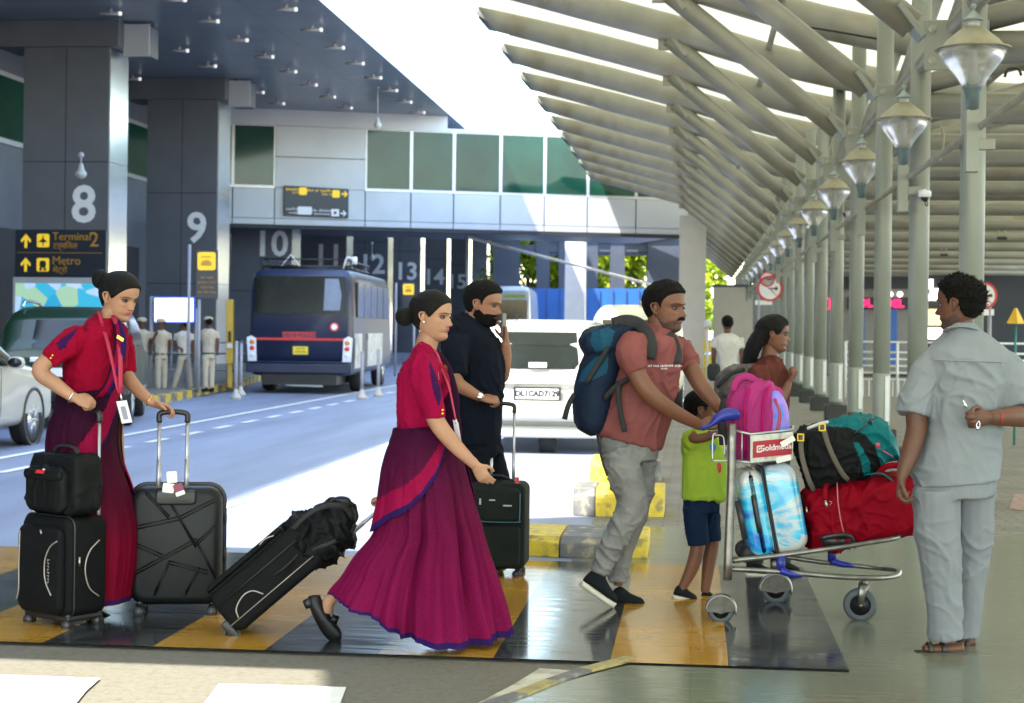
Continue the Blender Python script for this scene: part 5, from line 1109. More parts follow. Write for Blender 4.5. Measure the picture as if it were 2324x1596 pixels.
for f in s.f:
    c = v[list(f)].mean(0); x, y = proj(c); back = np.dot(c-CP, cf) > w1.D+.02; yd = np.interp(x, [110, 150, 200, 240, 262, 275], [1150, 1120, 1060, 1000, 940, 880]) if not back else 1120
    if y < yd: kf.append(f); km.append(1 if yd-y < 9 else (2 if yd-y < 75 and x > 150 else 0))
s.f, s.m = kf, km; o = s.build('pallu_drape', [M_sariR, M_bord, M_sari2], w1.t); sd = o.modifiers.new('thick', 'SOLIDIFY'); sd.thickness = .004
for k, (off, mt) in enumerate(((0, M_sari), (8, M_sari2), (15, M_sari2), (24, M_bord))):
    s = MB(); w1.limb(s, [(205+off*1.6, 905-off*.3, -.155), (238+off*.9, 878-off*.3, -.18-.004*k), (256+off*.7, 830, -.185-.004*k), (264+off*.7, 780, -.165), (262+off*.5, 742, -.10), (250+off*.5, 722, .0)], [(.012, .010), (.016, .010), (.017, .010), (.018, .010), (.016, .01), (.01, .01)], 10); s.build('pleat', mt, w1.t)
s = MB(); w1.limb(s, [(224, 706, -.055), (232, 735, -.11), (245, 780, -.19), (258, 835, -.21), (266, 875, -.215), (273, 893, -.215)], [(.010, .003)]*6, 6); w1.limb(s, [(258, 716, -.05), (268, 760, -.15), (273, 820, -.21), (273, 893, -.215)], [(.012, .003)]*4, 6); o = s.build('lanyard', M_lany, w1.t)
s = MB(); s.prism([(-.026, -.055), (.026, -.055), (.026, .055), (-.026, .055)], w1.P(282, 935, -.22), nrm(cr*.97+EZ*.12-cf*.1), nrm(EZ-cr*.27), cf*.003); cd = s.build('id_card', M_card, o, False); s = MB(); s.prism([(-.014, -.035), (.010, -.035), (.010, .03), (-.014, .03)], w1.P(283, 936, -.222), nrm(cr*.97+EZ*.12-cf*.1), nrm(EZ-cr*.27), -cf*.001); s.build('photo', mat('print_grey', (.25, .24, .30), .5), cd, False)
s = MB(); s.tube([w1.P(273, 893, -.215), w1.P(276, 908, -.22)], .005, 6); s.build('clip', M_chr, o)
s = MB(); s.box(w1.P(273, 768, -.195), (.035, .006, .016), R=np.array([nrm(cr*.8-EZ*.5), cf, nrm(EZ+cr*.3)]).T); s.build('name_badge', M_gold, w1.t, False)
for x, y in ((119, 807), (115, 813)): s = MB(); s.ell(w1.P(x, y, -.24), .007, n=10, k=6); s.build('sleeve_button', M_gold, w1.t)
s = MB(); a = np.linspace(0, 2*math.pi, 16); c = w1.P(163, 902, -.25); d = nrm(cr*.9-EZ*.45); U = nrm(np.cross(d, cf)); s.tube([c+U*.031*math.cos(t)+cf*.031*math.sin(t) for t in a], .0035, 6, closed=True); s.build('bangle', M_chr, w1.t)
s = MB(); c = w1.P(340, 909, .03); s.tube([c+U*.029*math.cos(t)+cf*.029*math.sin(t) for t in a], .004, 6, closed=True); s.build('bracelet', M_gold, w1.t)
shoe(w1.t, w1.P(195, 1408, 0), w1.P(255, 1410, 0), .9, M_leather, M_blk2)
# ---------------------------------------------------------------- man on the phone
M_nshirt = fabric('navy_shirt', (.0045, .0065, .013), spec=.1); M_ntr = fabric('navy_trousers', (.0045, .0055, .010), spec=.1); M_rose = fabric('rose_tshirt', (.20, .065, .06)); M_gj = fabric('grey_jeans', (.20, .195, .185), rough=.9, vs=9, var=.14)
M_lime = fabric('lime_tshirt', (.29, .41, .04)); M_nsh = fabric('navy_shorts', (.008, .018, .045)); M_gs = fabric('grey_shirt', (.22, .235, .245), var=.05); M_gt = fabric('grey_trousers', (.20, .21, .22), var=.06)
M_rust = fabric('rust_tshirt', (.10, .03, .023)); M_wsh = fabric('white_shirt', (.55, .53, .50)); M_khaki = fabric('khaki_uniform', (.46, .40, .31)); M_dtr = fabric('dark_trousers', (.03, .03, .035))
M_sole = mat('pale_sole', (.55, .52, .42), .6, var=.1, vs=20); M_sneak = fabric('black_mesh', (.012, .014, .016)); M_strap = mat('black_webbing', (.012, .012, .013), .7, var=.2, vs=40, bump=.4, bs=300)
mp_ = Person('bearded man in navy shirt talking on a phone behind the middle woman', 10.0, (1100, 1300))
pm = mp_
pm.limb(pm.sk, [(1068, 745), (1078, 720), (1090, 700)], [.068, .06, .058]); pm.rings(pm.sk, [(1055, 990, 1115, 990, .10), (1020, 850, 1125, 850, .14), (1030, 760, 1110, 760, .15), (1055, 730, 1085, 730, .07)])
pm.limb(pm.sk, [(1040, 780, -.19), (1035, 840, -.25), (1037, 868, -.25), (1065, 888, -.24), (1092, 903, -.22)], [.05, .045, .043, .036, .027])
hand(pm.sk, pm.P(1094, 903, -.22), cr*.97-EZ*.15, -EZ*.8+cf*.4, cf*.8+EZ*.5, (.95, 1.1, .8), 1.0, .5)
pm.limb(pm.sk, [(1105, 780, .17), (1132, 848, .1), (1140, 852, .06), (1147, 812, .02), (1148, 778, -.01)], [.05, .043, .042, .037, .028])
hand(pm.sk, pm.P(1148, 774, -.01), EZ*.95-cr*.15, -cr, cf*.6-cr*.3, (.5, .6, .4), .98, .5)
pm.limb(pm.sk, [(1078, 1000, -.06), (1085, 1140, -.08), (1098, 1285, -.05)], [.06, .05, .036]); pm.limb(pm.sk, [(1100, 1000, .06), (1128, 1120, .07), (1120, 1285, .08)], [.06, .05, .036])
hp = Head(pm.P(1098, 690), 20, -10, .275, True)
hs = hp.shell(lambda q, a: .03+.05*max(0, q[2]-.25)+(.02 if q[0] > .2 else 0), hairline(False), amp=.006, fr=14); pm.finish(hp, SK2, hs, M_hairc)
brd = lambda q, a: min(.03, -(q[2]-np.interp(q[0], [-.2, -.05, .05, .15, .22, .40], [-.5, -.10, -.12, -.20, -.17, -.185])), .5) if not (q[0] > .27 and abs(q[1]) < .075 and -.275 < q[2] < -.215) else -.05
s = hp.shell(lambda q, a: .022+.05*max(0, -q[2]-.33), brd, amp=.006, fr=22, soft=.02, sink=-.02); s.build('beard', M_beard, pm.t)
s = MB(); pm.rings(s, [(1042, 1012, 1136, 1005, .15), (1030, 960, 1140, 955, .155), (1016, 900, 1142, 895, .16), (1006, 850, 1143, 845, .165), (1002, 800, 1138, 800, .175), (1006, 765, 1128, 770, .185), (1020, 738, 1112, 748, .15), (1040, 722, 1096, 735, .09), (1050, 712, 1090, 725, .07)], e=.9)
pm.limb(s, [(1036, 772, -.15), (1034, 812, -.215), (1036, 854, -.245)], [.078, .080, .066]); pm.limb(s, [(1108, 775, .15), (1122, 810, .14), (1134, 838, .1)], [.066, .066, .056])
s.tube(pm.path([(1042, 716, .05), (1046, 722, -.06), (1075, 742, -.10), (1092, 752, -.08)]), [(.02, .008)]*4, 8, 3)
pm.cloth(s, 'shirt', M_nshirt, .009, 7, folds(.012, (10, 7, 7), 11, .2))
s = MB(); pm.rings(s, [(1042, 995, 1136, 990, .14), (1042, 1040, 1140, 1030, .14)]); pm.limb(s, [(1075, 1020, -.08), (1083, 1140, -.08), (1096, 1290, -.05)], [.09, .07, .055]); pm.limb(s, [(1105, 1020, .08), (1132, 1110, .06), (1120, 1290, .08)], [.09, .072, .055]); pm.cloth(s, 'trousers', M_ntr, .009, 5, folds(.010, (9, 7, 5), 12))
s = MB(); s.box(pm.P(1143, 738, -.035), (.012, .075, .145), R=np.array([nrm(cr-cf*.3), nrm(cf*.9+cr*.3), EZ]).T); setp(s.build('phone', M_blk2, None, False, bevel=.004), 'black mobile phone held to the ear of the bearded man', 'phone')
s = MB(); c = pm.P(1090, 901, -.22); d = nrm(cr*.85-EZ*.45); U = nrm(np.cross(d, cf)); s.tube([c+U*.031*math.cos(t)+cf*.032*math.sin(t) for t in np.linspace(0, 2*math.pi, 16)], [(.010, .003)]*16, 6, closed=True, up=d); w_ = s.build('wrist_watch', M_strap, pm.t); s = MB(); s.lathe([(.018, 0), (.019, .006), (.016, .009), (0, .009)], c-cf*.033+EZ*.008, nrm(-cf+EZ*.3), 18); s.build('watch_face', M_chr, w_)
shoe(pm.t, pm.P(1085, 1307, -.05), pm.P(1135, 1309, -.05), 1, M_leather, M_blk2); shoe(pm.t, pm.P(1105, 1301, .08), pm.P(1155, 1303, .08), 1, M_leather, M_blk2)
# ---------------------------------------------------------------- man with the backpack
bm = Person('moustached man in dusty rose t-shirt and grey jeans pushing the luggage trolley', 8.8, (1400, 1372))
bm.limb(bm.sk, [(1490, 765, .02), (1496, 735), (1504, 705)], [.075, .066, .062]); bm.rings(bm.sk, [(1395, 960, 1475, 965, .08), (1400, 880, 1525, 880, .13), (1405, 790, 1535, 790, .15), (1450, 750, 1525, 755, .10)])
bm.limb(bm.sk, [(1438, 785, -.2), (1446, 850, -.25), (1480, 898, -.26), (1530, 935, -.22), (1585, 963, -.17), (1592, 965, -.17)], [.055, .05, .047, .040, .029, .027])
hand(bm.sk, bm.P(1594, 964, -.17), cr*.97+EZ*.12, -EZ*.8+cf*.5, cf*.6+EZ*.6, (.6, .9, .6), 1.05, .4)
bm.limb(bm.sk, [(1548, 780, .16), (1568, 835, .10), (1592, 878, .06), (1620, 912, .02), (1632, 932, .02)], [.052, .048, .045, .036, .028]); hand(bm.sk, bm.P(1634, 934, .02), cr*.7-EZ*.6, -EZ*.6+cr*.2, -cf+EZ*.3, (.8, .9, .6), 1.0, .4)
bm.limb(bm.sk, [(1405, 1040, -.07), (1430, 1135, -.10), (1408, 1200, -.10), (1364, 1298, -.09), (1354, 1310, -.09)], [.055, .045, .038, .026, .026]); bm.limb(bm.sk, [(1450, 1040, .06), (1448, 1150, .08), (1420, 1240, .08), (1402, 1330, .08)], [.055, .042, .034, .024])
hb = Head(bm.P(1511, 698), 36, -3, .275, True)
hs = hb.shell(lambda q, a: .028+.10*max(0, q[2]-.22)+.03*max(0, q[0])+.012*noise.noise((q[0]*9, q[1]*9, 3)), hairline(False), amp=.012, fr=13); bm.finish(hb, SK3, hs, M_hairc)
s = MB(); P_ = [(.335, -.11, -.235), (.375, -.07, -.205), (.395, 0, -.195), (.375, .07, -.205), (.335, .11, -.235)]; s.tube([hb.w(p) for p in P_], [(.003, .003), (.006, .0075), (.008, .009), (.006, .0075), (.003, .003)], 10, 4, up=hb.u); s.build('moustache', M_beard, bm.t)
M_stub = mat('stubble', (.065, .032, .02), .7, var=.25, vs=90, bump=.3, bs=300)
s = hb.shell(.004, lambda q, a: (min(.03, -(q[2]-np.interp(q[0], [-.2, -.05, .05, .15, .22, .40], [-.5, -.14, -.20, -.27, -.24, -.20]))) if not (q[0] > .27 and abs(q[1]) < .09 and -.285 < q[2]) else -.05), amp=.001, soft=.02, sink=-.02); s.build('stubble', M_stub, bm.t)
s = MB(); bm.rings(s, [(1350, 985, 1500, 1022, .155), (1352, 955, 1512, 985, .165), (1362, 915, 1528, 925, .17), (1376, 870, 1538, 872, .165), (1390, 825, 1542, 825, .17), (1400, 790, 1546, 792, .185), (1418, 765, 1543, 772, .175), (1445, 745, 1532, 758, .11), (1465, 733, 1525, 748, .078)], e=.9)
bm.limb(s, [(1440, 775, -.15), (1430, 800, -.22), (1447, 842, -.245)], [.075, .078, .066]); bm.limb(s, [(1530, 778, .10), (1552, 805, .11), (1564, 833, .10)], [.062, .062, .056])
bm.cloth(s, 'tshirt', M_rose, .0085, 7, folds(.012, (8, 6, 6), 21, -.45))
s = MB(); marks(s, bm.P(1505, 831, -.192), nrm(cr-cf*.05), EZ, .19, .012, (5, 4, 9, 5), ext=.002); marks(s, bm.P(1507, 837, -.192), nrm(cr-cf*.05), EZ, .035, .008, (5,), ext=.002, seed=3); s.build('chest_print', M_white, bm.t, False)
s = MB(); bm.rings(s, [(1358, 985, 1498, 1010, .14), (1365, 1040, 1490, 1045, .14)]); bm.limb(s, [(1400, 1020, -.09), (1420, 1080, -.10), (1434, 1140, -.10), (1412, 1200, -.10), (1378, 1255, -.09), (1362, 1298, -.09)], [.095, .088, .076, .068, .058, .052])
bm.limb(s, [(1452, 1015, .08), (1452, 1080, .09), (1446, 1150, .09), (1430, 1210, .08), (1410, 1270, .08), (1400, 1318, .08)], [.09, .082, .068, .058, .051, .047]); bm.cloth(s, 'jeans', M_gj, .0075, 4, folds(.011, (9, 7, 14), 22, .35))
shoe(bm.t, bm.P(1322, 1318, -.09), bm.P(1398, 1370, -.09), 1.08, M_sneak, M_sole, nrm(EZ+cr*.6), hi=1.1); shoe(bm.t, bm.P(1386, 1372, .08), bm.P(1464, 1374, .08), 1.08, M_sneak, M_sole)
# backpack
M_pkn = fabric('pack_navy', (.012, .020, .040), rough=.6, bs=200); M_pkt = fabric('pack_teal', (.012, .065, .11), rough=.6, bs=200)
pk = thing('hiking_backpack', 'large navy and teal hiking backpack worn by the man in the rose t-shirt', 'backpack', bm.P(1345, 985, 0)); s = MB()
bm.rings(s, [(1335, 988, 1362, 985, .10), (1308, 970, 1375, 968, .15), (1299, 930, 1388, 928, .17), (1302, 885, 1398, 882, .17), (1312, 840, 1412, 836, .165), (1324, 806, 1425, 800, .15)], e=.85)
bm.rings(s, [(1330, 808, 1420, 795, .15), (1316, 790, 1432, 782, .17), (1314, 768, 1442, 762, .17), (1340, 746, 1450, 742, .16), (1398, 735, 1452, 732, .11)], e=.85)
f_ = fuse(s, .008, 4, folds(.006, (9, 8, 9), 31)); region(f_, [(1345, 752), (1382, 742), (1396, 752), (1384, 790), (1352, 800), (1338, 775)], 1); region(f_, [(1322, 840), (1350, 812), (1382, 800), (1378, 848), (1345, 862), (1312, 868)], 1); f_.build('pack_body', [M_pkn, M_pkt], pk)
for pts, nm in (([(1390, 736, -.12), (1420, 729, -.13), (1448, 735, -.14), (1468, 757, -.185), (1477, 785, -.205), (1472, 815, -.20)], 'shoulder_strap'), ([(1512, 762, -.13), (1525, 775, -.12), (1533, 800, -.11), (1533, 825, -.13)], 'shoulder_strap'), ([(1370, 905, -.17), (1395, 880, -.19), (1430, 856, -.20)], 'side_strap'), ([(1402, 865, -.19), (1405, 915, -.205), (1412, 955, -.205), (1418, 980, -.205)], 'hanging_strap'), ([(1304, 895, -.1), (1290, 920, -.1), (1281, 952, -.1)], 'waist_strap'), ([(1355, 985, -.14), (1365, 1040, -.2), (1378, 1080, -.21)], 'draw_cord'), ([(1380, 790, -.175), (1355, 830, -.18), (1330, 870, -.18)], 'compression_strap'), ([(1400, 738, -.05), (1412, 730, -.05), (1424, 738, -.05)], 'grab_handle')):
    s = MB(); w_ = {'shoulder_strap': .034, 'draw_cord': .006}.get(nm, .014); bm.limb(s, pts, [(w_, .006)]*len(pts), 8) if False else s.tube(bm.path(pts), [(w_, .006)]*len(pts), 8, 4, up=-cf); s.build(nm, M_strap, pk)
# ---------------------------------------------------------------- child
ch = Person('small child in lime t-shirt and navy shorts beside the trolley handle', 9.1, (1580, 1360))
ch.limb(ch.sk, [(1594, 985), (1596, 965)], [.045, .042]); ch.rings(ch.sk, [(1565, 1120, 1630, 1120, .08), (1565, 1000, 1632, 1000, .09)])
ch.limb(ch.sk, [(1570, 990, -.10), (1582, 996, -.13), (1610, 990, -.15), (1630, 984, -.14)], [.035, .027, .024, .019]); hand(ch.sk, ch.P(1631, 984, -.14), cr+EZ*.1, cf, EZ, (.5, .6, .4), .62)
ch.limb(ch.sk, [(1578, 1150, -.05), (1584, 1230, -.06), (1572, 1285, -.06), (1548, 1335, -.05), (1542, 1345, -.05)], [.055, .042, .037, .025, .026]); ch.limb(ch.sk, [(1612, 1150, .05), (1616, 1225, .05), (1608, 1285, .05), (1600, 1345, .05)], [.055, .042, .036, .025])
hc = Head(ch.P(1597, 930), 10, -8, .225, True); ch.finish(hc, SK3, hc.shell(lambda q, a: .035+.04*max(0, q[2]-.25), hairline(False), amp=.008, fr=12), M_hairc)
s = MB(); ch.rings(s, [(1547, 1133, 1652, 1133, .12), (1548, 1080, 1650, 1080, .118), (1549, 1030, 1645, 1030, .115), (1552, 998, 1636, 1000, .115), (1565, 980, 1622, 984, .08), (1578, 972, 1612, 975, .055)], e=.9); ch.limb(s, [(1566, 992, -.07), (1570, 1000, -.12)], [.048, .046]); ch.cloth(s, 'tshirt', M_lime, .008, 6, folds(.011, (8, 6, 4), 41))
s = MB(); s.ell(ch.P(1618, 1015, -.115), (.018, .006, .022)); s.build('blue_print', mat('print_blue', (.02, .2, .55), .6), ch.t); s = MB(); s.ell(ch.P(1632, 1062, -.105), (.013, .006, .028)); s.build('red_print', M_red, ch.t)
s = MB(); ch.rings(s, [(1550, 1125, 1634, 1125, .11), (1552, 1160, 1634, 1160, .11)]); ch.limb(s, [(1576, 1150, -.05), (1581, 1200, -.06), (1586, 1236, -.06)], [.062, .064, .062]); ch.limb(s, [(1608, 1150, .05), (1612, 1200, .05), (1614, 1228, .05)], [.06, .06, .058]); ch.cloth(s, 'shorts', M_nsh, .008, 5, folds(.008, (9, 7, 5), 42))
shoe(ch.t, ch.P(1528, 1350, -.05), ch.P(1582, 1362, -.05), .72, M_sneak, M_sole, nrm(EZ+cr*.15)); shoe(ch.t, ch.P(1590, 1366, .05), ch.P(1640, 1367, .05), .72, M_sneak, M_sole)
# ---------------------------------------------------------------- woman with long hair
lw = Person('long haired woman in a rust t-shirt walking behind the trolley', 10.0, (1740, 1298))
lw.limb(lw.sk, [(1745, 830), (1748, 800), (1754, 778)], [.06, .05, .05]); lw.rings(lw.sk, [(1722, 930, 1772, 930, .10), (1712, 850, 1775, 850, .13), (1735, 815, 1768, 818, .08)])
lw.limb(lw.sk, [(1732, 850, -.14), (1738, 905, -.19), (1755, 925, -.19), (1780, 890, -.17), (1790, 868, -.17)], [.045, .04, .038, .03, .022]); hand(lw.sk, lw.P(1791, 866, -.17), EZ*.7+cr*.5, -cr, cf, (1.1, 1.2, .8), .85)
lw.limb(lw.sk, [(1735, 960, -.06), (1735, 1120, -.07), (1712, 1270, -.05)], [.06, .05, .035]); lw.limb(lw.sk, [(1758, 960, .06), (1765, 1120, .07), (1775, 1275, .07)], [.06, .06, .035])
hl = Head(lw.P(1757, 759), 8, -3, .228); hs = hl.shell(.05, hairline(True), amp=.004, fr=6); f_ = MB(); f_.join(hs)
lw.limb(f_, [(1738, 745, 0), (1714, 780, 0), (1700, 815, .02), (1692, 850, .04), (1686, 880, .05)], [(.06, .05), (.07, .05), (.06, .045), (.04, .03), (.012, .012)]); lw.finish(hl, SK3, fuse(f_, .007, 4, folds(.006, (20, 10, 4), 51, .5)), M_hair)
s = MB(); lw.rings(s, [(1700, 960, 1785, 955, .15), (1702, 900, 1793, 895, .155), (1700, 865, 1790, 865, .16), (1700, 840, 1782, 840, .17), (1712, 822, 1775, 825, .16), (1735, 806, 1768, 812, .07)], e=.9); lw.limb(s, [(1722, 838, -.13), (1726, 870, -.18), (1738, 905, -.19)], [.06, .062, .055]); lw.cloth(s, 'tshirt', M_rust, .009, 6, folds(.012, (9, 7, 7), 52))
s = MB(); lw.rings(s, [(1702, 950, 1786, 948, .15), (1704, 1000, 1786, 1000, .15)]); lw.limb(s, [(1732, 980, -.07), (1733, 1120, -.07), (1712, 1280, -.05)], [.09, .07, .05]); lw.limb(s, [(1762, 980, .07), (1766, 1120, .07), (1776, 1280, .07)], [.09, .07, .05]); lw.cloth(s, 'trousers', M_dtr, .01, 3)
shoe(lw.t, lw.P(1692, 1300, -.05), lw.P(1752, 1303, -.05), .95, M_sneak, M_sole); shoe(lw.t, lw.P(1760, 1297, .07), lw.P(1816, 1299, .07), .95, M_sneak, M_sole)
bb = thing('brown_backpack', 'soft grey brown backpack on the long haired woman, left of her shoulder', 'backpack', lw.P(1655, 905)); s = MB(); lw.rings(s, [(1630, 915, 1690, 915, .12), (1624, 890, 1700, 885, .15), (1630, 855, 1705, 850, .15), (1652, 835, 1712, 830, .12), (1680, 828, 1715, 822, .05)], e=.85); fuse(s, .009, 4, folds(.008, (9, 8, 9), 55)).build('pack_body', mat('brown_pack', (.10, .08, .075), .8, var=.5, vs=18), bb); s = MB(); s.tube(lw.path([(1628, 880, -.15), (1655, 850, -.16), (1690, 838, -.14)]), [(.012, .005)]*3, 6, 4, up=-cf); s.build('strap', M_strap, bb)
# ---------------------------------------------------------------- man in grey, seen from behind
gm = Person('man in pale grey shirt and trousers standing with his back turned, keys behind his back', 7.7, (2160, 1478))
gm.limb(gm.sk, [(2185, 775), (2180, 740), (2178, 710)], [.07, .062, .062]); gm.rings(gm.sk, [(2115, 1070, 2240, 1070, .09), (2120, 940, 2255, 940, .12), (2125, 840, 2262, 840, .12), (2150, 775, 2222, 775, .08)])
gm.limb(gm.sk, [(2112, 840, -.02), (2082, 930, -.05), (2080, 975, -.06), (2065, 1030, -.09), (2050, 1072, -.11), (2048, 1080, -.11)], [.055, .05, .048, .042, .03, .028]); hand(gm.sk, gm.P(2047, 1080, -.11), -EZ*.95-cr*.12, cr*.9+cf*.2, -cf*.7-cr*.2, (.8, .95, .6), 1.08, .5)
gm.limb(gm.sk, [(2292, 845, 0), (2330, 905, -.05), (2338, 940, -.09), (2290, 946, -.19), (2248, 947, -.22)], [.055, .054, .054, .045, .032]); hand(gm.sk, gm.P(2243, 947, -.22), -cr*.97-EZ*.12, -cf*.5+cr*.1+EZ*.0, EZ, (1.0, 1.25, .9), 1.05, .9)
gm.limb(gm.sk, [(2135, 1100, -.04), (2138, 1280, -.05), (2150, 1455, -.05)], [.07, .05, .036]); gm.limb(gm.sk, [(2205, 1100, .06), (2200, 1280, .10), (2192, 1450, .14)], [.07, .05, .036])
for a, b, d in (((2185, 1470), (2095, 1472), -.06), ((2212, 1455), (2165, 1460), .14)): gm.sk.tube(gm.path([(*a, d), ((a[0]+b[0])/2, a[1]+2, d), (*b, d)]), [(.034, .026), (.038, .022), (.036, .014)], 12, 3)
hg = Head(gm.P(2177, 690), 216, -3, .262, True)
hs = hg.shell(lambda q, a: .02+.04*max(0, q[2]-.15), hairline(False), amp=.008, fr=18); rng = random.Random(3); v = np.vstack(hs.v)
for i in range(900):
    p = v[rng.randrange(len(v))]; l_ = (np.asarray(p)-hg.c)/hg.h
    q = hg.R.T@l_
    if hairline(False)(q, 0) > .06: n_ = nrm(l_+A3(rng.gauss(0, .25), rng.gauss(0, .25), .25)); hs.tube([p, p+n_*.007, p+n_*.013+A3(rng.gauss(0, .004), rng.gauss(0, .004), 0)], [.0028, .002, .0006], 4, cap=False)
gm.finish(hg, SK4, hs, M_hairc)
s = hg.shell(.006, lambda q, a: min(.03, -(q[2]-np.interp(q[0], [-.2, -.05, .05, .15, .22, .40], [-.5, -.14, -.20, -.25, -.22, -.20]))), amp=.002, soft=.02, sink=-.02); s.build('stubble', M_stub, gm.t)
s = MB(); gm.rings(s, [(2078, 1105, 2266, 1088, .165), (2077, 1060, 2267, 1055, .165), (2092, 1000, 2270, 1000, .16), (2104, 945, 2272, 945, .16), (2102, 890, 2280, 890, .165), (2096, 845, 2290, 848, .16), (2096, 810, 2296, 815, .145), (2110, 785, 2280, 790, .12), (2135, 762, 2245, 765, .10), (2148, 742, 2220, 745, .078), (2150, 730, 2212, 733, .072)], e=.86)
gm.limb(s, [(2122, 812, .0), (2100, 850, -.02), (2084, 900, -.04), (2074, 942, -.05)], [.062, .074, .080, .080]); gm.limb(s, [(2276, 812, 0), (2298, 855, -.03), (2312, 900, -.06), (2318, 922, -.07)], [.064, .074, .082, .084])
gm.cloth(s, 'shirt', M_gs, .0085, 9, folds(.012, (6.5, 5, 5), 61, .6))
s = MB(); s.tube(gm.path([(2146, 752, -.035), (2160, 744, -.075), (2182, 741, -.085), (2206, 746, -.072), (2218, 754, -.03)]), [(.022, .006), (.026, .007), (.028, .007), (.026, .007), (.022, .006)], 8, 4, up=EZ); s.build('collar', M_gs, gm.t)
s = MB(); s.tube(gm.path([(2112, 815, -.15), (2150, 818, -.165), (2200, 820, -.168), (2260, 822, -.155), (2285, 824, -.12)]), .003, 5, 4); s.build('yoke_seam', M_gs, gm.t)
s = MB(); gm.rings(s, [(2082, 1085, 2262, 1075, .15), (2080, 1130, 2258, 1125, .16)]); gm.limb(s, [(2128, 1110, -.05), (2128, 1200, -.05), (2134, 1280, -.05), (2140, 1360, -.05), (2147, 1452, -.05)], [.105, .106, .092, .080, .078]); gm.limb(s, [(2210, 1110, .05), (2208, 1200, .07), (2203, 1280, .1), (2198, 1360, .12), (2190, 1444, .14)], [.10, .095, .082, .07, .066]); gm.cloth(s, 'trousers', M_gt, .0085, 5, folds(.009, (7, 6, 7), 63, .5))
M_sand = mat('sandal', (.03, .022, .018), .5, var=.3, vs=9)
for a, b, d in (((2188, 1479), (2078, 1481), -.06), ((2216, 1466), (2160, 1470), .14)):
    s = MB(); s.tube(gm.path([(*a, d), ((a[0]+b[0])/2, a[1]+1, d), (*b, d)]), [(.036, .009), (.040, .009), (.034, .008)], 12, 3, e=.7); o = s.build('sandal', M_sand, gm.t); s = MB()
    for u in (.45, .72): c = gm.P(a[0]+(b[0]-a[0])*u, a[1]-3, d); s.tube([c-cf*.04-EZ*.0, c-cf*.034+EZ*.022, c+EZ*.036, c+cf*.034+EZ*.022, c+cf*.04], [(.012, .004)]*5, 6, 4)
    s.build('strap', M_sand, o)
kc = gm.P(2200, 935, -.27); s = MB(); s.tube([gm.P(2186, 908, -.26), gm.P(2193, 925, -.27)], [(.006, .002)]*2, 6); s.tube([gm.P(2222, 955, -.27), gm.P(2224, 966, -.27), gm.P(2219, 974, -.27), gm.P(2216, 964, -.27), gm.P(2222, 955, -.27)], .0018, 6, 3); s.box(gm.P(2218, 972, -.27), (.010, .003, .018)); setp(s.build('keys', M_chr), 'metal keys on a ring held behind the grey shirted man', 'keys')
s = MB(); c = gm.P(2270, 949, -.215); s.tube([c+EZ*.036*math.cos(t)+cf*.036*math.sin(t) for t in np.linspace(0, 2*math.pi, 16)], .002, 6, closed=True); s.build('red_thread', M_red, gm.t)
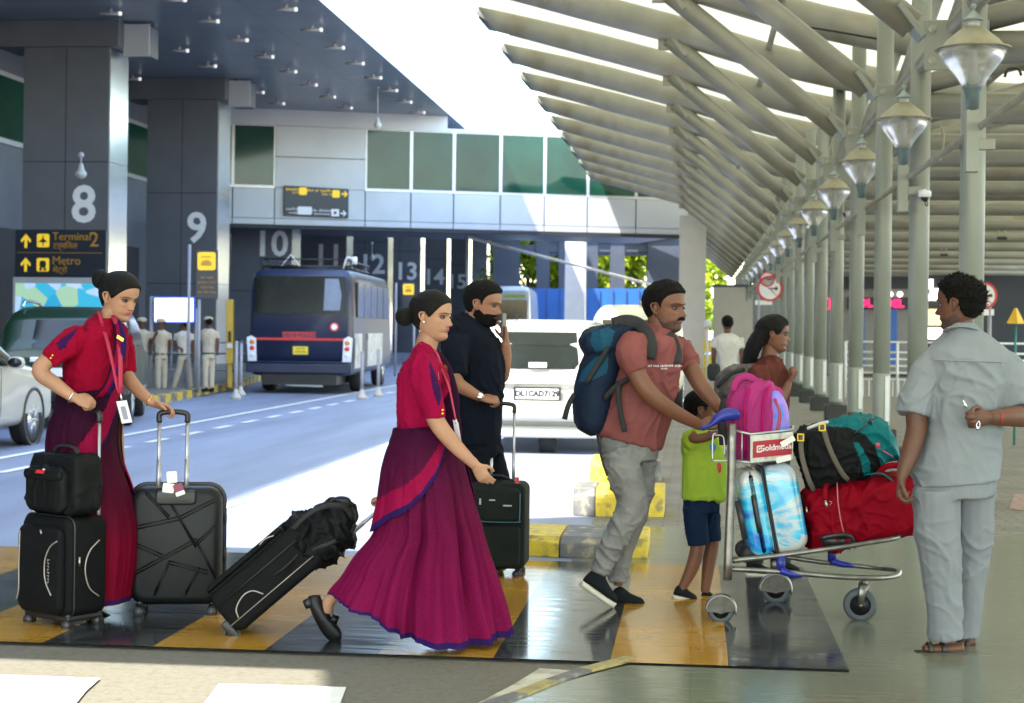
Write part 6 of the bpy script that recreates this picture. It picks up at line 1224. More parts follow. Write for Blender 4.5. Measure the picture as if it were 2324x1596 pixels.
# ---------------------------------------------------------------- distant people
def far_person(D, x, yt, yf, label, skin, top, bot, yaw, legs=((-.06, 0), (.06, 0)), cap=None, hairy=True, grp=None, arms='side', wk=1.0):
    p = Person(label, D, (x, yf), grp); k = (yf-yt)/100.0; Q = lambda u, v, d=0: (x+u*k, yt+v*k, d); m_ = k*100*D/FV/1.72
    p.sk.tube(p.path([Q(0, 18), Q(0, 13)]), .055*m_, 10); p.sk.tube(p.path([Q(0, 50), Q(0, 22)]), [.11*m_, .13*m_], 10)
    aL = {'side': [Q(-10, 21), Q(-12, 34), Q(-12, 46)], 'hip': [Q(-10, 21), Q(-17, 32), Q(-9, 42, -.1)], 'phone': [Q(-10, 21), Q(-13, 33, -.1), Q(-6, 18, -.15)], 'back': [Q(-10, 21), Q(-13, 35), Q(-3, 42, -.12)]}[arms]; aR = [Q(10, 21), Q(12.5, 34), Q(12, 47)]
    for a in (aL, aR): p.sk.tube(p.path(a), [.05*m_, .042*m_, .028*m_], 10, 4); e_ = p.P(*a[-1]); p.sk.ell(e_-EZ*.04*m_, (.035*m_, .025*m_, .055*m_))
    h = Head(p.P(*Q(0, 8)), yaw, -6, .235*m_, True); hr = h.shell(.04, hairline(False), n=36, k=30)
    p.finish(h, skin, hr, M_hairc, vox=.014)
    s = MB(); g = [Q(-8, 50), Q(8, 50)]; p.rings(s, [(x-8.5*k, yt+51*k, x+8.5*k, yt+51*k, .13*m_), (x-8.5*k, yt+38*k, x+8.5*k, yt+38*k, .13*m_), (x-11*k, yt+25*k, x+11*k, yt+25*k, .14*m_), (x-10*k, yt+20*k, x+10*k, yt+20*k, .11*m_), (x-4*k, yt+16.5*k, x+4*k, yt+16.5*k, .06*m_)], e=.9)
    for a in (aL, aR): q = np.array(a); s.tube(p.path([a[0], tuple(q[0]*.35+q[1]*.65)]), [.068*m_, .062*m_], 10)
    p.cloth(s, 'shirt', top, .014, 2, folds(.008, (7, 5, 6), x))
    s = MB(); p.rings(s, [(x-8.3*k, yt+49*k, x+8.3*k, yt+49*k, .13*m_), (x-8.5*k, yt+56*k, x+8.5*k, yt+56*k, .13*m_)])
    for i, (o, lean) in enumerate(legs): p.limb(s, [Q(-4+8*i, 54, o), Q((-4+8*i)*1.05+lean*.4, 75, o), Q((-4+8*i)+lean, 96, o)], [.088*m_, .07*m_, .06*m_]); 
    p.cloth(s, 'trousers', bot, .014, 2)
    for i, (o, lean) in enumerate(legs): c = p.P(*Q((-4+8*i)+lean, 99, o)); fd = nrm(math.cos(R_(yaw))*cr-math.sin(R_(yaw))*cf); shoe(p.t, c-fd*.10*m_-EZ*.0, c+fd*.15*m_, 1.0*m_, M_leather, M_blk2)
    if cap: s = MB(); c = h.w((0, 0, .33)); s.ell(c, (.115*m_, .10*m_, .06*m_)); s.tube([c+h.f*.08*m_-EZ*.01, c+h.f*.16*m_-EZ*.025], [(.07*m_, .006), (.05*m_, .004)], 10); s.build('cap', cap, p.t)
    if cap: s = MB(); p.rings(s, [(x-8.8*k, yt+50*k, x+8.8*k, yt+50*k, .137*m_), (x-8.8*k, yt+48*k, x+8.8*k, yt+48*k, .137*m_)], cap=True); s.build('belt', mat('green_belt', (.01, .05, .03), .6) if 'green_belt' not in bpy.data.materials else bpy.data.materials['green_belt'], p.t)
G_ = 'policemen in khaki by the kerb'
far_person(34.5, 322, 720, 886, 'khaki uniformed policeman with hands on hips, leftmost by the kerb', SK4, M_khaki, M_khaki, 60, cap=M_khaki, grp=G_, arms='hip')
far_person(34.2, 366, 722, 888, 'khaki uniformed policeman raising a hand to his ear', SK4, M_khaki, M_khaki, 120, cap=M_khaki, grp=G_, arms='phone')
far_person(34.6, 418, 724, 888, 'khaki uniformed policeman leaning with legs apart under the lit screen', SK3, mat('pale_khaki', (.6, .56, .5), .8), M_khaki, 200, ((-.08, -11), (.08, 5)), cap=M_khaki, grp=G_, arms='back')
far_person(33.8, 473, 718, 889, 'khaki uniformed policeman in front of column 9, rightmost of the group', SK4, M_khaki, M_khaki, 230, cap=M_khaki, grp=G_)
far_person(24.6, 1651, 713, 975, 'man in white shirt and dark trousers walking away between pillar and columns', SK4, M_wsh, M_dtr, 270, grp='people on the crossing')
s = MB(); c = V(1620, 845, 24.3); s.ell(c, (.10, .06, .13), e=.6); s.tube([c+EZ*.12-cr*.03, c+EZ*.2, c+EZ*.12+cr*.03], .008, 6, 4); setp(s.build('hand_bag', M_strap), 'dark bag hanging from the hand of the far man in white shirt', 'bag')
# ================================================================ LUGGAGE AND TROLLEY
M_cloth = mat('case_fabric', (.0045, .005, .0055), .7, var=.18, vs=9, bump=.35, bs=350, spec=.14); M_cloth2 = mat('bag_nylon', (.004, .0045, .005), .6, spec=.16, var=.25, vs=7, bump=.3, bs=250)
M_hard = mat('hard_shell', (.006, .0065, .007), .4, spec=.25, var=.12, vs=5, bump=.15, bs=400); M_pipe = mat('piping', (.38, .34, .30), .4, .4); M_zip = mat('zip_metal', (.45, .42, .36), .3, 1)
M_wh = mat('wheel_rubber', (.016, .016, .018), .5, var=.2, vs=30, spec=.25); M_wc = mat('wheel_hub', (.05, .05, .055), .4)
M_grey = mat('case_green_black', (.009, .012, .010), .7, spec=.15, var=.2, vs=9, bump=.35, bs=300); M_tealp = mat('teal_piping', (.02, .12, .14), .5)
M_tube = mat('satin_tube', (.42, .42, .44), .38, .75, var=.04)
class Fr:
    "local frame for a case: o = bottom centre, x across the front, y inwards, z up"
    def __init__(s, o, yaw=0, tilt=0, tax=None):
        a = R_(yaw); s.x = math.cos(a)*cr+math.sin(a)*cf; s.x = nrm(s.x*A3(1, 1, 0)); s.z = EZ; s.y = np.cross(s.z, s.x); s.o = np.asarray(o)
        if tilt: t = R_(tilt); s.x, s.z = math.cos(t)*s.x-math.sin(t)*s.z*1.0, math.cos(t)*s.z+math.sin(t)*s.x
        s.R = np.array([s.x, s.y, s.z]).T
    def __call__(s, x, y, z): return s.o+s.x*x+s.y*y+s.z*z
def spinner(par, F, x, y, r, sz=.0, yaw=20):
    s = MB(); c = F(x, y, 0)*A3(1, 1, 0)+EZ*r if not sz else F(x, y, sz); a = R_(yaw); ax = nrm(math.cos(a)*cf+math.sin(a)*cr)
    for d in (-.011, .011): s.lathe([(r*.7, -.009), (r*.95, -.009), (r, -.005), (r, .005), (r*.95, .009), (r*.7, .009), (r*.7, -.009)], c+ax*d, ax, 20)
    o = s.build('wheel', M_wh, par); s = MB(); s.lathe([(r*.72, -.021), (r*.72, -.019), (r*.2, -.016), (r*.2, .016), (r*.72, .019), (r*.72, .021)], c, ax, 14); s.build('hub', M_wc, o)
    s = MB(); s.tube([c+EZ*r*.4, c+EZ*r*1.4+cr*.006, F(x, y, .075)], [(.012, .016), (.018, .016), (.026, .026)], 10); s.build('wheel_fork', M_blk2, o)
def handle(par, F, xa, xb, y, z0, z1, r=.010, grip=True, th=.016):
    for x in (xa, xb):
        s = MB(); s.tube([F(x, y, z0), F(x, y, z1-.02)], [(r*.8, r)]*2, 12); s.tube([F(x, y, z0), F(x, y, z0+(z1-z0)*.45)], [(r*1.05, r*1.2)]*2, 12); s.build('handle_tube', M_tube, par)
    s = MB(); s.tube([F(xa, y, z1-.05), F(xa, y, z1-.012), F(xa+.02*(1 if xb > xa else -1), y, z1), F((xa+xb)/2, y, z1+.004), F(xb-.02*(1 if xb > xa else -1), y, z1), F(xb, y, z1-.012), F(xb, y, z1-.05)], [(th*.8, th)]*7, 12, 4, up=F.y); s.build('grip', M_blk2, par)
def arc_pipe(s, F, pts, y, r=.0035): s.tube([F(x, y, z) for x, z in pts], r, 6, 5)
def soft_case(name, label, F, w_, d, h, mt, group=None, extras=None, foot=.06):
    t = thing(name, label, 'suitcase', F.o, group); s = MB(); s.rbox(F(0, 0, foot+h/2), (w_, d, h), .055, F.R, k=6); s.build('body', mt, t)
    s = MB(); s.rbox(F(0, -d/2-.012, foot+h*.47), (w_*.86, .05, h*.86), .05, F.R, k=6); s.build('front_pocket', mt, t)
    for yy in (-d*.5+.03, -d*.5+.075):
        s = MB(); g = [F(x, yy, z) for x, z in [(a, b) for a, b in rrect(w_+.004, h+.004, .058, 6)]]
        g = [p+F.z*(foot+h/2)-F.z*0 for p in g]; s.tube(g+[g[0]], .0045, 6, closed=True); s.build('zip_band', M_blk2, t)
    return t
# -- upright black cabin case with laptop bag (left)
g_ = G(144, 1418); F = Fr(A3(g_[0], g_[1], 0), -36); k1 = thing('cabin_case', 'upright black fabric suitcase at the left edge with grey piping under a laptop bag', 'suitcase', F.o, 'black suitcases')
w_, d, h = .36, .235, .475; s = MB(); s.rbox(F(0, 0, .06+h/2), (w_, d, h), .05, F.R, k=6); s.build('body', M_cloth, k1)
s = MB(); s.rbox(F(-.005, -d/2-.012, .06+h*.47), (w_*.88, .05, h*.88), .05, F.R, k=6); s.build('front_pocket', M_cloth, k1)
s = MB(); g = [F(x, -d/2+.03, .06+h/2+z) for x, z in rrect(w_+.006, h+.006, .052, 6)]; s.tube(g+[g[0]], .005, 6, closed=True); s.build('zip_band', M_blk2, k1)
s = MB(); arc_pipe(s, F, [(.14, .43), (.09, .40), (.055, .34), (.05, .27), (.065, .22), (.10, .17)], -d/2-.040); arc_pipe(s, F, [(-.135, .46), (-.14, .3), (-.14, .18), (-.155, .13)], -d/2-.040)
s.tube([F(w_/2+.003, -.02, z) if 0 else F(w_/2+.004, y, z) for y, z in ((.06, .42), (.0, .37), (-.025, .29), (.0, .2), (.06, .15))], .0035, 6, 5); s.build('piping', M_pipe, k1)
s = MB(); s.tube([F(w_/2+.004, -.06, .35), F(w_/2+.004, -.06, .30)], .006, 6); s.tube([F(.02, -d/2-.042, .475), F(.03, -d/2-.042, .455)], .006, 6); s.build('zip_pull', M_zip, k1)
s = MB(); marks(s, F(.078, -d/2-.040, .285), -F.z, F.x, .12, .017, (8,), ext=.002); s.build('logo_lettering', M_pipe, k1, False)
for x, y in ((-.14, -.09), (.14, -.09), (-.14, .09), (.14, .09)): spinner(k1, F, x, y, .026)
s = MB(); s.rbox(F(0, 0, .055), (w_*.9, d*.9, .03), .012, F.R); s.build('base_plate', M_blk2, k1)
a_, b_ = V(171, 937, 8.02), V(220, 934, 8.06); zt_ = (a_[2]+b_[2])/2
def loc(F, p): q = np.asarray(p)-F.o; return float(np.dot(q, F.x)), float(np.dot(q, F.y)), float(np.dot(q, F.z))
la, lb = loc(F, V(172, 937, 8.0)), loc(F, V(220, 937, 8.0)); handle(k1, F, .008, .132, .095, .45, la[2], .0095)
lb_ = thing('laptop_bag', 'boxy black laptop bag with small red logo standing on the cabin case', 'bag', F(0, 0, .54)); Fb = Fr(F(.025, -.015, .545), -36)
s = MB(); s.rbox(Fb(0, 0, .145), (.36, .17, .29), .05, F.R, k=6); fuse(s, .008, 5, folds(.010, (9, 9, 7), 71)).build('main_body', M_cloth2, lb_)
s = MB(); s.rbox(Fb(-.02, -.095, .12), (.29, .06, .22), .05, F.R, k=6); fuse(s, .007, 4, folds(.009, (9, 9, 7), 73)).build('front_pocket', M_cloth2, lb_)
s = MB(); s.rbox(Fb(-.02, -.105, .19), (.27, .06, .05), .02, F.R); s.build('pocket_flap', M_cloth2, lb_)
s = MB(); s.tube([Fb(-.09, 0, .285), Fb(-.06, 0, .315), Fb(0, 0, .322), Fb(.06, 0, .315), Fb(.09, 0, .285)], [(.014, .008)]*5, 8, 4); s.build('carry_handle', M_strap, lb_)
s = MB(); s.prism([(-.034, -.008), (.03, -.008), (.034, .008), (-.02, .009)], Fb(-.02, -.139, .205), F.x, F.z, -F.y*.003); lw_ = MB(); lw_.prism([(0, 0), (.018, 0), (.014, .006), (.004, .006)], Fb(.0, -.139, .215), F.x, F.z, -F.y*.003); lw_.build('white_logo_mark', M_tag if 'M_tag' in globals() else M_white, lb_, False); s.build('red_logo', M_red, lb_, False)
s = MB(); g = [Fb(x, -.062, .145+z) for x, z in rrect(.345, .275, .05, 6)]; s.tube(g+[g[0]], .004, 6, closed=True); s.build('zip_band', M_blk2, lb_)
# -- hard shell case
g_ = G(402, 1393); F = Fr(A3(g_[0], g_[1], 0), 6); k2 = thing('hard_case', 'large black hard shell suitcase with raised diagonal ribs, baggage tags on its handle', 'suitcase', F.o, 'black suitcases')
w_, d, h = .452, .27, .585; s = MB(); s.rbox(F(0, 0, .065+h/2), (w_, d, h), .075, F.R, k=8); s.build('shell', M_hard, k2)
s = MB(); g = [F(x, -.01, .065+h/2+z) for x, z in rrect(w_+.008, h+.008, .077, 8)]; s.tube(g+[g[0]], [(.012, .004)]*(len(g)+1), 8, closed=True, up=F.y); s.build('seam_frame', M_blk2, k2)
s = MB()
for a, b in (((-.20, .42), (.02, .47)), ((-.06, .60), (.10, .33)), ((.02, .47), (.19, .56)), ((-.19, .20), (.10, .36)), ((.10, .36), (.20, .17)), ((.10, .34), (.205, .44)), ((-.20, .34), (-.06, .28)), ((-.10, .09), (-.03, .25)), ((-.03, .25), (.16, .20)), ((.05, .09), (.12, .22)), ((-.15, .60), (-.03, .47))):
    for o in (0, .016): s.tube([F(a[0], -d/2-.002, a[1]+.02+o), F(b[0], -d/2-.002, b[1]+.02+o)], [(.0045, .004)]*2, 6)
s.build('raised_ribs', M_hard, k2)
s = MB(); s.rbox(F(.0, -d/2-.002, .60), (.20, .03, .075), .02, F.R); s.build('handle_recess', M_blk2, k2)
s = MB(); s.rbox(F(w_/2+.008, -.01, .30), (.02, .03, .07), .008, F.R); s.rbox(F(w_/2+.008, -.01, .48), (.018, .03, .05), .008, F.R); s.build('latch', M_blk2, k2)
for x, y in ((-.18, -.10), (.18, -.10), (-.18, .10), (.18, .10)): spinner(k2, F, x, y, .028, yaw=-10)
la, lb = loc(F, V(358, 940, 8.25)), loc(F, V(418, 940, 8.25)); handle(k2, F, la[0], lb[0]+.008, -.10, .60, la[2]+.004, .0115, th=.018)
M_tag = mat('paper_tag', (.68, .66, .60), .6, var=.05)
for i, (x, y, a, mt, sz) in enumerate(((390, 1083, .05, M_tag, (.05, .055)), (382, 1108, -.12, M_tag, (.055, .045)), (406, 1111, .35, mat('maroon_tag', (.20, .03, .07), .5), (.045, .055)))):
    ex_ = nrm(cr*math.cos(a)+EZ*math.sin(a)); ey_ = nrm(np.cross(-cf, ex_)*-1); ey_ = ey_ if ey_[2] > 0 else -ey_; s = MB(); s.prism(rrect(sz[0], sz[1], .006), V(x, y, 8.05-.01*i), ex_, ey_, cf*.006); tg = s.build('baggage_tag', mt, k2, False)
    if i == 2: s = MB(); s.prism(rrect(sz[0], .02, .004), V(x, y, 8.04-.01*i)-ey_*.02-cf*.002, ex_, ey_, cf*.002); s.build('white_strip', M_tag, tg, False)
# -- tilted case with rucksack
pA, pB = V(527, 1420, 7.95), V(741, 1238, 7.95); ax_ = nrm(pB-pA); thd = nrm(np.cross(ax_, cf)); thd = thd if thd[2] > 0 else -thd   # length axis, thickness axis (up-left)
k3 = thing('tilted_case', 'black fabric suitcase tilted on two wheels and pulled by the middle woman', 'suitcase', V(530, 1435, 7.95), 'black suitcases')
class F3_: pass
F3 = Fr(V(548, 1432, 7.95), 0); F3.x = -thd*1.0; F3.x = thd; F3.z = ax_; F3.y = nrm(np.cross(F3.z, F3.x)); 
if np.dot(F3.y, cf) < 0: F3.y = -F3.y
F3.R = np.array([F3.x, F3.y, F3.z]).T
# x: from the handle side (0) to the front pocket (.24); y: depth away from camera; z: length
L3, T3, W3 = .545, .225, .34; s = MB(); s.rbox(F3(T3/2, 0, L3/2+.01), (T3, W3, L3), .05, F3.R, k=6); s.build('body', M_cloth, k3)
s = MB(); s.rbox(F3(T3+.015, 0, L3*.47), (.05, W3*.86, L3*.84), .024, F3.R, k=5); s.build('front_pocket', M_cloth, k3)
s = MB(); arc_pipe(s, F3, [(.07, .46-.23), (.115, .20), (.125, .15), (.10, .09), (.06, .07)], -W3/2-.003); s.tube([F3(.055, -W3/2-.003, z) for z in (.02, .3, .52)], .0025, 6); arc_pipe(s, F3, [(T3+.02, .44), (T3+.035, .40), (T3+.03, .36)], -W3/2+.01); s.build('piping', M_pipe, k3)
s = MB(); s.tube([F3(T3*.72, -W3/2-.004, .04), F3(T3*.72, -W3/2-.004, L3-.04)], [(.006, .004)]*2, 6); s.build('zip_band', M_blk2, k3)
s = MB(); s.tube([F3(.105, -W3/2-.004, .33), F3(.10, -W3/2-.022, .37), F3(.10, -W3/2-.022, .43), F3(.105, -W3/2-.004, .47)], [(.013, .006)]*4, 8, 4); s.build('side_handle', M_strap, k3)
for y in (-W3/2+.03, W3/2-.03):
    s = MB(); c = F3(.025, y, -.012); s.lathe([(.012, -.014), (.026, -.013), (.028, 0), (.026, .013), (.012, .014), (.012, -.014)], c, F3.y, 18); o = s.build('wheel', M_wh, k3); s = MB(); s.lathe([(.013, -.016), (.013, .016)], c, F3.y, 12); s.build('hub', M_wc, o)
    s = MB(); s.rbox(F3(.04, y, .0), (.10, .05, .04), .012, F3.R); s.build('corner_guard', M_blk2, k3)
for y in (-.055, .055):
    s = MB(); s.tube([F3(.015, y, L3-.05), F3(.015, y, .97)], [(.008, .008)]*2, 10); s.tube([F3(.015, y, L3-.05), F3(.015, y, .78)], [(.0105, .0105)]*2, 10); s.build('handle_tube', M_tube, k3)
s = MB(); s.tube([F3(.015, -.055, .955), F3(.015, -.05, .975), F3(.015, .05, .975), F3(.015, .055, .955)], .014, 10, 3); s.build('grip', M_blk2, k3)
rs = thing('rucksack', 'crumpled black rucksack strapped on top of the tilted suitcase', 'rucksack', V(720, 1250, 7.9)); P3 = lambda x, y, dd=0: V(x, y, 7.93+dd); s = MB()
for x, y, dd, rx, rz in ((700, 1225, 0, .10, .085), (740, 1190, .02, .11, .10), (770, 1172, 0, .085, .085), (690, 1205, .0, .09, .08), (735, 1235, -.02, .11, .085), (775, 1205, -.02, .06, .09), (755, 1155, .02, .07, .05)): s.ell(P3(x, y, dd), (rx, .14, rz), np.array([nrm(cr+EZ*.6), cf, nrm(EZ-cr*.6)]).T, n=20, k=12)
fuse(s, .008, 6, folds(.022, (9, 8, 9), 81, .6)).build('bag_body', M_cloth2, rs)
s = MB(); s.tube([P3(655, 1215, -.12), P3(690, 1175, -.15), P3(735, 1150, -.15), P3(780, 1150, -.12), P3(800, 1180, -.08)], [(.013, .005)]*5, 8, 4, up=-cf); s.tube([P3(700, 1250, -.14), P3(745, 1235, -.16), P3(790, 1215, -.10), P3(806, 1190, -.05)], [(.010, .005)]*4, 8, 4, up=-cf); s.build('strap', M_strap, rs)
s = MB(); s.tube([P3(745, 1145, -.05), P3(765, 1130, -.05), P3(790, 1132, -.05), P3(798, 1150, -.04)], [(.014, .006)]*4, 8, 4); s.build('grab_loop', M_strap, rs)
# -- the bearded man's case
g_ = G(1124, 1306); F = Fr(A3(g_[0], g_[1], 0), -8); k4 = thing('green_black_case', 'upright greenish black soft suitcase with teal piping in the bearded man\'s hand', 'suitcase', F.o, 'black suitcases')
w_, d, h = .375, .25, .50; s = MB(); s.rbox(F(0, 0, .055+h/2), (w_, d, h), .045, F.R, k=6); s.build('body', M_grey, k4)
s = MB(); s.rbox(F(0, -d/2-.01, .43), (w_*.88, .05, .20), .035, F.R, k=5); s.build('upper_pocket', M_grey, k4); s = MB(); s.rbox(F(0, -d/2-.01, .19), (w_*.88, .05, .25), .035, F.R, k=5); s.build('lower_pocket', M_grey, k4)
s = MB(); s.tube([F(-.15, -d/2-.038, .335), F(.14, -d/2-.038, .335), F(.16, -d/2-.034, .36), F(.163, -d/2-.03, .5)], .003, 6, 4); s.build('teal_piping', M_tealp, k4)
for c_, d_ in (((.0, .46), (.035, .004, .008)), ((.09, .43), (.05, .004, .008)), ((-.07, .45), (.01, .004, .035))): s = MB(); s.box(F(c_[0], -d/2-.036, c_[1]), d_, F.R); s.build('metal_badge', M_zip, k4, False)
s = MB(); s.tube([F(-.10, 0, .555), F(-.06, -.02, .585), F(.03, -.02, .59), F(.10, 0, .56)], [(.012, .007)]*4, 8, 4); s.build('top_handle', M_strap, k4)
s = MB(); s.box(F(.14, -.12, .575), (.02, .015, .035), F.R); s.build('red_tag', M_red, k4, False)
for x, y in ((-.14, -.09), (.14, -.09), (-.14, .09), (.14, .09)): spinner(k4, F, x, y, .024)
la, lb = loc(F, V(1107, 922, 9.75)), loc(F, V(1160, 918, 9.75)); handle(k4, F, la[0], lb[0], .02, .53, (la[2]+lb[2])/2, .0095)
# ---------------------------------------------------------------- trolley
M_steel = mat('trolley_steel', (.20, .19, .17), .36, .8, var=.25, vs=18)
DT = 8.35; T = lambda x, y, d=0: V(x, y, DT+d)
tr_ = thing('luggage_trolley', 'steel airport luggage trolley with blue handle grips and a red advert panel', 'trolley', G(1800, 1405)*A3(1, 1, 0)); M_tb = mat('trolley_blue', (.012, .02, .22), .4, var=.15, vs=9)
W_T = .50   # width, away from the camera
for k, dd in enumerate((0, W_T)):
    s = MB(); s.tube([T(1661, 962, dd), T(1660, 1080, dd), T(1655, 1200, dd), T(1651, 1316, dd)], [(.026, .022)]*4, 14, 3, up=cr, e=.75); s.build('upright_post', M_steel, tr_)
    s = MB(); s.tube([T(1590, 973, dd), T(1612, 964, dd), T(1632, 948, dd), T(1655, 940, dd), T(1676, 940, dd)], [(.018, .008), (.03, .012), (.034, .026), (.034, .032), (.022, .022)], 14, 4, up=EZ); s.ell(T(1664, 941, dd), (.036, .024, .03), n=14, k=8); s.build('grip_bracket', M_tb, tr_)
s = MB(); s.tube([T(1596, 972, 0), T(1596, 972, W_T)], .013, 10); s.tube([T(1610, 980, 0), T(1610, 980, W_T)], .006, 8); s.build('push_bar', M_tb, tr_)
def ringtube(pts, r, nm, mt=M_steel, sub=4, up=None): s = MB(); s.tube(pts, r, 12, sub, up=up); return s.build(nm, mt, tr_)
ringtube([T(1656, 1273, 0), T(1760, 1262, 0), T(1900, 1243, 0), T(2020, 1224, .03), T(2040, 1216, .10), T(2040, 1214, W_T-.10), T(2020, 1222, W_T-.03), T(1900, 1240, W_T), T(1760, 1259, W_T), T(1656, 1270, W_T)], .013, 'platform_rail')
for u in (.2, .4, .6, .8): ringtube([T(1660+350*.0, 1272, W_T*u), T(1850, 1250, W_T*u), T(2035, 1219, W_T*u)], [(.012, .006)]*3, 'platform_slat', M_blk2 if False else M_tb)
ringtube([T(1654, 1291, 0), T(1760, 1297, 0), T(1900, 1309, 0), T(1990, 1312, .02), T(2030, 1308, .08), T(2040, 1301, .18), T(2034, 1294, .30), T(1980, 1288, W_T-.03), T(1860, 1275, W_T), T(1756, 1262, W_T), T(1660, 1274, W_T)], .0135, 'lower_frame')
for a, b, dd in ((1772, 1262, 0), (1888, 1240, W_T*.8)):
    s = MB(); s.tube([T(a, b, dd), T(a, b+34, dd)], [(.022, .014)]*2, 8, e=.5); s.tube([T(a-2, b+32, dd), T(a+20, b+40, dd), T(a+48, b+44, dd)], [(.022, .02), (.02, .018), (.015, .012)], 10, 3); s.build('blue_bracket', M_tb, tr_)
s = MB(); s.tube([T(1757, 1262, W_T*.5), T(1757, 1300, W_T*.5)], [(.02, .012)]*2, 8, e=.5); s.build('centre_support', M_steel, tr_)
def trwheel(x, y, dd, r_px, fender, fork=False):
    r = r_px*(DT+dd)/FV; c = T(x, y, dd); c = A3(c[0], c[1], max(r+.001, c[2]) if False else r+.001); s = MB(); axs = nrm(cf+cr*.12)
    s.lathe([(r*.62, -.019), (r*.8, -.021), (r*.96, -.018), (r, -.008), (r, .008), (r*.96, .018), (r*.8, .021), (r*.62, .019), (r*.62, -.019)], c, axs, 36); o = s.build('wheel', mat('trolley_tyre', (.055, .065, .07), .6, var=.15, vs=20) if 'trolley_tyre' not in bpy.data.materials else bpy.data.materials['trolley_tyre'], tr_)
    s = MB(); s.lathe([(r*.64, -.016), (r*.58, -.008), (r*.25, -.008), (r*.22, -.022), (0, -.022)], c, axs, 24); s.lathe([(r*.64, .016), (0, .016)], c, axs, 24); s.build('hub', M_blk2, o)
    if fender:
        s = MB(); g = []
        for i in range(17):
            a = math.pi*(1.02-1.12*i/16); R2 = r*1.12; rim = [(-.034, .93), (-.03, 1.0), (0, 1.03), (.03, 1.0), (.034, .93)]
            g.append([c+axs*q+(cr*math.cos(a)+EZ*math.sin(a))*R2*m2 for q, m2 in rim])
        s.grid(g, 0, False); o2 = s.build('wheel_fender', M_steel, tr_); sd = o2.modifiers.new('thick', 'SOLIDIFY'); sd.thickness = .003
        s = MB(); s.prism([(r*1.05*math.cos(a), r*1.05*math.sin(a)) for a in np.linspace(.0, math.pi*1.02, 14)]+[(-r*.25, -r*.15), (0, -r*.25), (r*.25, -r*.15)], c-axs*.034, cr, EZ, axs*.004); s.build('fender_cheek', bpy.data.materials.get('fender_bronze') or mat('fender_bronze', (.085, .078, .066), .5, .3, var=.3, vs=22), o2, False)
    if fork:
        s = MB(); s.tube([c-axs*.03, c-axs*.03+EZ*r*.9+cr*.01, c-axs*.012+EZ*r*1.25+cr*.02], [(.013, .004), (.02, .004), (.026, .012)], 10); s.tube([c+axs*.03, c+axs*.03+EZ*r*.9+cr*.01, c+axs*.012+EZ*r*1.25+cr*.02], [(.013, .004), (.02, .004), (.026, .012)], 10); s.tube([c-axs*.035, c+axs*.035], .009, 8); s.tube([c+EZ*r*1.2+cr*.02, c+EZ*r*1.45+cr*.02], .016, 10); s.build('castor_fork', M_steel, o)
trwheel(1636, 1366, 0, 31, True); trwheel(1760, 1340, W_T+.12, 33, True); trwheel(1952, 1360, .10, 38, False, True)
# basket
bk_ = lambda x, y, d: T(x, y, d)
s = MB(); s.tube([T(1664, 976, 0), T(1704, 986, -.02), T(1798, 976, .04), T(1800, 968, W_T-.08), T(1664, 968, W_T)], .0065, 8); s.tube([T(1664, 1046, 0), T(1704, 1050, -.02), T(1790, 1040, .04), T(1792, 1032, W_T-.08), T(1664, 1036, W_T)], .0065, 8)
for x, y0, y1, dd in ((1684, 981, 1048, -.01), (1704, 986, 1050, -.02)): s.tube([T(x, y0, dd), T(x, y1, dd)], .004, 6)
for u in np.linspace(0, 1, 9): s.tube([T(1799, 975-7*u, .04+(W_T-.12)*u), T(1791, 1040-8*u, .04+(W_T-.12)*u)], .003, 6); s.tube([T(1704, 1050, -.02)*(1-u)+T(1664, 1036, W_T)*u, T(1790, 1040, .04)*(1-u)+T(1792, 1032, W_T-.08)*u], .003, 6)
s.tube([T(1625, 984, 0), T(1618, 990, 0), T(1617, 1040, 0), T(1622, 1046, 0), T(1660, 1046, 0)], .005, 6, 3); s.tube([T(1622, 988, 0), T(1640, 990, 0), T(1644, 1010, 0), T(1645, 1038, 0)], .004, 6, 3); s.build('wire_basket', M_tube, tr_)
pa, pb = T(1703, 989, -.035), T(1799, 980, .028); ex_ = nrm(pb-pa); L_ = np.linalg.norm(pb-pa); s = MB(); s.prism([(0, 0), (L_, 0), (L_, -.135), (0, -.135)], pa, ex_, EZ, nrm(np.cross(ex_, EZ))*.004); ap = s.build('advert_panel', mat('panel_cream', (.50, .50, .42), .5, var=.15, vs=25, col2=(.3, .3, .27), c2s=30, c2t=.62), tr_, False)
nf = nrm(np.cross(ex_, EZ)); s = MB(); s.prism([(.012, -.030), (L_-.006, -.030), (L_-.006, -.112), (.012, -.112)], pa+nf*.0045, ex_, EZ, nf*.002); s.build('red_field', mat('advert_red', (.33, .015, .03), .4), ap, False)
s = MB(); flat_text(s, 'Goldmedal', .042, pa+ex_*(L_*.60)-EZ*.069+nf*.008, ex_, EZ, ext=.002, bold=.0006); s.prism(rrect(.028, .034, .004), pa+ex_*.046-EZ*.070+nf*.0065, ex_, EZ, nf*.002); s.build('advert_lettering', M_tag, ap, False)
s = MB(); flat_text(s, 'G', .030, pa+ex_*.046-EZ*.070+nf*.010, ex_, EZ, ext=.001, bold=.001); s.build('emblem', bpy.data.materials['advert_red'], ap, False)
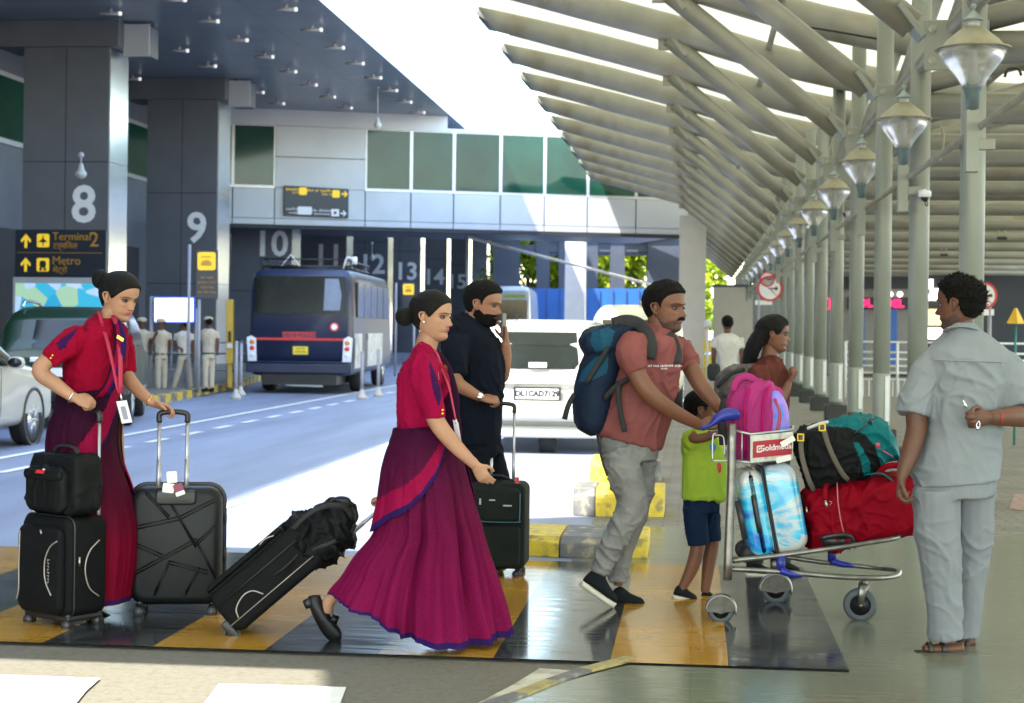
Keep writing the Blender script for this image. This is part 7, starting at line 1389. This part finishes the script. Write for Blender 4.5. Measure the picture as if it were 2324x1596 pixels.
# pink school bag
M_pink = fabric('pink_nylon', (.34, .03, .15), rough=.6, bs=200); M_pinkd = fabric('pink_dark', (.36, .005, .10), rough=.5); M_lil = fabric('lilac_print', (.30, .20, .62), rough=.5, bs=100, col2=(.10, .22, .62), c2s=18, c2t=.55)
pg = thing('school_bag', 'pink school backpack with lilac front standing in the trolley basket', 'school bag', T(1715, 1045, .2)); PP = Person.__new__(Person); PP.D = DT+.20; PP.t = pg
s = MB(); PP.rings(s, [(1664, 1042, 1770, 1036, .12), (1656, 1010, 1778, 1005, .13), (1650, 960, 1780, 955, .13), (1650, 920, 1778, 915, .13), (1660, 895, 1768, 890, .12), (1680, 878, 1755, 875, .10), (1700, 870, 1742, 868, .06)], e=.8); f_ = fuse(s, .007, 5, folds(.013, (12, 9, 4), 91, -.15)); f_.build('bag_body', M_pink, pg)
s = MB(); PP.rings(s, [(1742, 1030, 1782, 1024, .11, -.02), (1736, 980, 1790, 974, .12, -.02), (1735, 930, 1786, 924, .12, -.02), (1738, 895, 1770, 892, .10, -.02), (1742, 885, 1758, 883, .06, -.02)], e=.85); fuse(s, .007, 4).build('printed_front', M_lil, pg)
for x0, x1 in ((1690, 1698), (1732, 1738)): s = MB(); s.tube([PP.P(x0, 1040, -.14), PP.P(x0-2, 960, -.15), PP.P(x0+2, 905, -.145), PP.P(x0+14, 880, -.10), PP.P(x0+20, 872, 0)], [(.007, .007)]*5, 8, 4); s.build('piping', M_pinkd, pg)
s = MB(); s.tube([PP.P(1664, 890, -.02), PP.P(1672, 866, -.02), PP.P(1690, 855, -.02), PP.P(1708, 860, -.02), PP.P(1722, 874, -.02)], [(.02, .007)]*5, 8, 4, up=-cf); s.build('top_loop', M_pink, pg)
s = MB(); s.tube([PP.P(1748, 1030, -.15), PP.P(1762, 985, -.15), PP.P(1770, 940, -.14), PP.P(1758, 905, -.13)], [(.008, .004)]*4, 8, 4, up=-cf); s.build('red_strap', bpy.data.materials['advert_red'], pg)
s = MB(); s.tube([PP.P(1646, 1010, .02), PP.P(1642, 950, .03), PP.P(1650, 905, .04)], [(.03, .02)]*3, 8, 4); s.build('black_back_panel', M_strap, pg)
# white and blue hard case
def marble(name, zones=True):
    q, tt, b = new_mat(name); N, L = tt.nodes.new, tt.links.new; tc = N('ShaderNodeTexCoord'); mp = N('ShaderNodeMapping'); mp.inputs['Scale'].default_value = (1.0, 1.0, 3.0); mp.inputs['Rotation'].default_value = (0, .35, 0); L(tc.outputs['Object'], mp.inputs[0])
    no = N('ShaderNodeTexNoise'); no.inputs['Scale'].default_value = 2.1; no.inputs['Detail'].default_value = 5; no.inputs['Distortion'].default_value = 1.2; L(mp.outputs[0], no.inputs['Vector'])
    r = N('ShaderNodeValToRGB'); e = r.color_ramp; e.elements[0].position = .36; e.elements[0].color = (.01, .10, .42, 1); e.elements[1].position = .68; e.elements[1].color = (.46, .49, .51, 1)
    for p, c in ((.44, (.01, .30, .62, 1)), (.50, (.04, .45, .62, 1)), (.545, (.45, .48, .5, 1)), (.60, (.02, .36, .60, 1)), (.64, (.46, .49, .51, 1))): w2_ = e.elements.new(p); w2_.color = c
    L(no.outputs[0], r.inputs[0]); L(r.outputs[0], b.inputs['Base Color']); b.inputs['Roughness'].default_value = .22; b.inputs['Coat Weight'].default_value = .5; return q
M_mar = marble('marble_print'); M_wsh2 = mat('white_shell', (.46, .46, .44), .25, var=.04, coat=.4)
k5 = thing('white_blue_case', 'white hard case with bright blue swirls standing at the back of the trolley', 'suitcase', T(1760, 1250, .2)); K5 = Person.__new__(Person); K5.D = DT+.22; K5.t = k5
ax5 = nrm(T(1716, 1052)-T(1752, 1250)); x5 = nrm(np.cross(cf, ax5)); x5 = x5 if np.dot(x5, cr) > 0 else -x5; R5 = np.array([x5, cf, ax5]).T; F5 = lambda x, y, z: T(1752, 1252, .20)+x5*x+cf*y+ax5*z
s = MB(); s.rbox(F5(.075, 0, .225), (.20, .34, .45), .07, R5, k=7); region(s, [(1750, 1160), (1870, 1150), (1870, 1270), (1744, 1270)], 1); region(s, [(1778, 1078), (1850, 1050), (1850, 1135), (1800, 1132), (1776, 1112)], 1); s.build('front_shell', [M_mar, M_wsh2], k5)
s = MB(); s.rbox(F5(-.06, 0, .225), (.13, .335, .44), .06, R5, k=7); f5 = s; region(f5, [(1660, 1030), (1730, 1030), (1738, 1140), (1700, 1128), (1660, 1128)], 1); f5.build('rear_shell', [M_mar, M_wsh2], k5)
s = MB(); s.rbox(F5(.005, 0, .226), (.022, .346, .458), .012, R5, k=7); s.build('zip_frame', M_blk2, k5)
s = MB(); s.tube([F5(-.065, -.175, .13), F5(-.068, -.19, .17), F5(-.068, -.19, .28), F5(-.065, -.175, .32)], [(.014, .008)]*4, 8, 4); s.build('side_handle', M_blk2, k5)
s = MB(); s.tube([F5(-.13, -.10, .10), F5(-.135, -.1, .3)], [(.02, .008)]*2, 8); s.build('rear_handle', M_wc, k5)
for z in (.02, .05): s = MB(); c = F5(-.14, -.12+.0, z*2); s.lathe([(.02, -.014), (.045, -.012), (.048, 0), (.045, .012), (.02, .014)], F5(-.125, -.12+.24*(z > .03), .02), cf, 18); s.build('wheel', M_wh, k5)
for x, y, a in ((1780, 998, .5), (1770, 1038, .25)): s = MB(); ex_ = nrm(cr*math.cos(a)+EZ*math.sin(a)); ey_ = nrm(np.cross(ex_, cf)); s.prism(rrect(.075, .028, .004), T(x+8, y+4, -.04), ex_, ey_, cf*.004); s.build('paper_tag', M_tag, k5, False)
# teal and black rucksack lying on top
M_bt = fabric('rucksack_black', (.010, .011, .011), rough=.6, bs=200); M_te = fabric('rucksack_teal', (.005, .12, .13), rough=.5, bs=200); M_web = fabric('webbing_taupe', (.12, .10, .08)); M_bky = mat('buckle_yellow', (.75, .50, .02), .4)
k6 = thing('teal_rucksack', 'big black and teal rucksack with taupe straps and yellow buckles on top of the pile', 'rucksack', T(1900, 1110, .2)); K6 = Person.__new__(Person); K6.D = DT+.18; K6.t = k6
A6 = [(1802, 1000, 1832, 1118, .05), (1803, 992, 1850, 1117, .10), (1822, 975, 1888, 1112, .15), (1860, 962, 1925, 1098, .17), (1900, 952, 1962, 1080, .175), (1945, 945, 1990, 1062, .17), (1985, 948, 2012, 1050, .15), (2010, 962, 2034, 1044, .12), (2025, 990, 2038, 1036, .06)]
s = MB(); C6 = crom([list(q) for q in A6], 6); g = []
for xa_, ya_, xb_, yb2, b in C6:
    L_, R2 = K6.P(xa_, ya_), K6.P(xb_, yb2); C = (L_+R2)/2; hh = (R2-L_)/2; g.append([C+hh*math.copysign(abs(math.cos(a))**.85, math.cos(a))+cf*b*math.copysign(abs(math.sin(a))**.85, math.sin(a)) for a in np.arange(32)*math.pi/16])
s.grid(g, 0, True, True, True); f_ = fuse(s, .0075, 3, folds(.014, (9, 8, 9), 101, .4))
region(f_, [(1830, 975), (1900, 940), (2000, 930), (2060, 1000), (2050, 1060), (2000, 1060), (1985, 1010), (1960, 985), (1925, 970), (1880, 968)], 1); region(f_, [(1936, 1002), (1950, 1005), (1975, 1050), (1976, 1075), (1962, 1082), (1955, 1050)], 1); region(f_, [(1790, 990), (1830, 975), (1925, 968), (1950, 930), (1850, 930)], 1, 1); f_.build('pack_body', [M_bt, M_te], k6)
for pts, b_c in (([(1820, 985, -.15), (1818, 1020, -.17), (1826, 1060, -.175), (1838, 1095, -.16), (1848, 1115, -.12)], (1817, 991)), ([(1868, 968, -.165), (1878, 1005, -.19), (1895, 1045, -.19), (1912, 1075, -.17), (1925, 1090, -.13)], (1866, 968))):
    s = MB(); s.tube([K6.P(x, y, d-.012) for x, y, d in pts], [(.013, .004)]*5, 8, 4, up=-cf); s.build('webbing_strap', M_web, k6)
    s = MB(); c = K6.P(b_c[0], b_c[1]+2, -.185); 
    for q in ((-.014, 0, .006, .036), (.014, 0, .006, .036), (0, .016, .034, .006), (0, -.016, .034, .006)): s.box(c+cr*q[0]+EZ*q[1], (q[2], .008, q[3]), np.array([cr, cf, cu]).T)
    s.build('buckle', M_bky, k6, False, bevel=.001)
s = MB(); s.tube([K6.P(1832, 973, -.12), K6.P(1860, 962, -.13), K6.P(1878, 958, -.12)], [(.016, .008)]*3, 8, 3); s.build('padded_handle', mat('pale_pad', (.55, .48, .46), .7), k6)
s = MB(); s.tube([K6.P(1990, 1015, -.165), K6.P(2002, 1022, -.16), K6.P(2026, 1036, -.13)], .003, 6, 3); s.box(K6.P(1992, 1010, -.17), (.022, .006, .02)); s.build('red_zip_tag', mat('tag_pink', (.6, .08, .12), .5), k6)
s = MB(); s.tube([K6.P(1938, 985, -.165), K6.P(1962, 968, -.15), K6.P(1976, 952, -.1), K6.P(1982, 945, -.06)], .004, 6, 3); s.tube([K6.P(1976, 952, -.12), K6.P(1978, 962, -.13)], .006, 6); s.build('zip', M_blk2, k6)
s = MB(); s.tube([K6.P(1962, 1078, -.10), K6.P(2000, 1075, -.12), K6.P(2025, 1092, -.12)], [(.014, .005)]*3, 8, 4, up=EZ); s.build('teal_strap', M_te, k6)
# red duffel
M_rd = fabric('red_nylon', (.19, .001, .008), rough=.65, bs=220, vs=7, var=.12); k7 = thing('red_duffel', 'large red travel duffel bag lying on the front of the trolley', 'duffel bag', T(1950, 1240, .2)); K7 = Person.__new__(Person); K7.D = DT+.2; K7.t = k7
A7 = [(1822, 1120, 1836, 1236, .10), (1826, 1112, 1842, 1243, .16), (1850, 1105, 1868, 1243, .19), (1895, 1090, 1905, 1240, .20), (1902, 1088, 1925, 1236, .20), (1960, 1083, 1965, 1228, .20), (2040, 1075, 2040, 1215, .20), (2075, 1074, 2078, 1212, .18), (2096, 1085, 2096, 1202, .10)]
s = MB(); g = []
for xa_, ya_, xb_, yb2, b in crom([list(q) for q in A7], 6):
    L_, R2 = K7.P(xa_, ya_), K7.P(xb_, yb2); C = (L_+R2)/2; hh = (R2-L_)/2; g.append([C+hh*math.copysign(abs(math.cos(a))**.6, math.cos(a))+cf*b*math.copysign(abs(math.sin(a))**.6, math.sin(a)) for a in np.arange(40)*math.pi/20])
s.grid(g, 0, True, True, True); fuse(s, .008, 3, folds(.018, (7, 6, 10), 111, -.2)).build('bag_body', M_rd, k7)
s = MB(); s.tube([K7.P(x, y, d) for x, y, d in ((1899, 1093, -.08), (1900, 1100, -.17), (1902, 1140, -.212), (1910, 1190, -.212), (1922, 1232, -.17))], .0035, 6, 5); s.build('pale_piping', mat('piping_rose', (.45, .12, .12), .6), k7)
s = MB(); s.tube([K7.P(x, y, d) for x, y, d in ((1882, 1092, -.10), (1874, 1110, -.20), (1873, 1135, -.215))], [(.014, .005)]*3, 8, 4, up=-cf); s.build('strap', M_rd, k7)
s = MB(); s.tube([K7.P(1873, 1136, -.215), K7.P(1877, 1152, -.22)], .007, 8); s.tube([K7.P(1830, 1150, -.13), K7.P(1832, 1165, -.14)], .006, 8); s.tube([K7.P(1882, 1148, -.215), K7.P(1888, 1140, -.22), K7.P(1882, 1138, -.22)], .002, 6, 3); s.build('metal_clip', M_zip, k7)
s = MB(); s.tube([K7.P(1862, 1222, -.19), K7.P(1890, 1216, -.205), K7.P(1920, 1214, -.205), K7.P(1934, 1222, -.19), K7.P(1934, 1234, -.18)], [(.012, .012)]*5, 8, 3); s.box(K7.P(1898, 1228, -.185), (.14, .02, .045), np.array([cr, cf, cu]).T); s.build('black_end_guard', M_blk2, k7)
s = MB(); s.tube([K7.P(1990, 1080, -.12), K7.P(2010, 1060, -.15), K7.P(2045, 1058, -.15), K7.P(2070, 1080, -.12)], [(.016, .006)]*4, 8, 4, up=-cf); s.build('carry_handle', M_rd, k7)
